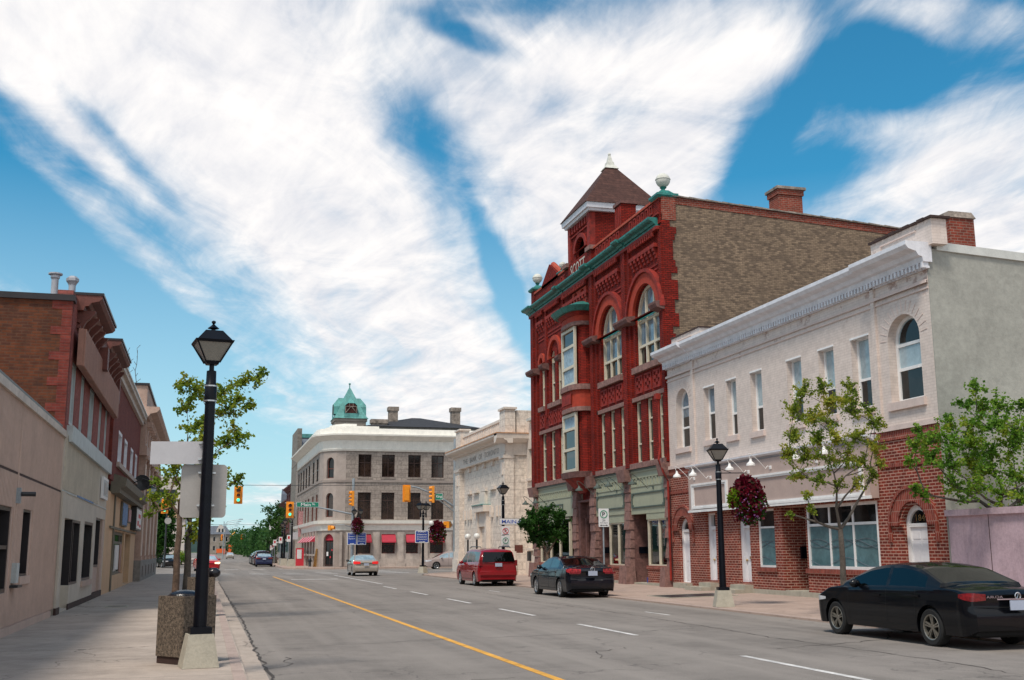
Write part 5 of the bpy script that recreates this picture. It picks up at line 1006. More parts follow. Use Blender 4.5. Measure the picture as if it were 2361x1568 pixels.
t = thing('shop_sign', 'framed white shop sign with faded photo on the cream cladding', 'sign', (LX, 42.2, 3.9)); part('board', t, 'sign_white', ML2, (41.2, 43.3, .02, .10, 3.55, 4.3)); part('picture', t, 'window_grey', ML2, (41.35, 43.15, .10, .11, 3.65, 4.2)); part('picture', t, 'sign_back', ML2, (41.5, 42.2, .11, .12, 3.7, 4.1), (42.5, 42.9, .11, .12, 3.75, 4.0))
wl = [(31.3, 32.35), (33.65, 34.6), (36.2, 37.7), (39.5, 40.45), (41.9, 42.8)]
b = MB(ML); b.plate(rect(30.5, 44, 4.7, 7.95), [rect(a, c, 5.05, 6.75) for a, c in wl], -.4, 0); obj('brick_wall', b, 'pink_brick', L2)
for a, c in wl: win(L2, ML, rect(a, c, 5.05, 6.75), d=-.02, ft=.32, fw=.10, frame='window_grey', pane='glass_blind', mull=((a+c)/2,))
part('metal_panel', L2, 'panel_brown', ML, (31.1, 43.6, .12, .26, 6.6, 7.6)); ribs(L2, mL(LX+.26), 31.1, 43.6, 6.6, 7.6, [], 'panel_brown', step=.17, w=.08, d=.05)
for a, c, zt in ((31.55, 36.2, 8.62), (38.9, 43.7, 8.72)):
    cornice(L2, ML, a, c, zt-.42, zt, .62, 'brown_trim'); part('cornice_flashing', L2, 'coping_dark', ML, (a-.02, c+.02, -.3, .66, zt, zt+.07)); n = 5
    b = MB(ML)
    for i in range(n): u = a+.3+i*(c-a-.6)/(n-1); b.prof([(0, zt-.95), (.12, zt-.92), (.22, zt-.7), (.30, zt-.62), (.45, zt-.45), (.45, zt-.40), (0, zt-.4)], u-.1, u+.1)
    obj('bracket', b, 'brown_trim', L2); part('string_moulding', L2, 'brown_trim', ML, (a, c, 0, .10, 7.70, 7.78), (a, c, 0, .07, 7.86, 7.90))
part('attic_wall', L2, 'pink_brick', ML, (30.5, 44, -.4, -.01, 7.9, 8.5)); part('parapet', L2, 'brown_trim', ML, (36.2, 38.9, -.3, .2, 8.1, 8.55))
part('cornice_bracket', L2, 'brown_trim', ML, (36.2, 36.7, 0, .45, 7.3, 8.0), (43.6, 43.95, 0, .3, 7.2, 8.1))
MS_ = mF(30.47); b = MB(MS_); b.box(-14, LX-.008, -.35, 0, 3.9, 8.20); obj('side_wall', b, 'old_brick', L2)
b = MB(MS_); random.seed(2)
for i in range(16): z = 4.6+i*.225; b.box(LX-(.25 if i % 3 else .5), LX+.003, -.2, .012, z, z+.22)
obj('quoins', b, 'dark_red_brick', L2); part('side_coping', L2, 'coping_dark', MS_, (-14, LX+.05, -.4, .08, 8.20, 8.36))
b = MB(); b.box(-14, LX-.4, 30.9, 43.9, 4, 8.0); obj('roof', b, 'roof_dark', L2)
def vent(x, y, z0, z1, kind, label):
    t = thing('roof_vent', label, 'vent', (x, y, z0)); b = MB(); b.lathe(x, y, [(.10, 0), (.10, z1-z0-.12)], 12, 'z', z0); obj('flue', b, 'duct_grey', t, smooth=True); b = MB()
    if kind: b.lathe(x, y, [(.10, -.14), (.13, -.1), (.13, -.03), (.20, 0), (.20, .04), (.0, .06)], 12, 'z', z1)
    else: b.lathe(x, y, [(.07, -.25), (.13, -.12), (.18, -.05), (.18, .03), (.1, .1), (0, .1)], 6, 'z', z1)
    obj('cowl', b, 'duct_grey', t)
vent(-4.55, 34, 8, 9.72, 1, 'taller plain flue pipe with flat cap on the left brick roof'); vent(-4.07, 34, 8, 9.6, 0, 'flue with hexagonal cowl nearer the street on the left brick roof')
L3 = thing('cream_shop_building', 'dark red brick building with four narrow windows over a peach rendered shopfront', 'building', (LX, 54, .15))
w3 = [(48.5, 50.7), (52.1, 54.2), (56.5, 58.6), (60.2, 62.1)]
b = MB(ML); b.plate(rect(44.05, 63.5, 4.3, 8.75), [rect(a, c, 5.35, 6.7) for a, c in w3], -.4, 0); obj('brick_wall', b, 'dark_red_brick', L3)
for a, c in w3: win(L3, ML, rect(a, c, 5.35, 6.7), d=-.01, ft=.32, fw=.14, frame='cornice_white', pane='glass_blind')
part('sill_band', L3, 'stone_sill', ML, (48.2, 62.6, 0, .12, 5.15, 5.35)); part('cornice', L3, 'coping_cream', ML, (44.2, 63.6, -.3, .28, 8.75, 8.95), (44.2, 63.6, -.3, .14, 8.5, 8.75)); part('corner_pier', L3, 'dark_red_brick', ML, (44.05, 45.6, 0, .12, 4.4, 8.4)); part('roof_edge', L3, 'coping_metal', ML, (44.2, 63.6, -.6, .34, 8.95, 9.02))
cz_ = [(0, 3.95), (.35, 3.98), (.35, 4.15), (.55, 4.25), (.60, 4.55), (0, 4.75)]
b = MB(ML); b.prof(cz_, 46.0, 63.4); obj('shop_cornice', b, 'olive_trim', L3)
h3 = [(48.6, 55.0, .75, 2.55), (55.6, 59.6, .2, 2.55)]
b = MB(ML); b.plate(rect(44.1, 63.4, .1, 4.0), [rect(*q) for q in h3], -.4, .03); obj('shopfront_wall', b, 'peach', L3)
M3 = mL(LX+.03)
win(L3, M3, rect(48.6, 55.0, .75, 2.55), d=-.08, fw=.12, frame='olive_trim', pane='glass', mull=(50.5, 53.6), bars=(2.1,)); part('window_poster', L3, 'sign_white', M3, (50.9, 52.9, -.1, -.06, .95, 2.0)); part('brown_blind', L3, 'panel_brown', M3, (53.7, 54.9, -.11, -.07, .8, 2.05))
part('entry', L3, 'peach', M3, (55.6, 55.9, -1.2, -.4, .15, 2.6), (55.6, 59.6, -1.4, -1.2, .15, 2.6)); part('fascia_trim', L3, 'olive_trim', M3, (46, 63.3, 0, .08, 2.62, 2.70), (47.8, 48.1, 0, .06, .15, 4.0))
t = thing('projecting_lights', 'ornate glass lantern cluster bracketed from the peach shopfront', 'lantern', (LX+.5, 62, 4.9))
b = MB(); 
for (x, y, z) in ((LX+.95, 58.5, 4.75), (LX+1.0, 61.5, 4.72), (LX+1.05, 64.5, 4.7)): b.tube([(LX+.05, y, z+.3), (LX+.5, y, z+.55), (x, y, z+.4), (x, y, z+.2)], .03, 6); b.lathe(x, y, [(.05, .2), (.22, .1), (.24, .06)], 8, 'z', z)
obj('bracket', b, 'dark_metal', t); b = MB()
for (x, y, z) in ((LX+.95, 58.5, 4.75), (LX+1.0, 61.5, 4.72), (LX+1.05, 64.5, 4.7)): b.lathe(x, y, [(.22, .05), (.22, -.2), (.15, -.38)], 8, 'z', z)
obj('lantern_glass', b, 'glass_blind', t)
t = thing('satellite_dish', 'dark round satellite dish on the brick wall above the peach shop', 'satellite dish', (LX, 61, 5.3)); b = MB(); b.lathe(LX+.35, 61.2, [(.0, .08), (.2, .05), (.42, 0), (.40, -.02), (0, .04)], 14, 'y', 5.25); obj('dish', b, 'dark_metal', t); b = MB(); b.tube([(LX, 61.4, 5.1), (LX+.35, 61.3, 5.25)], .03, 6); obj('arm', b, 'dark_metal', t)
for (u0, u1, z0, z1, m, lb) in ((51.5, 54.8, 2.82, 3.88, 'poster_blue', 'blue framed poster sign on the peach shop fascia'), (55.45, 57.4, 3.06, 3.74, 'poster_pink', 'small double photo sign between blue poster and white sign')):
    t = thing('fascia_sign', lb, 'sign', (LX, u0, z0)); part('frame', t, 'olive_trim', M3, (u0, u1, .02, .10, z0, z1)); part('picture', t, m, M3, (u0+.15, u1-.15, .10, .12, z0+.06, z1-.06))
t = thing('fascia_sign', 'white boxed sign with red marks at the end of the peach fascia', 'sign', (LX, 58.7, 2.8)); part('frame', t, 'dark_metal', M3, (58.7, 63.2, .02, .28, 2.78, 3.9)); part('picture', t, 'sign_white', M3, (58.9, 63.0, .28, .30, 2.86, 3.82)); part('marks', t, 'ink_red', M3, (59.4, 60.6, .30, .31, 3.0, 3.25), (60.2, 62.0, .30, .31, 3.4, 3.6), (61.2, 62.4, .30, .31, 2.95, 3.1))
b = MB(); b.box(-14, LX-.4, 44.1, 63.4, 1, 8.6); obj('roof', b, 'roof_dark', L3)
# classical stone building with columns
CXL = -3.72; MCL = mL(CXL); L4 = thing('columned_stone_building', 'classical pinkish stone building with tall half columns and deep cornice', 'building', (CXL, 74, .15)); c0, c1 = 63.6, 84.6
b = MB(MCL); b.box(c0, c1, -10, -.35, .1, 9.4); obj('wall', b, 'classic_stone', L4)
part('base', L4, 'classic_base', MCL, (c0, c1+.1, -.4, .5, .1, 1.25)); part('base_grating', L4, 'black_pole', MCL, *[(y, y+.8, .5, .52, .35, .95) for y in (65.6, 69.2, 72.8, 76.6, 80.4)])
cy_ = [64.6, 69.1, 73.6, 78.1, 83.6]
b = MB(MCL)
for y in cy_: b.frus(y, 0, 1.25, 1.45, .5, .5, .48, .48); b.frus(y, 0, 1.45, 6.45, .36, .42, .34, .40); b.frus(y, 0, 6.45, 6.72, .36, .42, .46, .5); b.box(y-.5, y+.5, -.6, .58, 6.7, 6.9)
obj('half_column', b, 'classic_stone', L4); part('column_lit_face', L4, 'classic_stone_lit', MCL, *[(y-.36, y+.36, .42, .47, 1.5, 6.45) for y in cy_])  # paler strips: brighter light on the column fronts, painted in as colour
for y in (66.0, 70.5, 75.0, 79.5): win(L4, MCL, rect(y-.15, y+1.9, 2.0, 6.3), d=-.28, fw=.12, frame='classic_stone', pane='glass', bars=(4.2,), mull=(y+.87,))
part('architrave', L4, 'classic_stone', MCL, (c0, c1+.1, -.5, .5, 6.9, 7.4), (c0, c1+.1, -.5, .4, 7.4, 8.6)); b = MB(MCL)
for i in range(14): y = c0+.4+i*1.52; b.box(y, y+.4, .4, .7, 8.45, 8.75)
for i in range(9): y = c0+.6+i*2.4; b.box(y, y+.25, .4, .47, 7.6, 8.4)
obj('modillion', b, 'classic_stone', L4); cornice(L4, MCL, c0-.1, c1+.4, 8.75, 9.55, 1.05, 'classic_stone'); part('attic', L4, 'classic_stone', MCL, (c0+.2, c1, -.6, .35, 9.5, 10.75)); part('attic_coping', L4, 'coping_dark', MCL, (c0+.1, c1+.1, -.7, .45, 10.75, 10.88)); part('attic_side', L4, 'classic_stone', mF(c0+.2), (-8, CXL+.3, -.3, 0.01, 9.4, 10.74))
b = MB(); random.seed(8)
for (x, y) in ((-4.0, 64.5), (-4.4, 65.5)):
    p = Vector((x, y, 10.7)); pts = [tuple(p)]
    for i in range(7): p = p+Vector((random.uniform(-.06, .06), 0, .32)); pts.append(tuple(p)); b.tube([tuple(p), (p.x+random.uniform(-.25, .25), p.y, p.z+.2)], .012, 4)
    b.tube(pts, .022, 5, .01)
tag(obj('bare_shrub', b, 'bark_grey'), 'bare twigs growing from the roof edge of the columned building', 'shrub')
# ------------------------------------------------------------------ street lamps
def lantern(par, x, y, z, s=1.0, local=True):
    """z = underside of lantern; total about .62 high"""
    b = MB(); b.frus(x, y, z, z+.05*s, .075*s, .075*s, .10*s, .10*s); b.frus(x, y, z+.30*s, z+.335*s, .255*s, .255*s, .27*s, .27*s); b.frus(x, y, z+.335*s, z+.49*s, .245*s, .245*s, .12*s, .12*s)
    b.lathe(x, y, [(.03*s, 0), (.03*s, .03*s), (.085*s, .045*s), (.03*s, .09*s), (.012*s, .11*s), (.03*s, .125*s), (.03*s, .15*s), (0, .165*s)], 10, 'z', z+.49*s)
    for i in range(4):
        a = PI/4+i*PI/2; c, n = math.cos(a), math.sin(a); b.tube([(x+c*.135*s, y+n*.135*s, z+.03*s), (x+c*.345*s, y+n*.345*s, z+.31*s)], .014*s, 4)
    o = obj('lantern', b, 'black_pole', par, local=local)
    g = MB(); g.frus(x, y, z+.04*s, z+.30*s, .088*s, .088*s, .235*s, .235*s); obj('lantern_glass', g, 'lantern_glass', o, local=local)
def lamp(label, loc, rz=0, h=4.37, heads=1, group='black lantern street lamps', base=(.26, .18, .44), r=(.095, .072), basket_arm=None, ls=1.0, pole2=None):
    t = thing('street_lamp', label, 'street lamp', loc, rz, group)
    b = MB(); b.frus(0, 0, 0, base[2], base[0], base[0], base[1], base[1]); obj('concrete_base', b, 'footing', t, local=True)
    top = h-.02; z0 = base[2]
    b = MB(); b.box(-base[1]*.85, base[1]*.85, -base[1]*.85, base[1]*.85, z0, z0+.09); b.lathe(0, 0, [(r[0], z0+.05), (r[1], top-.55), (r[1]*1.15, top-.55), (r[1]*1.2, top-.52), (r[1]*1.2, top-.30), (r[1], top-.28), (r[1]*.95, top-.1), (.035, top-.09), (.035, top)], 12)
    obj('pole', b, 'black_pole', t, local=True, smooth=True)
    b = MB(); b.lathe(0, 0, [(r[1]*1.28, top-.545), (r[1]*1.28, top-.525)], 12); b.lathe(0, 0, [(r[1]*1.28, top-.33), (r[1]*1.28, top-.31)], 12); obj('steel_band', b, 'steel', t, local=True)
    if heads == 1: lantern(t, 0, 0, top-.01, ls)
    else:
        a = MB(); a.tube([(-.3, 0, top-.25), (.3, 0, top-.25)], .03, 6); 
        for s_ in (-.3, .3): a.lathe(s_, 0, [(.05, -.5), (.06, -.3), (.03, 0)], 8, 'z', top)
        obj('cross_arm', a, 'black_pole', t, local=True)
        for s_ in (-.3, .3): lantern(t, s_, 0, top-.01, ls)
    if basket_arm: a = MB(); a.tube([(0, 0, basket_arm[1]), (basket_arm[0], 0, basket_arm[1])], .015, 6); a.tube([(0, 0, basket_arm[1]+.15), (basket_arm[0]*.45, 0, basket_arm[1]+.01)], .008, 4); a.tube([(basket_arm[0], 0, basket_arm[1]), (basket_arm[0]-.02, 0, basket_arm[1]-.35)], .006, 4); obj('basket_arm', a, 'black_pole', t, local=True)
    return t
lamp('large black lantern street lamp on concrete base beside the aggregate planter', (.0, 16.3, .15), R(8), h=4.22, base=(.245, .17, .44))
RL = lamp('black lantern street lamp carrying a flower basket before the white doors', (14.5, 29.9, .06), -R(15), h=4.19, ls=1.05, base=(.275, .19, .46), r=(.10, .076), basket_arm=(.82, 3.82))
lamp('black lantern street lamp behind the red minivan carrying the white street sign', (14.7, 55.3, .15), R(5), h=4.37)
lamp('twin lantern lamp with blue sign and basket at the bank corner', (14.7, 77, .15), R(40), h=4.33, heads=2, group='twin lantern street lamps', basket_arm=None)
lamp('twin lantern lamp with two blue signs beside the far signal pole', (14.15, 107.9, .15), 0, h=5.0, heads=2, group='twin lantern street lamps')
for (x, y, h, lb) in ((8.75, 118, 4.7, 'nearest of the lantern lamps on the far right pavement'), (8.5, 125, 4.5, 'second of the lantern lamps on the far right pavement'), (8.7, 132, 4.3, 'third of the lantern lamps on the far right pavement'), (9.1, 152, 4.0, 'fourth of the lantern lamps on the far right pavement')): lamp(lb, (x, y, .15), 0, h=h, base=(.42, .3, .75), r=(.11, .09))
for (x, y, h, lb) in ((9.9, 172, 3.9, 'first of three round globe lamps far down the right row'), (10.6, 192, 3.6, 'second of three round globe lamps far down the right row'), (11.3, 212, 3.5, 'last of three round globe lamps far down the right row')):
    t = thing('globe_street_lamp', lb, 'street lamp', (x, y, .1), 0, 'globe street lamps'); b = MB(); b.lathe(0, 0, [(.1, 0), (.07, h-.3)], 8); obj('pole', b, 'black_pole', t, local=True); b = MB(); b.ball((0, 0, h), .36, 10); obj('globe', b, 'globe_white', t, local=True, smooth=True)
for i, y in enumerate((272, 300, 335, 375, 420, 480)):
    t = thing('tall_street_light', ['nearest', 'second', 'third', 'fourth', 'fifth', 'farthest'][i]+' tall grey light with curved arm on the far left', 'street light', (y*.0162, y, gz(y)), 0, 'tall arm street lights'); b = MB(); b.lathe(0, 0, [(.14, 0), (.09, 8.6)], 8); b.tube([(0, 0, 7.6), (.8, 0, 8.6), (3.6, 0, 9.1)], .06, 5); obj('pole', b, 'galvanised', t, local=True); b = MB(); b.box(3.4, 4.3, -.15, .15, 9.0, 9.2); obj('lamp_head', b, 'galvanised', t, local=True)
# signs on the near lamp
def rrect(u0, u1, z0, z1, r, n=5):
    o = []
    for cx_, cz_, a in ((u1-r, z0+r, -90), (u1-r, z1-r, 0), (u0+r, z1-r, 90), (u0+r, z0+r, 180)): o += [(cx_+r*math.cos(R(a+90*i/n)), cz_+r*math.sin(R(a+90*i/n))) for i in range(n+1)]
    return o
mS = mF(16.42); t = thing('traffic_sign', 'large blank grey back of a rounded sign strapped behind the near lamp', 'sign', (0, 16.42, 2.1))
b = MB(mS); b.plate(rrect(-.35, .28, 2.17, 2.92, .06), [], -.012, 0); obj('sign_plate', b, 'sign_back', t); b = MB(mS)
for z in (2.34, 2.80): b.box(-.12, .12, 0, .03, z-.012, z+.012)
obj('strap', b, 'steel', t)
t = thing('street_name_sign', 'small pale blank back of a street name plate left of the near lamp', 'sign', (-.4, 16.45, 3.0)); mS2 = lambda u, d, z: (u, 16.38-d+u*.12, z+u*.03)
b = MB(mS2); b.plate(rrect(-.775, -.04, 2.925, 3.245, .01), [], -.012, 0); obj('sign_plate', b, 'sign_back_light', t); b = MB(mS2)
for z in (2.99, 3.22): b.box(-.13, .10, .0, .03, z-.01, z+.01)
obj('strap', b, 'steel', t)
# planters
def planter(label, loc, rz, s=.295, h=.93):
    t = thing('concrete_planter', label, 'planter', loc, rz, 'exposed aggregate planters'); b = MB(mP); b.plate(rrect(-s, s, -s, s, .03, 2), [rect(-s*.8, s*.8, -s*.8, s*.8)], .10, h); obj('tub', b, 'aggregate', t, local=True)
    b = MB(); b.box(-s*.93, s*.93, -s*.93, s*.93, 0, .10); obj('foot', b, 'skirt_brown', t, local=True); b = MB(); b.box(-s*.8, s*.8, -s*.8, s*.8, .3, h-.10); obj('soil', b, 'skirt_brown', t, local=True)
    return t
planter('brown aggregate planter with black bag right behind the near lamp base', (-.19, 17.0, .15), R(38)); planter('brown aggregate planter farther back between the second trunk and the kerb', (-.02, 28.9, .15), R(10), s=.29)
b = MB(); b.ball((-.23, 17.0, 1.06), .24, 12, (1, .8, .42)); b.ball((-.12, 17.05, 1.06), .13, 10, (1.2, .8, .5)); tag(obj('rubbish_bag', b, 'bag_black', smooth='all'), 'shiny black bag stuffed in the top of the near planter', 'bag')
b = MB(); b.ball((.27, 29.0, 1.18), .14, 10, (1.2, 1, .9)); b.ball((.10, 28.95, 1.2), .05, 6); tag(obj('rubbish_bag', b, 'bag_black', smooth='all'), 'small black bag hanging over the far planter edge', 'bag')
# hanging baskets
def leaves(b, c, rad, n, size, rnd, shell=.5, sq=(1, 1, 1), droop=0.0):
    for _ in range(n):
        d = Vector((rnd.gauss(0, 1), rnd.gauss(0, 1), rnd.gauss(0, 1))).normalized()*rad*(shell+(1-shell)*rnd.random())
        p = Vector((c[0]+d.x*sq[0], c[1]+d.y*sq[1], c[2]+d.z*sq[2])); a = Vector((rnd.gauss(0, 1), rnd.gauss(0, 1), rnd.gauss(0, .7)-droop)).normalized(); q = a.cross(Vector((rnd.gauss(0, 1), rnd.gauss(0, 1), rnd.gauss(0, 1)))).normalized()
        l = size*rnd.uniform(.7, 1.35); w_ = l*.42; k = len(b.v)
        b.v += [tuple(p), tuple(p+a*l*.5+q*w_), tuple(p+a*l), tuple(p+a*l*.5-q*w_)]; b.f.append((k, k+1, k+2, k+3))
def basket(label, c, s=1.0, lime=True):
    rnd = random.Random(int(c[1]*7)); t = thing('hanging_flower_basket', label, 'flower basket', c, 0, 'hanging flower baskets')
    b = MB(); b.ball((0, 0, .12*s), .20*s, 10, (1, 1, .8)); obj('basket', b, 'skirt_brown', t, local=True)
    f = MB(); f.ball((0, 0, .05*s), .30*s, 10, (1, 1, 1.35))
    leaves(f, (0, 0, -.05*s), .56*s, 420, .09*s, rnd, .75, (1, 1, 1.3)); leaves(f, (0, 0, .20*s), .44*s, int(1500), .10*s, rnd, .5, (1, 1, .9)); leaves(f, (.02*s, 0, -.2*s), .36*s, 1200, .09*s, rnd, .5, (1, 1, 1.1)); leaves(f, (-.05*s, 0, .45*s), .22*s, 500, .10*s, rnd, .3); obj('foliage', f, 'flower_red', t, local=True)
    g = MB(); leaves(g, (.08*s, 0, -.15*s), .47*s, 520, .085*s, rnd, .85, (1, 1, 1.2)); obj('green_leaves', g, 'leaf_dark', t, local=True)
    if lime: g = MB(); leaves(g, (-.42*s, .0, .05*s), .20*s, 260, .13*s, rnd, .3, (.8, 1, 1.2)); obj('lime_leaves', g, 'leaf_lime', t, local=True)
    g = MB(); leaves(g, (0, 0, -.12*s), .50*s, 150, .07*s, rnd, .93, (1, 1, 1.1)); obj('blossom', g, 'flower_pink', t, local=True)
basket('large deep red basket of flowers hanging from the lamp by the white doors', (15.30, 29.69, 3.12), 1.04); basket('dark red flower basket hanging at the twin lamp near the bank corner', (15.75, 77.3, 2.98), 1.2, False); basket('dark red flower basket on the twin lamp beside the far signal pole', (14.1, 107.3, 4.05), 1.15, False)
b = MB(); b.tube([(14.7, 77, 3.95), (15.75, 77.2, 3.9)], .02, 5); b.tube([(15.75, 77.2, 3.9), (15.75, 77.3, 3.5)], .01, 4); obj('basket_arm', b, 'black_pole', [o for o in bpy.data.objects if o.get('label', '').startswith('twin lantern lamp with blue')][0]) if False else None
# blue direction signs and others
def flat_sign(name, label, M, u0, u1, z0, z1, d, face, rims=None, texts=(), ink='sign_white', cat='sign', extra=None, flip=False):
    c = M((u0+u1)/2, d, z0); t = thing(name, label, cat, c)
    b = MB(M); b.plate(rrect(u0, u1, z0, z1, min(u1-u0, z1-z0)*.06, 3), [], d, d+.02); obj('plate', b, face if not rims else rims, t)
    if rims: e = min(u1-u0, z1-z0)*.055; b = MB(M); b.plate(rrect(u0+e, u1-e, z0+e, z1-e, min(u1-u0, z1-z0)*.05, 3), [], d+.02, d+.026); obj('face', b, face, t)
    if texts:
        b = MB(M)
        for (s_, a, c_, p, q) in texts: b.text(s_, u0+(u1-u0)*a, u0+(u1-u0)*c_, z0+(z1-z0)*p, z0+(z1-z0)*q, d+.03, flip=flip, bold=.01)
        if extra: extra(b)
        obj('lettering', b, ink, t)
    return t
def bluesign(label, u0, u1, z0, z1, Y, lines):
    w_ = u1-u0; h_ = z1-z0; n = len(lines); tx = [(l, .14, .86, .62-i*.19, .62-i*.19+.12) for i, l in enumerate(lines)]
    def ex(b):
        P_ = [(u0+w_*(.2+.6*i/12), .032, z0+h_*(.86+.035*abs(math.sin(PI*i/4)))) for i in range(13)]; b.tube(P_, w_*.02, 4)
        b.box(u0+w_*.3, u0+w_*.62, .027, .032, z0+h_*.07, z0+h_*.11); b.plate([(u0+w_*.6, z0+h_*.04), (u0+w_*.76, z0+h_*.09), (u0+w_*.6, z0+h_*.14)], [], .027, .032)
    flat_sign('direction_sign', label, mF(Y), u0, u1, z0, z1, 0, 'sign_blue', 'sign_white', tx, extra=ex)
bluesign('blue direction sign reading Historic Downtown District on the corner lamp', 14.1, 15.05, 2.2, 3.05, 76.8, ('Historic', 'Downtown', 'District'))
bluesign("blue direction sign reading Queen's Square, left of the pair", 13.2, 14.08, 2.25, 3.4, 107.6, ("Queen's", 'Square')); bluesign('blue direction sign reading Factory Outlet District, right of the pair', 14.13, 15.0, 2.25, 3.4, 107.6, ('Factory', 'Outlet', 'District'))
flat_sign('street_name_sign', 'white street name sign reading MAIN ST with blue letters', mF(55.15), 14.45, 15.8, 2.95, 3.27, 0, 'sign_white', 'sign_back', (('MAIN', .1, .66, .22, .78), ('ST.', .72, .92, .3, .62)), ink='ink_blue')
def ringsym(M, b, u, z, r, d, w_=.2): 
    o = [(u+r*math.cos(2*PI*i/16), z+r*math.sin(2*PI*i/16)) for i in range(16)]; n_ = [(u+r*(1-w_)*math.cos(2*PI*i/16), z+r*(1-w_)*math.sin(2*PI*i/16)) for i in range(16)]; b.plate(o, [n_], d, d+.006)
def psign(label, X0, Y, z0, z1, w_, ink, no=False, sub=()):
    M = mF(Y); h_ = z1-z0; t = thing('parking_sign', label, 'parking sign', (X0, Y, z0)); b = MB(M); b.plate(rrect(X0-w_/2, X0+w_/2, z0, z1, .02, 3), [], 0, .015); obj('plate', b, 'sign_white', t)
    cz_ = z1-w_*.55; b = MB(M); ringsym(M, b, X0, cz_, w_*.36, .017)
    if no: b.plate([(X0-w_*.25, cz_+w_*.22), (X0-w_*.2, cz_+w_*.27), (X0+w_*.25, cz_-w_*.22), (X0+w_*.2, cz_-w_*.27)], [], .017, .024)
    o_ = obj('symbol', b, ink, t); b = MB(M); b.text('P', X0-w_*.11, X0+w_*.13, cz_-w_*.18, cz_+w_*.18, .02, bold=.02)
    for (s_, p, q) in sub: b.text(s_, X0-w_*.34, X0+w_*.34, z0+h_*p, z0+h_*q, .02)
    b.plate([(X0-w_*.42, z0+h_*.09), (X0-w_*.28, z0+h_*.13), (X0-w_*.28, z0+h_*.11), (X0+w_*.28, z0+h_*.11), (X0+w_*.28, z0+h_*.13), (X0+w_*.42, z0+h_*.09), (X0+w_*.28, z0+h_*.05), (X0+w_*.28, z0+h_*.07), (X0-w_*.28, z0+h_*.07), (X0-w_*.28, z0+h_*.05)], [], .017, .022)
    obj('lettering', b, 'ink_black', t); return t
psign('white no parking sign with red ring on the lamp behind the minivan', 14.78, 55.15, 2.42, 2.88, .44, 'ink_red', True)
psign('white parking sign with green ring below the red ringed sign', 14.78, 55.15, 1.85, 2.40, .44, 'ink_green', sub=(('2 HOURS', .28, .36), ('MON-SAT', .17, .25)))
t = thing('parking_sign', 'white parking sign with green ring on its own galvanised post by the dark sedan', 'parking sign', (14.9, 40.95, .15)); b = MB(); b.lathe(14.9, 40.95, [(.035, .15), (.035, 3.2)], 8); obj('post', b, 'galvanised', t)
M = mF(40.9); w_ = .42; b = MB(M); b.plate(rrect(14.69, 15.11, 2.55, 3.25, .02, 3), [], 0, .015); p_ = obj('plate', b, 'sign_white', t); b = MB(M); ringsym(M, b, 14.9, 3.03, .155, .017); obj('symbol', b, 'ink_green', p_)
b = MB(M); b.text('P', 14.84, 14.96, 2.95, 3.11, .02, bold=.02); b.text('2h', 14.84, 14.96, 2.76, 2.84, .02); b.text('9am-6pm', 14.75, 15.05, 2.67, 2.73, .02); b.plate([(14.74, 2.61), (14.80, 2.64), (14.80, 2.58)], [], .017, .022); b.plate([(15.06, 2.61), (15.0, 2.64), (15.0, 2.58)], [], .017, .022); b.box(14.78, 15.02, .017, .02, 2.60, 2.62); obj('lettering', b, 'ink_black', p_)
# ------------------------------------------------------------------ traffic signals
def head(par, x, y, z, rz, back=True, lit='g', n=3, s=1.0):
    """signal head centred at z, facing -Y before rotation"""
    c_, s_ = math.cos(rz), math.sin(rz); rt = lambda u, d, q: (x+u*c_+d*s_, y+u*s_-d*c_, z+q)
    H_ = .36*s*n; b = MB(rt)
    b.box(-.18*s, .18*s, -.22*s, 0, -H_/2, H_/2)
    if back: b.plate(rrect(-.31*s, .31*s, -H_/2-.12*s, H_/2+.12*s, .05), [], -.05, -.03)
    hd = obj('signal_head', b, 'signal_orange', par); vis = MB(rt); 
    for i in range(n):
        q = H_/2-.18*s-i*.36*s; cm = {0: 'lens_red', 1: 'lens_amber', 2: 'lens_green' if lit == 'g' else 'lens_amber'}[min(i, 2)]
        l = MB(rt); R_ = (.15 if i == 0 else .12)*s; l.plate([(R_*math.cos(2*PI*k/14), q+R_*math.sin(2*PI*k/14)) for k in range(14)], [], 0, .015); obj('lens', l, cm, hd)
        n_ = 10; vs = []
        for dd, rr in ((0, R_*1.1), (.24*s, R_*1.0)):
            for k in range(n_+1): a = -.25*PI+1.5*PI*k/n_; vs.append((rr*math.cos(a), dd, q+rr*math.sin(a)-(.0 if dd == 0 else .02)))
        vis.add(vs, [(k, k+1, n_+2+k, n_+1+k) for k in range(n_)])
    obj('visor', vis, 'signal_orange', hd)
t = thing('traffic_signal', 'far right signal pole with long arm, green lit head and side head', 'traffic light', (13.75, 108, .15))
b = MB(); b.lathe(13.75, 108.2, [(.16, .15), (.12, 7.6), (.12, 8.6)], 10); b.tube([(13.75, 108.2, 5.15), (11.5, 108.2, 5.6), (9.5, 108.2, 5.95), (7.3, 108.2, 6.2)], .09, 8, .05); obj('pole', b, 'galvanised', t, smooth=True)
head(t, 7.75, 107.9, 5.55, 0, s=1.15); head(t, 13.55, 107.9, 6.65, -PI/2+.2, back=False, lit='x', n=4, s=1.0)
b = MB(); b.tube([(13.6, 108, 3.9), (12.9, 107.9, 4.15), (12.0, 107.9, 4.15)], .04, 6); obj('pedestrian_arm', b, 'galvanised', t); head(t, 11.7, 107.8, 3.85, PI/3, back=False, n=1, s=1.3)
flat_sign('street_name_sign', 'green street name sign reading Main St on the signal arm', mF(107.9), 8.35, 10.45, 5.80, 6.28, 0, 'sign_green', 'sign_white', (('Main', .2, .64, .2, .8), ('St.', .70, .84, .4, .8)))
t = thing('traffic_signal', 'tall grey signal pole at the bank corner with arm and two orange heads', 'traffic light', (18.95, 86, .15))
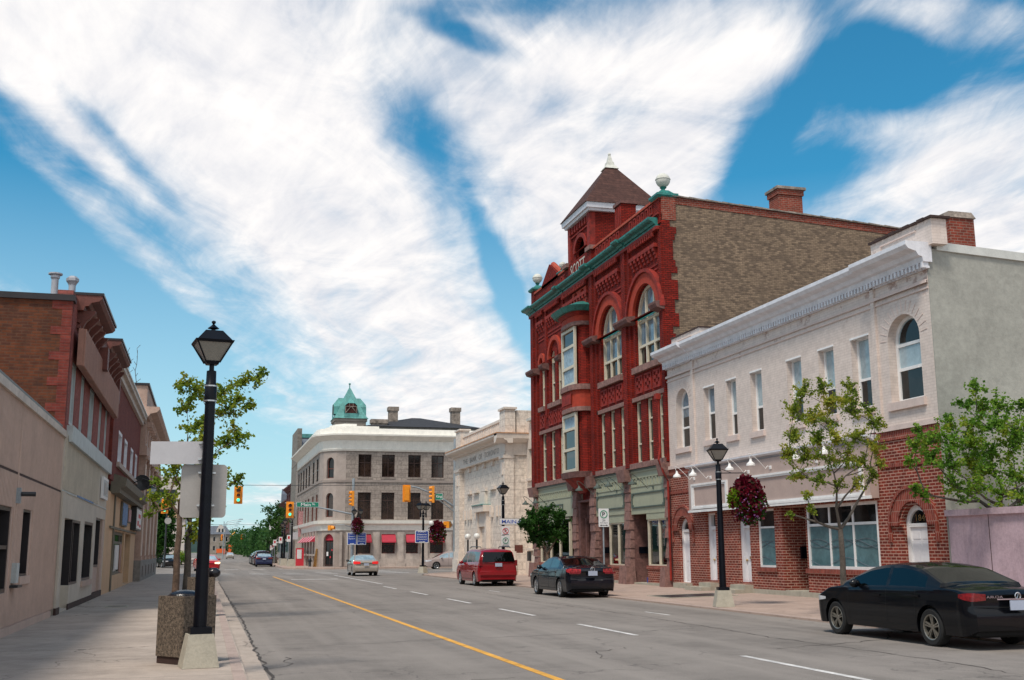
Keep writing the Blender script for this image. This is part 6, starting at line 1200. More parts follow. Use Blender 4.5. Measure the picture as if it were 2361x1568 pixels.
b = MB(); b.lathe(18.95, 86, [(.24, .15), (.22, .35), (.16, .4), (.13, 10.4)], 10); b.tube([(18.95, 86, 5.0), (18.2, 86, 5.5), (17, 86, 6.1), (16, 86, 6.5), (15.2, 86, 6.65), (14.85, 86, 6.6)], .09, 8, .05); b.tube([(18.95, 86, 4.6), (18.3, 86, 5.1), (17.6, 86, 5.6)], .05, 6); obj('pole', b, 'galvanised', t, smooth=True)
def rearhead(par, x, y, z, s):
    b = MB(); b.plate([(0, 0), (1, 0), (1, 1), (0, 1)], [], 0, 0); 
head(t, 15.05, 85.9, 6.05, PI, back=True, lit='x', s=1.0); head(t, 17.05, 85.85, 6.0, -PI/2-.15, back=False, lit='x', n=4, s=.9)
b = MB(); b.tube([(18.9, 86, 3.3), (18.6, 86, 3.9), (18.0, 86, 4.0), (17.5, 86, 3.95)], .035, 6); obj('pedestrian_arm', b, 'galvanised', t); head(t, 17.45, 85.9, 3.65, PI, back=False, n=1, lit='x', s=1.4); head(t, 18.35, 85.9, 3.65, PI*.8, back=False, n=1, lit='x', s=1.4)
flat_sign('street_name_sign', 'small green street name sign on the arm by the big grey pole', lambda u, d, z: (u, 85.7-d-(u-17.5)*.8, z), 17.3, 17.85, 5.55, 6.05, 0, 'sign_green', 'sign_white', (('King', .15, .85, .25, .75),))
t = thing('traffic_signal', 'green lit orange signal head hung over the left lane against the sky', 'traffic light', (-1.6, 84.5, .15)); b = MB(); b.lathe(-1.05, 84.6, [(.16, .15), (.11, 6.9)], 10); b.tube([(-1.05, 84.6, 6.4), (0, 84.6, 6.62), (2.3, 84.6, 6.60)], .07, 6, .04); obj('pole', b, 'galvanised', t, smooth=True); head(t, 2.3, 84.4, 5.78, 0, s=1.0)
t = thing('traffic_signal', 'green lit orange signal partly behind the left tree trunks', 'traffic light', (-4.6, 106, .15)); b = MB(); b.lathe(-4.7, 106.2, [(.16, .15), (.12, 7)], 8); b.tube([(-4.7, 106.2, 6.5), (-3.6, 106, 6.5)], .06, 6); obj('pole', b, 'galvanised', t); head(t, -3.55, 105.9, 5.75, 0, s=1.0); head(t, -4.9, 105.8, 5.9, PI/2, back=False, lit='x', s=1.0)
for x, y, lb in ((5.0, 330, 'left one of two distant orange signals over the road works'), (10.5, 330, 'right one of two distant orange signals over the road works')):
    t = thing('traffic_signal', lb, 'traffic light', (x, y, gz(y))); b = MB(); b.tube([(x+.9, y, gz(y)), (x+.9, y, 6.5), (x, y, 6.6)], .09, 6); obj('pole', b, 'galvanised', t); head(t, x, y-.2, 5.6, 0, lit='x', s=1.25)
t = thing('street_lamp', 'slim dark lamp post with round sign before the far left tree', 'street lamp', (-3.9, 124, .1)); b = MB(); b.lathe(-3.9, 124, [(.12, .1), (.08, 7.2)], 8); obj('pole', b, 'dark_metal', t); lantern(t, -3.9, 124, 7.2, 1.6, local=False); b = MB(mF(123.8)); b.plate([(-3.75+.35*math.cos(2*PI*k/16), 4.9+.35*math.sin(2*PI*k/16)) for k in range(16)], [], 0, .03); ringsym(None, b, -3.75, 4.9, .33, .03); obj('round_sign', b, 'sign_back', t)
# newspaper box, hydrant, board, phone sign, parking signs down the street
t = thing('newspaper_box', 'red and white newspaper box on the far right pavement', 'newspaper box', (9.9, 122, .15)); b = MB(); b.box(9.55, 10.35, 121.7, 122.4, .15, 2.0); obj('body', b, 'sign_red', t); b = MB(mF(121.7)); b.box(9.62, 10.1, 0, .03, .9, 1.85); obj('panel', b, 'sign_white', t)
t = thing('fire_hydrant', 'dark fire hydrant near the kerb before the pink awnings', 'hydrant', (10.3, 113.2, .15)); b = MB(); b.lathe(10.35, 114.5, [(.16, 0), (.12, .08), (.12, .5), (.17, .55), (.17, .7), (.08, .82), (0, .85)], 10, 'z', .15); b.tube([(10.1, 114.5, .7), (10.6, 114.5, .7)], .07, 6); obj('body', b, 'dark_metal', t, smooth=True)
b = MB(); b.add([(10.75, 112.5, .15), (10.45, 112.2, .15), (10.8, 112.5, 1.9), (10.7, 112.3, 1.9), (10.85, 112.6, .15), (10.55, 112.3, .15), (10.9, 112.6, 1.9), (10.8, 112.4, 1.9)], [(0, 1, 3, 2), (4, 5, 7, 6), (0, 4, 6, 2), (1, 5, 7, 3), (2, 3, 7, 6)]); tag(obj('leaning_board', b, 'wood_plank'), 'bare wooden board leaning at the corner of the stone building', 'board')
for i, (x, y, z) in enumerate(((8.55, 119.5, 3.2), (8.2, 127, 3.1), (8.3, 139, 2.9), (9.2, 158, 2.5), (9.8, 172, 2.4))):
    t = thing('parking_sign', ['first', 'second', 'third', 'fourth', 'fifth'][i]+' small white parking sign in the row down the far right kerb', 'parking sign', (x, y, .15), 0, 'small signs down the far kerb'); b = MB(); b.lathe(0, 0, [(.035, 0), (.035, z)], 6); obj('post', b, 'galvanised', t, local=True); b = MB(); b.box(-.2, .2, -.05, -.03, z-.7, z); obj('plate', b, 'sign_white', t, local=True); b = MB(); b.box(-.1, .1, -.06, -.05, z-.4, z-.12); obj('symbol', b, 'ink_red', t, local=True)
t = thing('hanging_sign', 'pink and grey hanging shop sign beyond the corner building', 'sign', (10.3, 131, 3.3)); b = MB(); b.box(9.6, 10.4, 130.9, 131.1, 3.0, 3.8); obj('board', b, 'sign_back_light', t); b = MB(); b.box(10.4, 11.0, 130.9, 131.1, 3.3, 6.2); obj('banner', b, 'poster_pink', t)
b = MB(); b.ball((15.25, 76.9, 3.55), .18, 8); tag(obj('round_marker', b, 'sign_white'), 'small white marker plate on the corner lamp above the blue sign', 'marker')
for p0, p1, lb in (((-25, 95, 7.7), (32, 104, 8.2), 'thin overhead cable across the street over the crossing'), ((-25, 300, 9.0), (45, 300, 9.2), 'thin distant overhead cable above the road works')):
    b = MB(); P_ = [tuple(Vector(p0).lerp(Vector(p1), i/12)-Vector((0, 0, .6*math.sin(PI*i/12)))) for i in range(13)]; b.tube(P_, .02 if p0[1] < 200 else .04, 4); tag(obj('overhead_cable', b, 'dark_metal'), lb, 'cable')
# ------------------------------------------------------------------ fence at the right
t = thing('wooden_hoarding', 'weathered pink-grey wooden hoarding with capping beside the brick building', 'fence', (XR, 22, .1)); b = MB(MR); b.box(6, 25.42, -.08, 0, .1, 2.52); 
obj('boards', b, 'fence_pink', t); part('capping', t, 'fence_pink', MR, (6, 25.45, -.16, .09, 2.5, 2.66)); part('joint', t, 'skirt_brown', MR, (23.85, 23.87, 0, .004, .15, 2.5), (21.4, 21.42, 0, .004, .15, 2.5), (18.9, 18.92, 0, .004, .15, 2.5))
# ------------------------------------------------------------------ trees
def tree(name, label, base, clumps, trunk_r, leaf, bark='bark', seed=1, size=.11, dens=1.0, fork=.45, cat='tree', group=None, stems=1, tw=2, shell=.25, lean=(0, 0), lfk=1.0, cf=.35):
    rnd = random.Random(seed); t = thing(name, label, cat, base, 0, group); B_ = Vector(base)
    tr = MB(); lf = MB(); cen = sum((Vector(c[:3]) for c in clumps), Vector())/len(clumps)-B_; zmin = min(c[2] for c in clumps)-B_.z
    fz = zmin*fork if fork < 1 else fork
    stemtops = []
    for s in range(stems):
        a = 2*PI*s/max(1, stems)+rnd.random(); off = Vector((math.cos(a), math.sin(a), 0))*(0 if stems == 1 else trunk_r*1.5)
        top = Vector((cen.x*cf+lean[0], cen.y*cf+lean[1], fz))+off*3; P_ = [Vector((0, 0, 0))+off*.4]
        for i in range(1, 6): f = i/5; P_.append(P_[0].lerp(top, f)+Vector((rnd.uniform(-.03, .03), rnd.uniform(-.03, .03), 0))*trunk_r*8)
        tr.tube([tuple(p) for p in P_], trunk_r*(1.15 if stems == 1 else .7), 9, trunk_r*(.8 if stems == 1 else .5)); stemtops.append(P_[-1])
    nodes = [(s, 0) for s in stemtops]
    for (x, y, z, r, n) in sorted(clumps, key=lambda c: (Vector(c[:3])-B_-stemtops[0]).length):
        c = Vector((x, y, z))-B_; 
        best = min(nodes, key=lambda q: (q[0]-c).length+(8 if q[0].z > c.z-.1 else 0)+q[1]*.12); s = best[0]; L_ = (c-s).length; mid = s.lerp(c, .5)+Vector((rnd.uniform(-.1, .1), rnd.uniform(-.1, .1), -.02))*L_*.8
        rr = trunk_r*max(.16, .62*(.72**best[1])); P_ = [s, s.lerp(mid, .5)+Vector((0, 0, -.02*L_)), mid, mid.lerp(c, .55), c]
        tr.tube([tuple(p) for p in P_], rr, 6, rr*.35, cap=False); nodes.append((mid, best[1]+1)); nodes.append((c, best[1]+2))
        for _ in range(tw*4):
            e = c+Vector((rnd.gauss(0, 1), rnd.gauss(0, 1), rnd.gauss(.3, 1))).normalized()*r*rnd.uniform(.7, 1.5); tr.tube([tuple(mid.lerp(c, .7)), tuple(c.lerp(e, .5)), tuple(e)], rr*.22+.003, 4, .003, cap=False)
            for q_ in (.35, .6, .8, 1.0): leaves(lf, tuple(c.lerp(e, q_)), r*.30, int(n*dens*.024)+1, size, rnd, .0, droop=.35)
        leaves(lf, tuple(c), r*1.3, int(n*dens*.24*lfk), size, rnd, .05, droop=.3)
    obj('trunk', tr, bark, t, local=True, smooth='all'); obj('crown', lf, leaf, t, local=True); return t
SC = 2549.8
def at(px, py, Y=None, X=None):   # picture point (2361 px wide) on the plane Y or X in the scene
    v = RT*((px-1180.5)/SC)+UP*(-(py-784)/SC)+FW; k = (Y/v.y) if Y is not None else (X/v.x); return Vector((0, 0, HC))+v*k
rr_ = random.Random(11)
cl = [(*at(x, y, Y=30+rr_.uniform(-.8, .8)), r, n) for x, y, r, n in ((425, 880, .28, 90), (455, 905, .3, 110), (430, 940, .28, 100), (450, 985, .3, 110), (595, 870, .24, 90), (560, 885, .28, 100), (540, 925, .28, 110), (570, 935, .2, 60), (515, 900, .28, 90), (520, 955, .3, 110), (548, 1005, .3, 110), (525, 1015, .22, 60), (470, 1020, .28, 90), (430, 1030, .24, 80), (545, 1108, .2, 70), (395, 1085, .28, 90), (370, 1120, .26, 80), (352, 1150, .22, 70), (385, 1150, .24, 70), (345, 1185, .12, 26), (425, 1130, .25, 70), (405, 1060, .2, 60), (455, 1170, .22, 70), (478, 1060, .3, 80), (500, 1110, .3, 80))]
tree('street_tree', 'young street tree with open yellow-green leaves behind the near lamp', (-.65, 30, .15), cl, .085, 'leaf_left', 'bark', 3, cf=.05, size=.08, dens=2.8, fork=2.5)
cl = [(*at(x, y, Y=37+rr_.uniform(-.8, .8)), r, n) for x, y, r, n in ((430, 1190, .3, 80), (455, 1210, .3, 90), (438, 1235, .22, 50), (475, 1190, .3, 80), (450, 1150, .35, 90), (490, 1160, .3, 80), (500, 1020, .4, 80), (470, 980, .4, 80), (405, 1110, .3, 70), (455, 1080, .4, 90), (505, 920, .3, 60), (470, 900, .3, 60))]
tree('street_tree', 'second young street tree standing just beyond the first on the left pavement', (-.49, 37, .15), cl, .11, 'leaf_left', 'bark_grey', 5, cf=.05, size=.12, dens=1.0, fork=2.2)
cl = []
for (x, y, r, n) in ((1850, 905, .26, 90), (1895, 892, .24, 80), (1905, 930, .25, 80), (1960, 895, .2, 60), (1945, 925, .26, 90), (1830, 955, .26, 90), (1870, 960, .26, 100), (1910, 970, .28, 90), (1965, 950, .26, 100), (2005, 945, .2, 60), (2015, 975, .24, 80), (1835, 1010, .28, 110), (1885, 1015, .28, 110), (1935, 1010, .28, 90), (1975, 1005, .26, 90), (2015, 1030, .26, 90), (1820, 1050, .22, 70), (1860, 1055, .28, 100), (1910, 1060, .28, 80), (1955, 1055, .26, 80), (1990, 1070, .26, 80), (1840, 1095, .22, 60), (1890, 1105, .24, 60), (1975, 1115, .2, 40), (1930, 1120, .18, 30), (2010, 1100, .18, 40), (1822, 1185, .09, 18), (1870, 1175, .12, 18), (2030, 1070, .14, 26), (1858, 1140, .14, 24)):
    cl.append((*at(x, y, Y=24.5+rr_.uniform(-.8, .8)), r, n))
p_ = at(1948, 1352, Y=24.5); tree('ash_tree', 'young ash tree with upright limbs and yellowing leaves before the white building', (p_.x, 24.5, .15), cl, .075, 'leaf_ash', 'bark_grey', 7, size=.052, dens=7.5, fork=2.0)
cl = []
for (x, y, r, n) in ((2248, 895, .22, 50), (2225, 935, .25, 60), (2262, 940, .25, 60), (2300, 935, .3, 70), (2190, 975, .26, 60), (2235, 975, .3, 80), (2280, 985, .3, 80), (2320, 980, .3, 80), (2355, 940, .3, 70), (2120, 1000, .2, 40), (2150, 1015, .3, 70), (2190, 1025, .35, 90), (2235, 1030, .35, 90), (2285, 1035, .4, 110), (2335, 1035, .4, 110), (2110, 1030, .2, 40), (2145, 1055, .3, 70), (2190, 1075, .35, 90), (2240, 1080, .4, 110), (2290, 1085, .4, 120), (2340, 1095, .45, 130), (2100, 1060, .16, 26), (2200, 1120, .3, 70), (2250, 1130, .35, 80), (2310, 1140, .4, 90), (2352, 1150, .3, 60), (2110, 1130, .14, 30), (2135, 1140, .14, 30), (2380, 1000, .5, 120), (2400, 1080, .5, 120), (2345, 1000, .35, 90)):
    cl.append((*at(x, y, Y=24.0+rr_.uniform(-.9, .9)), r, n))
p_ = at(2335, 1200, Y=24.0); tree('maple_tree', 'bushy green tree leaning over the hoarding against the grey wall', (p_.x, 24.0, .1), cl, .10, 'leaf_green', 'bark_grey', 9, size=.075, dens=5.0, fork=2.4)
cl = []
for (x, y, r, n) in ((1258, 1185, .5, 300), (1235, 1195, .42, 240), (1282, 1190, .42, 240), (1220, 1212, .4, 200), (1250, 1212, .5, 300), (1285, 1215, .45, 260), (1232, 1232, .38, 180), (1262, 1238, .42, 220), (1288, 1235, .3, 120), (1208, 1208, .25, 110), (1245, 1250, .25, 80), (1228, 1243, .22, 60)):
    cl.append((*at(x, y, Y=50+rr_.uniform(-.7, .7)), r, n))
p_ = at(1270, 1335, Y=50); tree('clipped_tree', 'small dark green round-headed tree with bent trunk before the sage shopfront', (p_.x, 50, .15), cl, .085, 'leaf_dark', 'bark', 13, size=.10, dens=2.6, fork=1.35, shell=.45, lfk=1.9)
def bigtree(name, label, x, y, h, rad, leaf='leaf_far', seed=1, size=.5, group='trees at the end of the street', z0=None, n=900, low=.12):
    rnd = random.Random(seed); t = thing(name, label, 'tree', (x, y, gz(y) if z0 is None else z0), 0, group); tr = MB(); tr.lathe(0, 0, [(h*.035, 0), (h*.02, h*.6)], 7); obj('trunk', tr, 'bark_grey', t, local=True)
    lf = MB(); k = 16
    for i in range(k):
        f = low+(1-low)*((i+.5)/k); w_ = rad*math.sin(PI*min(1, max(.05, (f-low*.4))**.8))**.6; a = rnd.random()*2*PI; rr = rad*.42*rnd.uniform(.8, 1.2)
        for j in range(3):
            a += 2.1; leaves(lf, (math.cos(a)*w_*.55, math.sin(a)*w_*.55, h*f*.92), rr, n//(k*3), size, rnd, .55, (1, 1, .9))
    leaves(lf, (0, 0, h*.55), rad*.6, n//3, size, rnd, .2, (1, 1, h*.6/rad/1.6)); obj('crown', lf, leaf, t, local=True); return t
for i, (px, ty, Y, rad) in enumerate(((628, 1212, 235, 4.5), (612, 1222, 255, 4.5), (596, 1208, 275, 5), (640, 1215, 225, 4.0), (580, 1228, 300, 5), (566, 1224, 330, 6), (552, 1232, 360, 6), (603, 1240, 290, 6), (588, 1242, 320, 6), (571, 1245, 350, 6), (540, 1243, 400, 8), (556, 1248, 380, 7), (620, 1238, 262, 5))):
    P_ = at(px, ty, Y=Y); bigtree('broadleaf_tree', ['nearest tall green tree behind the far shop row', 'green tree just left of the tallest pointed tree', 'pointed green tree standing highest in the middle of the far wood', 'green tree at the edge of the shop row sign', 'mid height tree left of the pointed tree', 'tree above the yellow excavator', 'tree left of the excavator near the hills', 'low tree behind the white car', 'low rounded tree right of the excavator', 'low tree behind the excavator cab', 'farthest bluish tree below the hills', 'low tree beside the far signals', 'low dark tree behind the parked cars'][i], P_.x+Y*.006, Y, P_.z-gz(Y), rad, seed=20+i, size=.62, n=1500)
for i, (px, Y, h) in enumerate(((530, 430, 8), (520, 460, 9), (512, 440, 8))):
    P_ = at(px, 1260, Y=Y); bigtree('broadleaf_tree', ['dark low tree just right of the pale mansard building', 'dark low tree behind the left distant signal', 'dark low tree beside the mansard building wall'][i], P_.x+4, Y, h, 7, seed=50+i, size=.8, n=700)
P_ = at(379, 1190, Y=133); bigtree('broadleaf_tree', 'dense dark green tree beyond the crossing beside the columned building', P_.x-.5, 133, 8.6, 2.3, 'leaf_dark', 61, .26, None, n=6000, low=.22)
P_ = at(372, 1250, Y=137); bigtree('broadleaf_tree', 'lower dark green tree beside the dense one beyond the crossing', P_.x-1.5, 137, 5, 2.2, 'leaf_dark', 62, .26, None, n=3000, low=.1)
def bush(label, x, y, r, h, seed, leaf='leaf_dark', size=.14): rnd = random.Random(seed); b = MB(); leaves(b, (x, y, h*.5), r, 1500, size, rnd, .4, (1, 1, h*.5/r)); tag(obj('shrub', b, leaf), label, 'shrub')
bush('rounded green bush by the pale wall beyond the crossing', -3.0, 150, .95, 1.9, 71, 'leaf_green', .16); bush('dark low bush beside the black hatchback', -6.6, 133, 1.1, 1.9, 72)
for i, (px, Y) in enumerate(((630, 150), (648, 140))):
    cl = [(*at(px+rr_.uniform(-14, 14), y, Y=Y+rr_.uniform(-.8, .8)), .9, 240) for y in (1175, 1190, 1205, 1220, 1235, 1245)]
    P_ = at(px+6, 1300, Y=Y); tree('street_tree', ['narrow street tree on the far right pavement farther off', 'narrow street tree on the far right pavement by the second lamp'][i], (P_.x, Y, .1), cl, .12, 'leaf_far', 'bark_grey', 80+i, size=.22, dens=1.2, fork=.5)
# ------------------------------------------------------------------ vehicles
def interp(pts, x):
    if x <= pts[0][0]: return pts[0][1]
    for (a, b), (c, d) in zip(pts, pts[1:]):
        if x <= c: t = (x-a)/(c-a); return b+(d-b)*t
    return pts[-1][1]
def smooth_(pts, x, w=.10): return sum(interp(pts, x+w*k/3)*q for k, q in zip((-3, -2, -1, 0, 1, 2, 3), (.06, .12, .2, .24, .2, .12, .06)))
def car(name, label, cat, loc, rz, paint_, top, belt, L, W_, xr, xf, r, glass_rear, glass_front, side=(), glassm='car_glass', rear='sedan', rim='rim_silver', spokes=7, seed=0, tails=None, heads=None, rearm=None, group=None, plate_z=.95, style=None, zs=.22, tail_m='tail_red', windm=None, tumble=.42):
    """x runs from the rear bumper (0) to the nose (L); wheels at xr, xf"""
    t = thing(name, label, cat, loc, rz, group); lx = lambda x, y, z: (x-xr, y, z)
    hw0 = W_/2; ra = r+.055
    def hw(x):
        e = min(x, L-x); k = .34
        return hw0*(1-(.13 if x < L/2 else .2)*max(0, 1-e/k)**2.2) if e < k else hw0*(1-.012*max(0, 1-(e-k)/.8))
    def fz(z): return 1-.055*abs((z-.62)/.45)**2.0 if z < .62 else 1-.05*((z-.62)/.4)**2
    def zb(x):
        e = min(x, L-x); b = zs+.10*max(0, 1-e/.25)**1.5
        for xa in (xr, xf):
            if abs(x-xa) < ra: b = max(b, r+math.sqrt(ra*ra-(x-xa)**2))
        return b
    T = lambda x: smooth_(top, x, .09); Bt = lambda x: min(smooth_(belt, x), T(x)-.012)
    xs = set([0, .03, .07, .12, .18, .26, .35, L-.35, L-.26, L-.18, L-.12, L-.07, L-.03, L]+[i*L/52 for i in range(53)])
    for xa in (xr, xf):
        for k in range(17): xs.add(xa+ra*math.cos(PI*k/16)*.9995)
        xs.add(xa-ra-.004); xs.add(xa+ra+.004)
    for g in side: xs |= {g[0], g[1]}
    xs |= {glass_rear[0], glass_rear[1], glass_front[0], glass_front[1]}
    xs = sorted(x for x in xs if 0 <= x <= L); xs = [x for i, x in enumerate(xs) if i == 0 or x-xs[i-1] > .003]
    NS = 9; G_ = [.10, .5, .86, 1.0]; TP = [.1, .38, .7, 1.0]
    def section(x):
        z0, zb_, zt = zb(x), Bt(x), T(x); h = hw(x); rows = []
        zb_ = max(zb_, z0+.02)
        for i in range(NS): z = z0+(zb_-z0)*i/(NS-1); rows.append((h*fz(z), z))
        yb = h*fz(zb_)-.012; gh = max(0, zt-zb_)
        ze = zb_+gh*.90 if gh > .12 else zb_+gh*.35; 
        for g in G_: z = zb_+(ze-zb_)*g; rows.append((max(.1, yb-(z-zb_)*tumble-(.02 if g > .9 else 0)*min(1, gh*4)), z))
        ye = rows[-1][0]
        for q in TP: rows.append((ye*(1-q), ze+(zt-ze)*math.sin(q*PI/2)))
        return rows
    secs = [section(x) for x in xs]; NR = NS+len(G_)+len(TP); N_ = len(xs)
    def bulge(x, y, z):  # round the end faces in plan
        h = hw(x)+.001; q = min(1, abs(y)/h); k = max(0, 1-min(x, L-x)/.5); s = .055*k*(1-q*q); return x-s+(rear_in(z)*max(0, 1-x/.35) if x < L/2 else 0) if x < L/2 else x+s
    def rear_in(z):
        if rear != 'sedan': return 0
        q = min(1, max(0, (z-.60)/.10)); q2 = min(1, max(0, (.40-z)/.2)); return .075*q*q*(3-2*q)-.02*max(0, (z-.75))/.3+.05*q2
    def vid(mb, i, j, s): 
        x = xs[i]; y, z = secs[i][j]; return (bulge(x, y, z), y*s, z)
    groups = {}
    def put(key, pts): groups.setdefault(key, []).append(pts)
    for i in range(N_-1):
        xm = (xs[i]+xs[i+1])/2; gh = T(xm)-Bt(xm)
        for j in range(NR-1):
            key = 'body'
            if NS <= j < NS+2 and gh > .1 and any(a <= xm <= c for a, c in side):
                key = 'side_window_%d' % [k for k, (a, c) in enumerate(side) if a <= xm <= c][0]
            if j >= NS+len(G_) and glass_rear[0] <= xm <= glass_rear[1]: key = 'rear_window'
            if j >= NS+len(G_) and glass_front[0] <= xm <= glass_front[1]: key = 'windscreen'
            for s in (1, -1): put(key+('' if 'side' not in key else ('L' if s > 0 else 'R')), [vid(0, i, j, s), vid(0, i+1, j, s), vid(0, i+1, j+1, s), vid(0, i, j+1, s)])
    for i in (0, N_-1):
        for j in range(NR-1): put('body', [vid(0, i, j, 1), vid(0, i, j+1, 1), vid(0, i, j+1, -1), vid(0, i, j, -1)])
    for i in range(N_-1):   # arch and sill lips
        for s in (1, -1):
            a, c = vid(0, i, 0, s), vid(0, i+1, 0, s); put('body', [a, c, (c[0], c[1]-s*.10, c[2]+.01), (a[0], a[1]-s*.10, a[2]+.01)])
    for key, fs in groups.items():
        b = MB(lx); idx = {}
        for f in fs:
            ids = []
            for p in f:
                k = tuple(round(q, 4) for q in p)
                if k not in idx: idx[k] = len(b.v); b.v.append(lx(*p))
                if idx[k] not in ids: ids.append(idx[k])
            if len(ids) > 2: b.f.append(tuple(ids))
        nm = 'side_window' if 'side' in key else key
        gm = glassm if 'side' in key else (rearm or 'car_glass') if key == 'rear_window' else (windm or 'car_glass')
        obj(nm, b, paint_ if key == 'body' else gm, t, local=True, smooth=True)
    # underside
    b = MB(lx); b.box(.2, L-.2, -hw0+.30, hw0-.30, .20, .60)
    b.box(.25, L-.25, -hw0+.12, hw0-.12, r*2.02, r*2.02+.03)
    for xa in (xr, xf): b.box(xa-ra, xa+ra, -hw0+.26, -hw0+.28, .2, r*2+.05); b.box(xa-ra, xa+ra, hw0-.28, hw0-.26, .2, r*2+.05)
    b.box(.1, xr-ra, -hw0+.16, hw0-.16, zs+.02, zs+.2); b.box(xr+ra, xf-ra, -hw0+.08, hw0-.08, zs+.0, zs+.2); b.box(xf+ra, L-.15, -hw0+.2, hw0-.2, zs+.02, zs+.2); b.tube([(-.0, -.5, zs+.02), (.5, -.5, zs+.02)], .035, 8)
    obj('underbody', b, 'underbody', t, local=True)
    # wheels
    for xa in (xr, xf):
        for s in (1, -1):
            yc = s*(hw0-.13); b = MB(lx); w2 = .11
            b.lathe(xa, yc, [(r*.66, -w2*.9), (r*.90, -w2), (r*.985, -w2*.8), (r, -w2*.4), (r, w2*.4), (r*.985, w2*.8), (r*.90, w2), (r*.66, w2*.9)], 28, 'y', r, False); wh = obj('wheel', b, 'tyre', t, local=True, smooth=True)
            b = MB(lx); o_ = s*w2*.9
            b.lathe(xa, yc, [(r*.68, -o_*.9), (r*.66, 0), (r*.62, o_*.5), (r*.64, o_*.92), (r*.69, o_*.98), (r*.67, o_*1.05), (r*.62, o_*.95)], 28, 'y', r, False)
            b.lathe(xa, yc, [(0, o_*.75), (r*.13, o_*.75), (r*.15, o_*.6), (r*.15, o_*.2)], 12, 'y', r, False)
            for k in range(spokes):
                a = 2*PI*k/spokes+.3; ca, sa = math.cos(a), math.sin(a); wd = r*.085*(7/spokes)**.5
                for e in ((-1, 1) if spokes < 7 else (0,)):
                    q0, q1 = r*.10, r*.64; px_, pz_ = -sa, ca; sp_ = e*r*.09
                    pts = []
                    for (q, ww, oo) in ((q0, wd*.6, .78), (q1, wd*.9, .88)):
                        for sg in (-1, 1):
                            uu = sg*ww*.5+(sp_ if q == q1 else sp_*.3); pts.append((xa+ca*q+px_*uu, yc+o_*oo, r+sa*q+pz_*uu)); pts.append((xa+ca*q+px_*uu, yc+o_*(oo-.35), r+sa*q+pz_*uu))
                    b.add(pts, [(0, 2, 6, 4), (1, 3, 7, 5), (0, 1, 5, 4), (2, 3, 7, 6)])
            obj('rim', b, rim, wh, local=True)
            b = MB(lx); b.lathe(xa, yc, [(0, 0), (r*.66, 0)], 20, 'y', r, False); obj('brake', b, 'underbody', wh, local=True)
    yc_ = lambda x, z: hw(x)*fz(z)
    def wrap(nm, z0, z1, yin, xout, s, m, front=False, off=.006):
        b = MB(lx); cols = []
        for iz in (0, 1, 2):
            P_ = []; x0 = L if front else 0; zc_ = (z0+z1)/2+.01; hh = (z1-z0)/2; z = zc_+hh*(iz-1)
            ye = yc_(x0, z)
            for k in range(6): y = yin+(ye-yin)*k/5; zz = zc_+hh*(iz-1)*(.72+.28*k/5); xx = bulge(x0, y, zz); P_.append((xx+(off if front else -off), y, zz))
            for k in range(1, 9): d = xout*k/8; x = L-d if front else d; zz = zc_+hh*(iz-1)*(1-.62*(k/8)**1.5)+hh*.25*k/8; P_.append((bulge(x, yc_(x, zz), zz), yc_(x, zz)+off, zz))
            cols.append(P_)
        n = len(cols[0]); vs = [(p[0], p[1]*s, p[2]) for c_ in cols for p in c_]; b.add(vs, [(i*n+k, i*n+k+1, (i+1)*n+k+1, (i+1)*n+k) for i in range(2) for k in range(n-1)]); return obj(nm, b, m, t, local=True, smooth=True)
    if tails:
        for s in (1, -1): wrap('taillight', tails[0], tails[1], tails[2], tails[3], s, tail_m)
    if heads:
        for s in (1, -1): wrap('headlight', heads[0], heads[1], heads[2], heads[3], s, heads[4] if len(heads) > 4 else 'head_lamp', True)
    b = MB(lx); b.box(-.075, -.058, -.17, .17, plate_z-.08, plate_z+.08); obj('number_plate', b, 'plate', t, local=True)
    # mirrors, handles
    mx = glass_front[0]+.22; mz = Bt(mx)+.08
    for s in (1, -1):
        b = MB(lx); b.ball((mx, s*(hw0+.06), mz), .11, 10, (.65, 1.0, .75)); b.box(mx-.02, mx+.06, min(s*hw0*.93, s*(hw0+.02)), max(s*hw0*.93, s*(hw0+.02)), mz-.05, mz); obj('mirror', b, paint_ if style != 'dm' else 'dark_metal', t, local=True, smooth=True)
        if side:
            b = MB(lx)
            for a, c in side[:2]: hx = a+.12 if a > glass_rear[1]-1 else a+.1; hz = Bt(hx)-.13; y = yc_(hx, hz); b.box(hx, hx+.2, min(s*(y-.01), s*(y+.025)), max(s*(y-.01), s*(y+.025)), hz-.015, hz+.015)
            obj('door_handle', b, paint_, t, local=True)
        b = MB(lx); zz = Bt((xr+xf)/2); x0_, x1_ = xr+.2, xf-.1
        for k in range(10): a = x0_+(x1_-x0_)*k/10; c = x0_+(x1_-x0_)*(k+1)/10; z1_, z2_ = Bt(a)+.0, Bt(c)+.0; b.add([(a, s*(yc_(a, z1_)-.004), z1_-.012), (c, s*(yc_(c, z2_)-.004), z2_-.012), (c, s*(yc_(c, z2_)-.010), z2_+.012), (a, s*(yc_(a, z1_)-.010), z1_+.012)], [(0, 1, 2, 3)])
        obj('belt_trim', b, 'chrome' if style == 'chrome' else 'dark_metal', t, local=True)
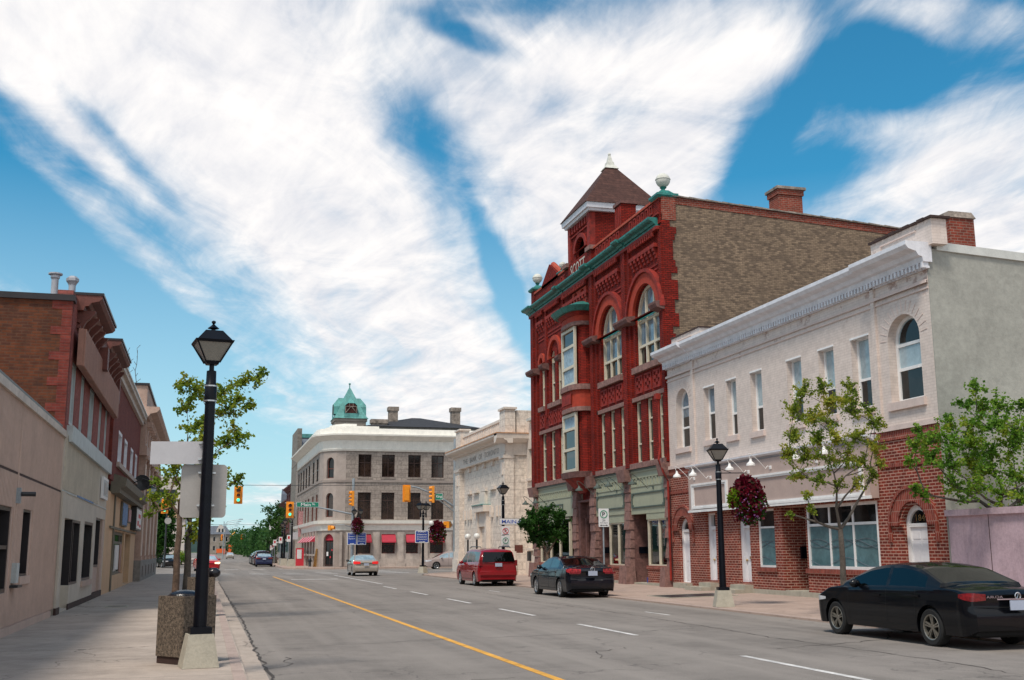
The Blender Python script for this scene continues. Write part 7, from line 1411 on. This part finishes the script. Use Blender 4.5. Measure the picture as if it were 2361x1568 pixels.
    if side:
        for s in (1, -1):
            b = MB(lx)
            for x in [side[0][0]+.02+.25, side[0][1]+.05, side[1][1]+.12]:
                if any(abs(x-a) < ra for a in (xr, xf)) : zl = 2*r*.98+.1
                else: zl = zs+.08
                zz = [zl+(Bt(x)-zl)*k/8 for k in range(9)]; b.add([(x+e, s*(yc_(x, z_)+.003), z_) for z_ in zz for e in (-.006, .006)], [(2*k, 2*k+1, 2*k+3, 2*k+2) for k in range(8)])
            x0_, x1_ = xr+ra+.02, xf-ra-.02; b.add([(x, s*(yc_(x, z_)+.003), z_) for x in [x0_+(x1_-x0_)*k/8 for k in range(9)] for z_ in (zs+.10, zs+.115)], [(2*k, 2*k+1, 2*k+3, 2*k+2) for k in range(8)])
            obj('shut_line', b, 'underbody', t, local=True)
    if rear == 'sedan':
        b = MB(lx); vs = []
        for (y, z) in [(-.62*hw0*1.0, .63), (.62*hw0, .63)]: pass
        n_ = 16; b.add([(bulge(0, -hw0*.8+hw0*1.6*k/n_, z_)-.004, -hw0*.8+hw0*1.6*k/n_, z_) for k in range(n_+1) for z_ in (.70, .712)], [(2*k, 2*k+1, 2*k+3, 2*k+2) for k in range(n_)]); obj('trunk_gap', b, 'underbody', t, local=True)
    return t, lx
UPY = PI/2
# near black sedan, rear axle at Y 17.4, nose away
topA = [(0, .88), (.05, .99), (.45, 1.03), (.75, 1.05), (1.55, 1.36), (2.05, 1.435), (2.6, 1.43), (3.05, 1.36), (3.95, 1.03), (4.5, .93), (4.85, .80), (5.0, .66)]
beltA = [(0, .86), (.5, .97), (1.5, .98), (3.9, .93), (4.4, .9), (5.0, .62)]
t, lx = car('parked_car', 'near black sedan parked at the right with smoked glass and dark spoked wheels', 'car', (13.22, 17.3, 0), UPY, 'paint_black', topA, beltA, 5.0, 1.82, 1.12, 4.17, .325, (.78, 1.62), (3.08, 3.9), side=((1.25, 2.35), (2.45, 3.55)), rim='rim_dark', spokes=5, tails=(.79, .93, .56, .30), heads=(.62, .74, .5, .5), rearm='car_glass', plate_z=.74)
b = MB(lx); b.text('ACURA', .30, .62, .86, .90, .0) ; vs = [(-.062, y, z) for (y, _, z) in [(p[0]+1.12, p[1], p[2]) for p in b.v]]; b.v = [(-.064-1.12, y_, z_) for (_, y_, z_) in vs]; obj('badge_lettering', b, 'chrome', t, local=True)
b = MB(lx); b.lathe(-.07, 0, [(.055, 0), (.065, .006), (.045, .008)], 14, 'x', .89, False); b.tube([(-.07, -.03, .85), (-.07, 0, .93), (-.07, .03, .85)], .008, 4); obj('emblem', b, 'chrome', t, local=True)
b = MB(lx); b.box(-.072, -.055, -.42, .42, .83, .85); obj('trunk_trim', b, 'chrome', t, local=True)
# dark blue-black sedan
topC = [(0, .90), (.06, 1.04), (.45, 1.10), (.75, 1.12), (1.5, 1.40), (2.0, 1.47), (2.6, 1.46), (3.0, 1.40), (3.85, 1.07), (4.4, .97), (4.85, .82), (5.0, .66)]
beltC = [(0, .88), (.5, 1.0), (1.5, 1.02), (3.8, .95), (4.4, .9), (5.0, .62)]
t, lx = car('parked_car', 'dark blue-black sedan parked behind the red minivan, red tail lamps', 'car', (13.38, 39.1, 0), UPY, 'paint_navy_black', topC, beltC, 5.0, 1.84, 1.08, 4.03, .33, (.78, 1.58), (3.05, 3.85), side=((1.35, 2.3), (2.4, 3.5)), glassm='car_glass_teal', rim='rim_silver', spokes=7, tails=(.86, 1.02, .42, .28), heads=(.65, .78, .5, .4), plate_z=.86, tail_m='tail_pink', style='chrome')
b = MB(lx); b.lathe(-.066, 0, [(.075, 0), (.085, .006), (.065, .008)], 14, 'x', 1.0, False); b.lathe(-.068, 0, [(.03, 0), (.036, .006)], 10, 'x', 1.0, False); obj('emblem', b, 'chrome', t, local=True)
for s in (1, -1): b = MB(lx); b.box(-.062, -.02, min(s*.46, s*.86), max(s*.46, s*.86), .84, .90); obj('taillight', b, 'tail_red', t, local=True)
# maroon minivan
topV = [(0, 1.0), (.04, 1.3), (.22, 1.62), (.5, 1.74), (1.5, 1.79), (2.6, 1.78), (3.2, 1.68), (4.1, 1.18), (4.7, 1.02), (4.95, .86), (5.05, .68)]
beltV = [(0, 1.05), (.5, 1.08), (2.5, 1.05), (4.0, 1.0), (4.6, .92), (5.05, .62)]
t, lx = car('parked_car', 'maroon minivan with roof rack parked in front of the bank', 'minivan', (13.55, 52.9, 0), UPY, 'paint_maroon', topV, beltV, 5.05, 1.95, 1.0, 4.03, .335, (9, 9.1), (3.2, 4.05), side=((.45, 1.6), (1.66, 2.65), (2.75, 3.7)), glassm='car_glass_teal', rim='rim_silver', spokes=7, tails=None, heads=(.7, .85, .5, .4), plate_z=1.0, tumble=.22, rear='van')
b = MB(lx); b.add([(-.055, -.8, 1.14), (-.055, .8, 1.14), (.13, .70, 1.60), (.13, -.70, 1.60)], [(0, 1, 2, 3)]); b.add([(-.06, 0, 1.12)]*1, []); obj('rear_window', b, 'car_glass', t, local=True)
for s in (1, -1):
    b = MB(lx); b.box(-.03, .12, min(s*.78, s*.93), max(s*.78, s*.93), .95, 1.22); obj('taillight', b, 'tail_red', t, local=True); b = MB(lx); b.tube([(.5, s*.72, 1.80), (.6, s*.72, 1.84), (2.5, s*.72, 1.86), (2.7, s*.72, 1.79)], .022, 6); obj('roof_rail', b, 'dark_metal', t, local=True)
b = MB(lx); b.box(-.06, .05, -.9, .9, .50, .72); obj('bumper', b, 'paint_maroon', t, local=True, bevel=.03)
# silver sedan ahead
topS = [(0, .86), (.05, 1.0), (.4, 1.04), (.62, 1.06), (1.35, 1.38), (1.8, 1.45), (2.4, 1.44), (2.8, 1.37), (3.6, 1.02), (4.2, .9), (4.45, .7)]
beltS = [(0, .84), (.5, .95), (1.5, .97), (3.6, .92), (4.1, .85), (4.45, .6)]
car('moving_car', 'silver-beige sedan driving away with lit brake lamps in the middle lane', 'car', (10.72, 77.4, 0), UPY-R(1), 'paint_silver', topS, beltS, 4.45, 1.76, .95, 3.57, .31, (.66, 1.42), (2.85, 3.6), side=((1.2, 2.1), (2.2, 3.2)), rim='rim_silver', tails=(.78, .98, .40, .25), heads=(.62, .74, .4, .4), rearm='car_glass_pale', plate_z=.78, tail_m='tail_lit', style='dm')
# crossing minivan (Main street), nose to the left
topM = [(0, .95), (.05, 1.25), (.25, 1.50), (.6, 1.60), (1.8, 1.66), (2.4, 1.62), (2.9, 1.48), (3.75, 1.04), (4.3, .88), (4.55, .66)]
beltM = [(0, 1.0), (.6, 1.0), (2.5, .98), (3.6, .92), (4.2, .82), (4.55, .58)]
car('moving_car', 'pinkish silver small wagon turning in from the right by the bank pole', 'car', (23.2, 101.3, 0), PI-R(3), 'paint_pinkish', topM, beltM, 4.55, 1.78, .9, 3.6, .32, (.05, .3), (2.9, 3.7), side=((.5, 1.35), (1.43, 2.4), (2.48, 3.3)), glassm='car_glass_pale', rim='rim_silver', heads=(.66, .82, .4, .5), tails=(.8, 1.1, .6, .1), plate_z=.6, tumble=.3)
# red oncoming car with lit headlamp
car('moving_car', 'bright red car coming towards us with a lit headlamp behind the near lamp', 'car', (.15, 104.6, 0), -UPY+R(7), 'paint_red', topS, beltS, 4.45, 1.85, .95, 3.57, .31, (.66, 1.42), (2.85, 3.6), side=((1.2, 2.1), (2.2, 3.2)), heads=(.62, .80, .42, .35, 'head_lit'), tails=(.78, .95, .4, .2), windm='car_glass_pale', glassm='car_glass_pale')
car('moving_car', 'black hatchback facing us beyond the crossing at the left', 'car', (-3.9, 129.5, 0), -UPY+R(12), 'paint_dark', topS, beltS, 4.45, 1.9, .95, 3.57, .31, (.66, 1.42), (2.85, 3.6), side=((1.2, 2.1), (2.2, 3.2)), heads=(.62, .76, .42, .35), tails=(.78, .95, .4, .2), windm='car_glass_pale')
car('parked_car', 'dark blue sedan parked first in the far right row of cars', 'car', (6.55, 128, 0), UPY-R(2), 'paint_blue', topC, beltC, 5.0, 1.9, 1.08, 3.9, .33, (.78, 1.58), (3.05, 3.85), side=((1.35, 2.3), (2.4, 3.5)), tails=(.84, 1.02, .42, .28), rearm='car_glass_pale', plate_z=.86)
car('parked_car', 'dark maroon van parked behind the dark blue sedan in the far row', 'car', (6.85, 138.5, 0), UPY, 'paint_wine', topV, beltV, 5.05, 2.0, 1.0, 4.03, .34, (.05, .3), (3.2, 4.05), side=((.45, 1.6), (1.66, 2.65)), tails=(.95, 1.2, .75, .1), tumble=.22)
car('parked_car', 'black car mostly hidden behind the maroon van in the far row', 'car', (6.9, 149, 0), UPY, 'paint_dark', topM, beltM, 4.55, 1.85, .9, 3.6, .32, (.05, .3), (2.9, 3.7), side=((.5, 1.35), (1.43, 2.4)), tails=(.8, 1.1, .6, .1))
car('parked_car', 'dark car farthest visible in the near end of the far row', 'car', (7.1, 158, 0), UPY, 'paint_dark', topC, beltC, 5.0, 1.84, 1.08, 3.9, .33, (.78, 1.58), (3.05, 3.85), side=((1.35, 2.3), (2.4, 3.5)), tails=(.84, 1.02, .42, .28))
P_ = at(579, 1279, Y=345); car('moving_car', 'small white utility vehicle far off in front of the orange barrels', 'car', (P_.x, 345, gz(345)), UPY, 'paint_white', topM, beltM, 4.55, 1.95, .9, 3.6, .36, (.05, .3), (2.9, 3.7), side=((.5, 1.35), (1.43, 2.4)), tails=(.9, 1.2, .7, .1))
P_ = at(571, 1276, Y=430); car('moving_car', 'white van among the road works left of the utility vehicle', 'van', (P_.x-1, 430, gz(430)), UPY, 'paint_white', topV, beltV, 5.05, 2.1, 1.0, 4.03, .36, (.05, .3), (3.2, 4.05), side=((.45, 1.6), (1.66, 2.65)))
P_ = at(542, 1287, Y=268); car('moving_car', 'small silver car coming along behind the red car', 'car', (P_.x-1.2, 268, gz(268)), -UPY, 'paint_silver', topS, beltS, 4.45, 1.76, .95, 3.57, .31, (.66, 1.42), (2.85, 3.6), side=((1.2, 2.1), (2.2, 3.2)), heads=(.62, .76, .42, .35), windm='car_glass_pale')
# road works
for i, px in enumerate((540, 590, 630, 735, 793, 855, 915, 1050, 1075)):
    xx = 450+px*.125; Y = 400; P_ = at(xx, 1275, Y=Y); h_ = 1.3 if i != 4 else 2.3
    t = thing('traffic_barrel', ['leftmost', 'second', 'third', 'fourth', 'tall fifth', 'sixth', 'seventh', 'eighth', 'rightmost'][i]+' orange road works barrel in the distant row', 'barrel', (P_.x, Y, gz(Y)), 0, 'orange road works barrels'); b = MB(); b.lathe(0, 0, [(.34, 0), (.26, h_)], 8); obj('body', b, 'barrel_orange', t, local=True); b = MB(); b.lathe(0, 0, [(.31, h_*.5), (.30, h_*.65)], 8); obj('stripe', b, 'sign_white', t, local=True)
for px, w_, z1, lb in ((534.5, 2.4, 3.2, 'large orange warning board in the middle of the road works'), (594, 3.4, 2.6, 'wide orange warning board at the right of the road works'), (509, 3.0, 1.9, 'low orange barrier at the left of the road works')):
    P_ = at(px, 1275, Y=395); t = thing('warning_board', lb, 'sign', (P_.x, 395, gz(395))); b = MB(); b.box(-w_/2, w_/2, -.05, .05, .5, z1); obj('board', b, 'barrel_orange', t, local=True); b = MB(); b.box(-w_/2, -w_/2+.15, 0, .1, 0, .6); b.box(w_/2-.15, w_/2, 0, .1, 0, .6); obj('leg', b, 'dark_metal', t, local=True)
P_ = at(553, 1265, Y=440); t = thing('excavator', 'yellow excavator working at the end of the street', 'excavator', (P_.x-1, 440, gz(440))); b = MB(); b.box(-4, 3.5, -1, 1, 1.6, 4.2); obj('body', b, 'machine_yellow', t, local=True, bevel=.3); b = MB(); b.box(1.8, 3.6, -1, 1, 4.2, 6.2); obj('cab', b, 'machine_yellow', t, local=True); b = MB(); b.box(-3.5, 3.3, -1.2, 1.2, .0, 1.1); obj('track', b, 'underbody', t, local=True); b = MB(); b.tube([(3, 0, 3), (6, 0, 6), (8, 0, 2)], .35, 6); obj('boom', b, 'machine_yellow', t, local=True)
P_ = at(518, 1262, Y=430); t = thing('loader', 'yellow loader with raised arm left of the orange board', 'loader', (P_.x, 430, gz(430))); b = MB(); b.box(-2.4, 2.2, -1, 1, .8, 3.2); obj('body', b, 'machine_yellow', t, local=True, bevel=.3); b = MB(); b.tube([(-2, 0, 2.5), (1, 0, 5.5), (3.5, 0, 8)], .3, 6); obj('arm', b, 'machine_yellow', t, local=True); b = MB(); b.lathe(-1.5, -1.1, [(.7, 0), (.7, .4)], 10, 'y', .7); b.lathe(1.5, -1.1, [(.7, 0), (.7, .4)], 10, 'y', .7); obj('wheel', b, 'underbody', t, local=True)
P_ = at(505, 1276, Y=400); b = MB(); leaves(b, (P_.x+1, 402, 2), 2.2, 10, .01, random.Random(1)) if False else None
S.render.engine = 'CYCLES'
S.cycles.use_denoising = True
S.cycles.max_bounces = 6
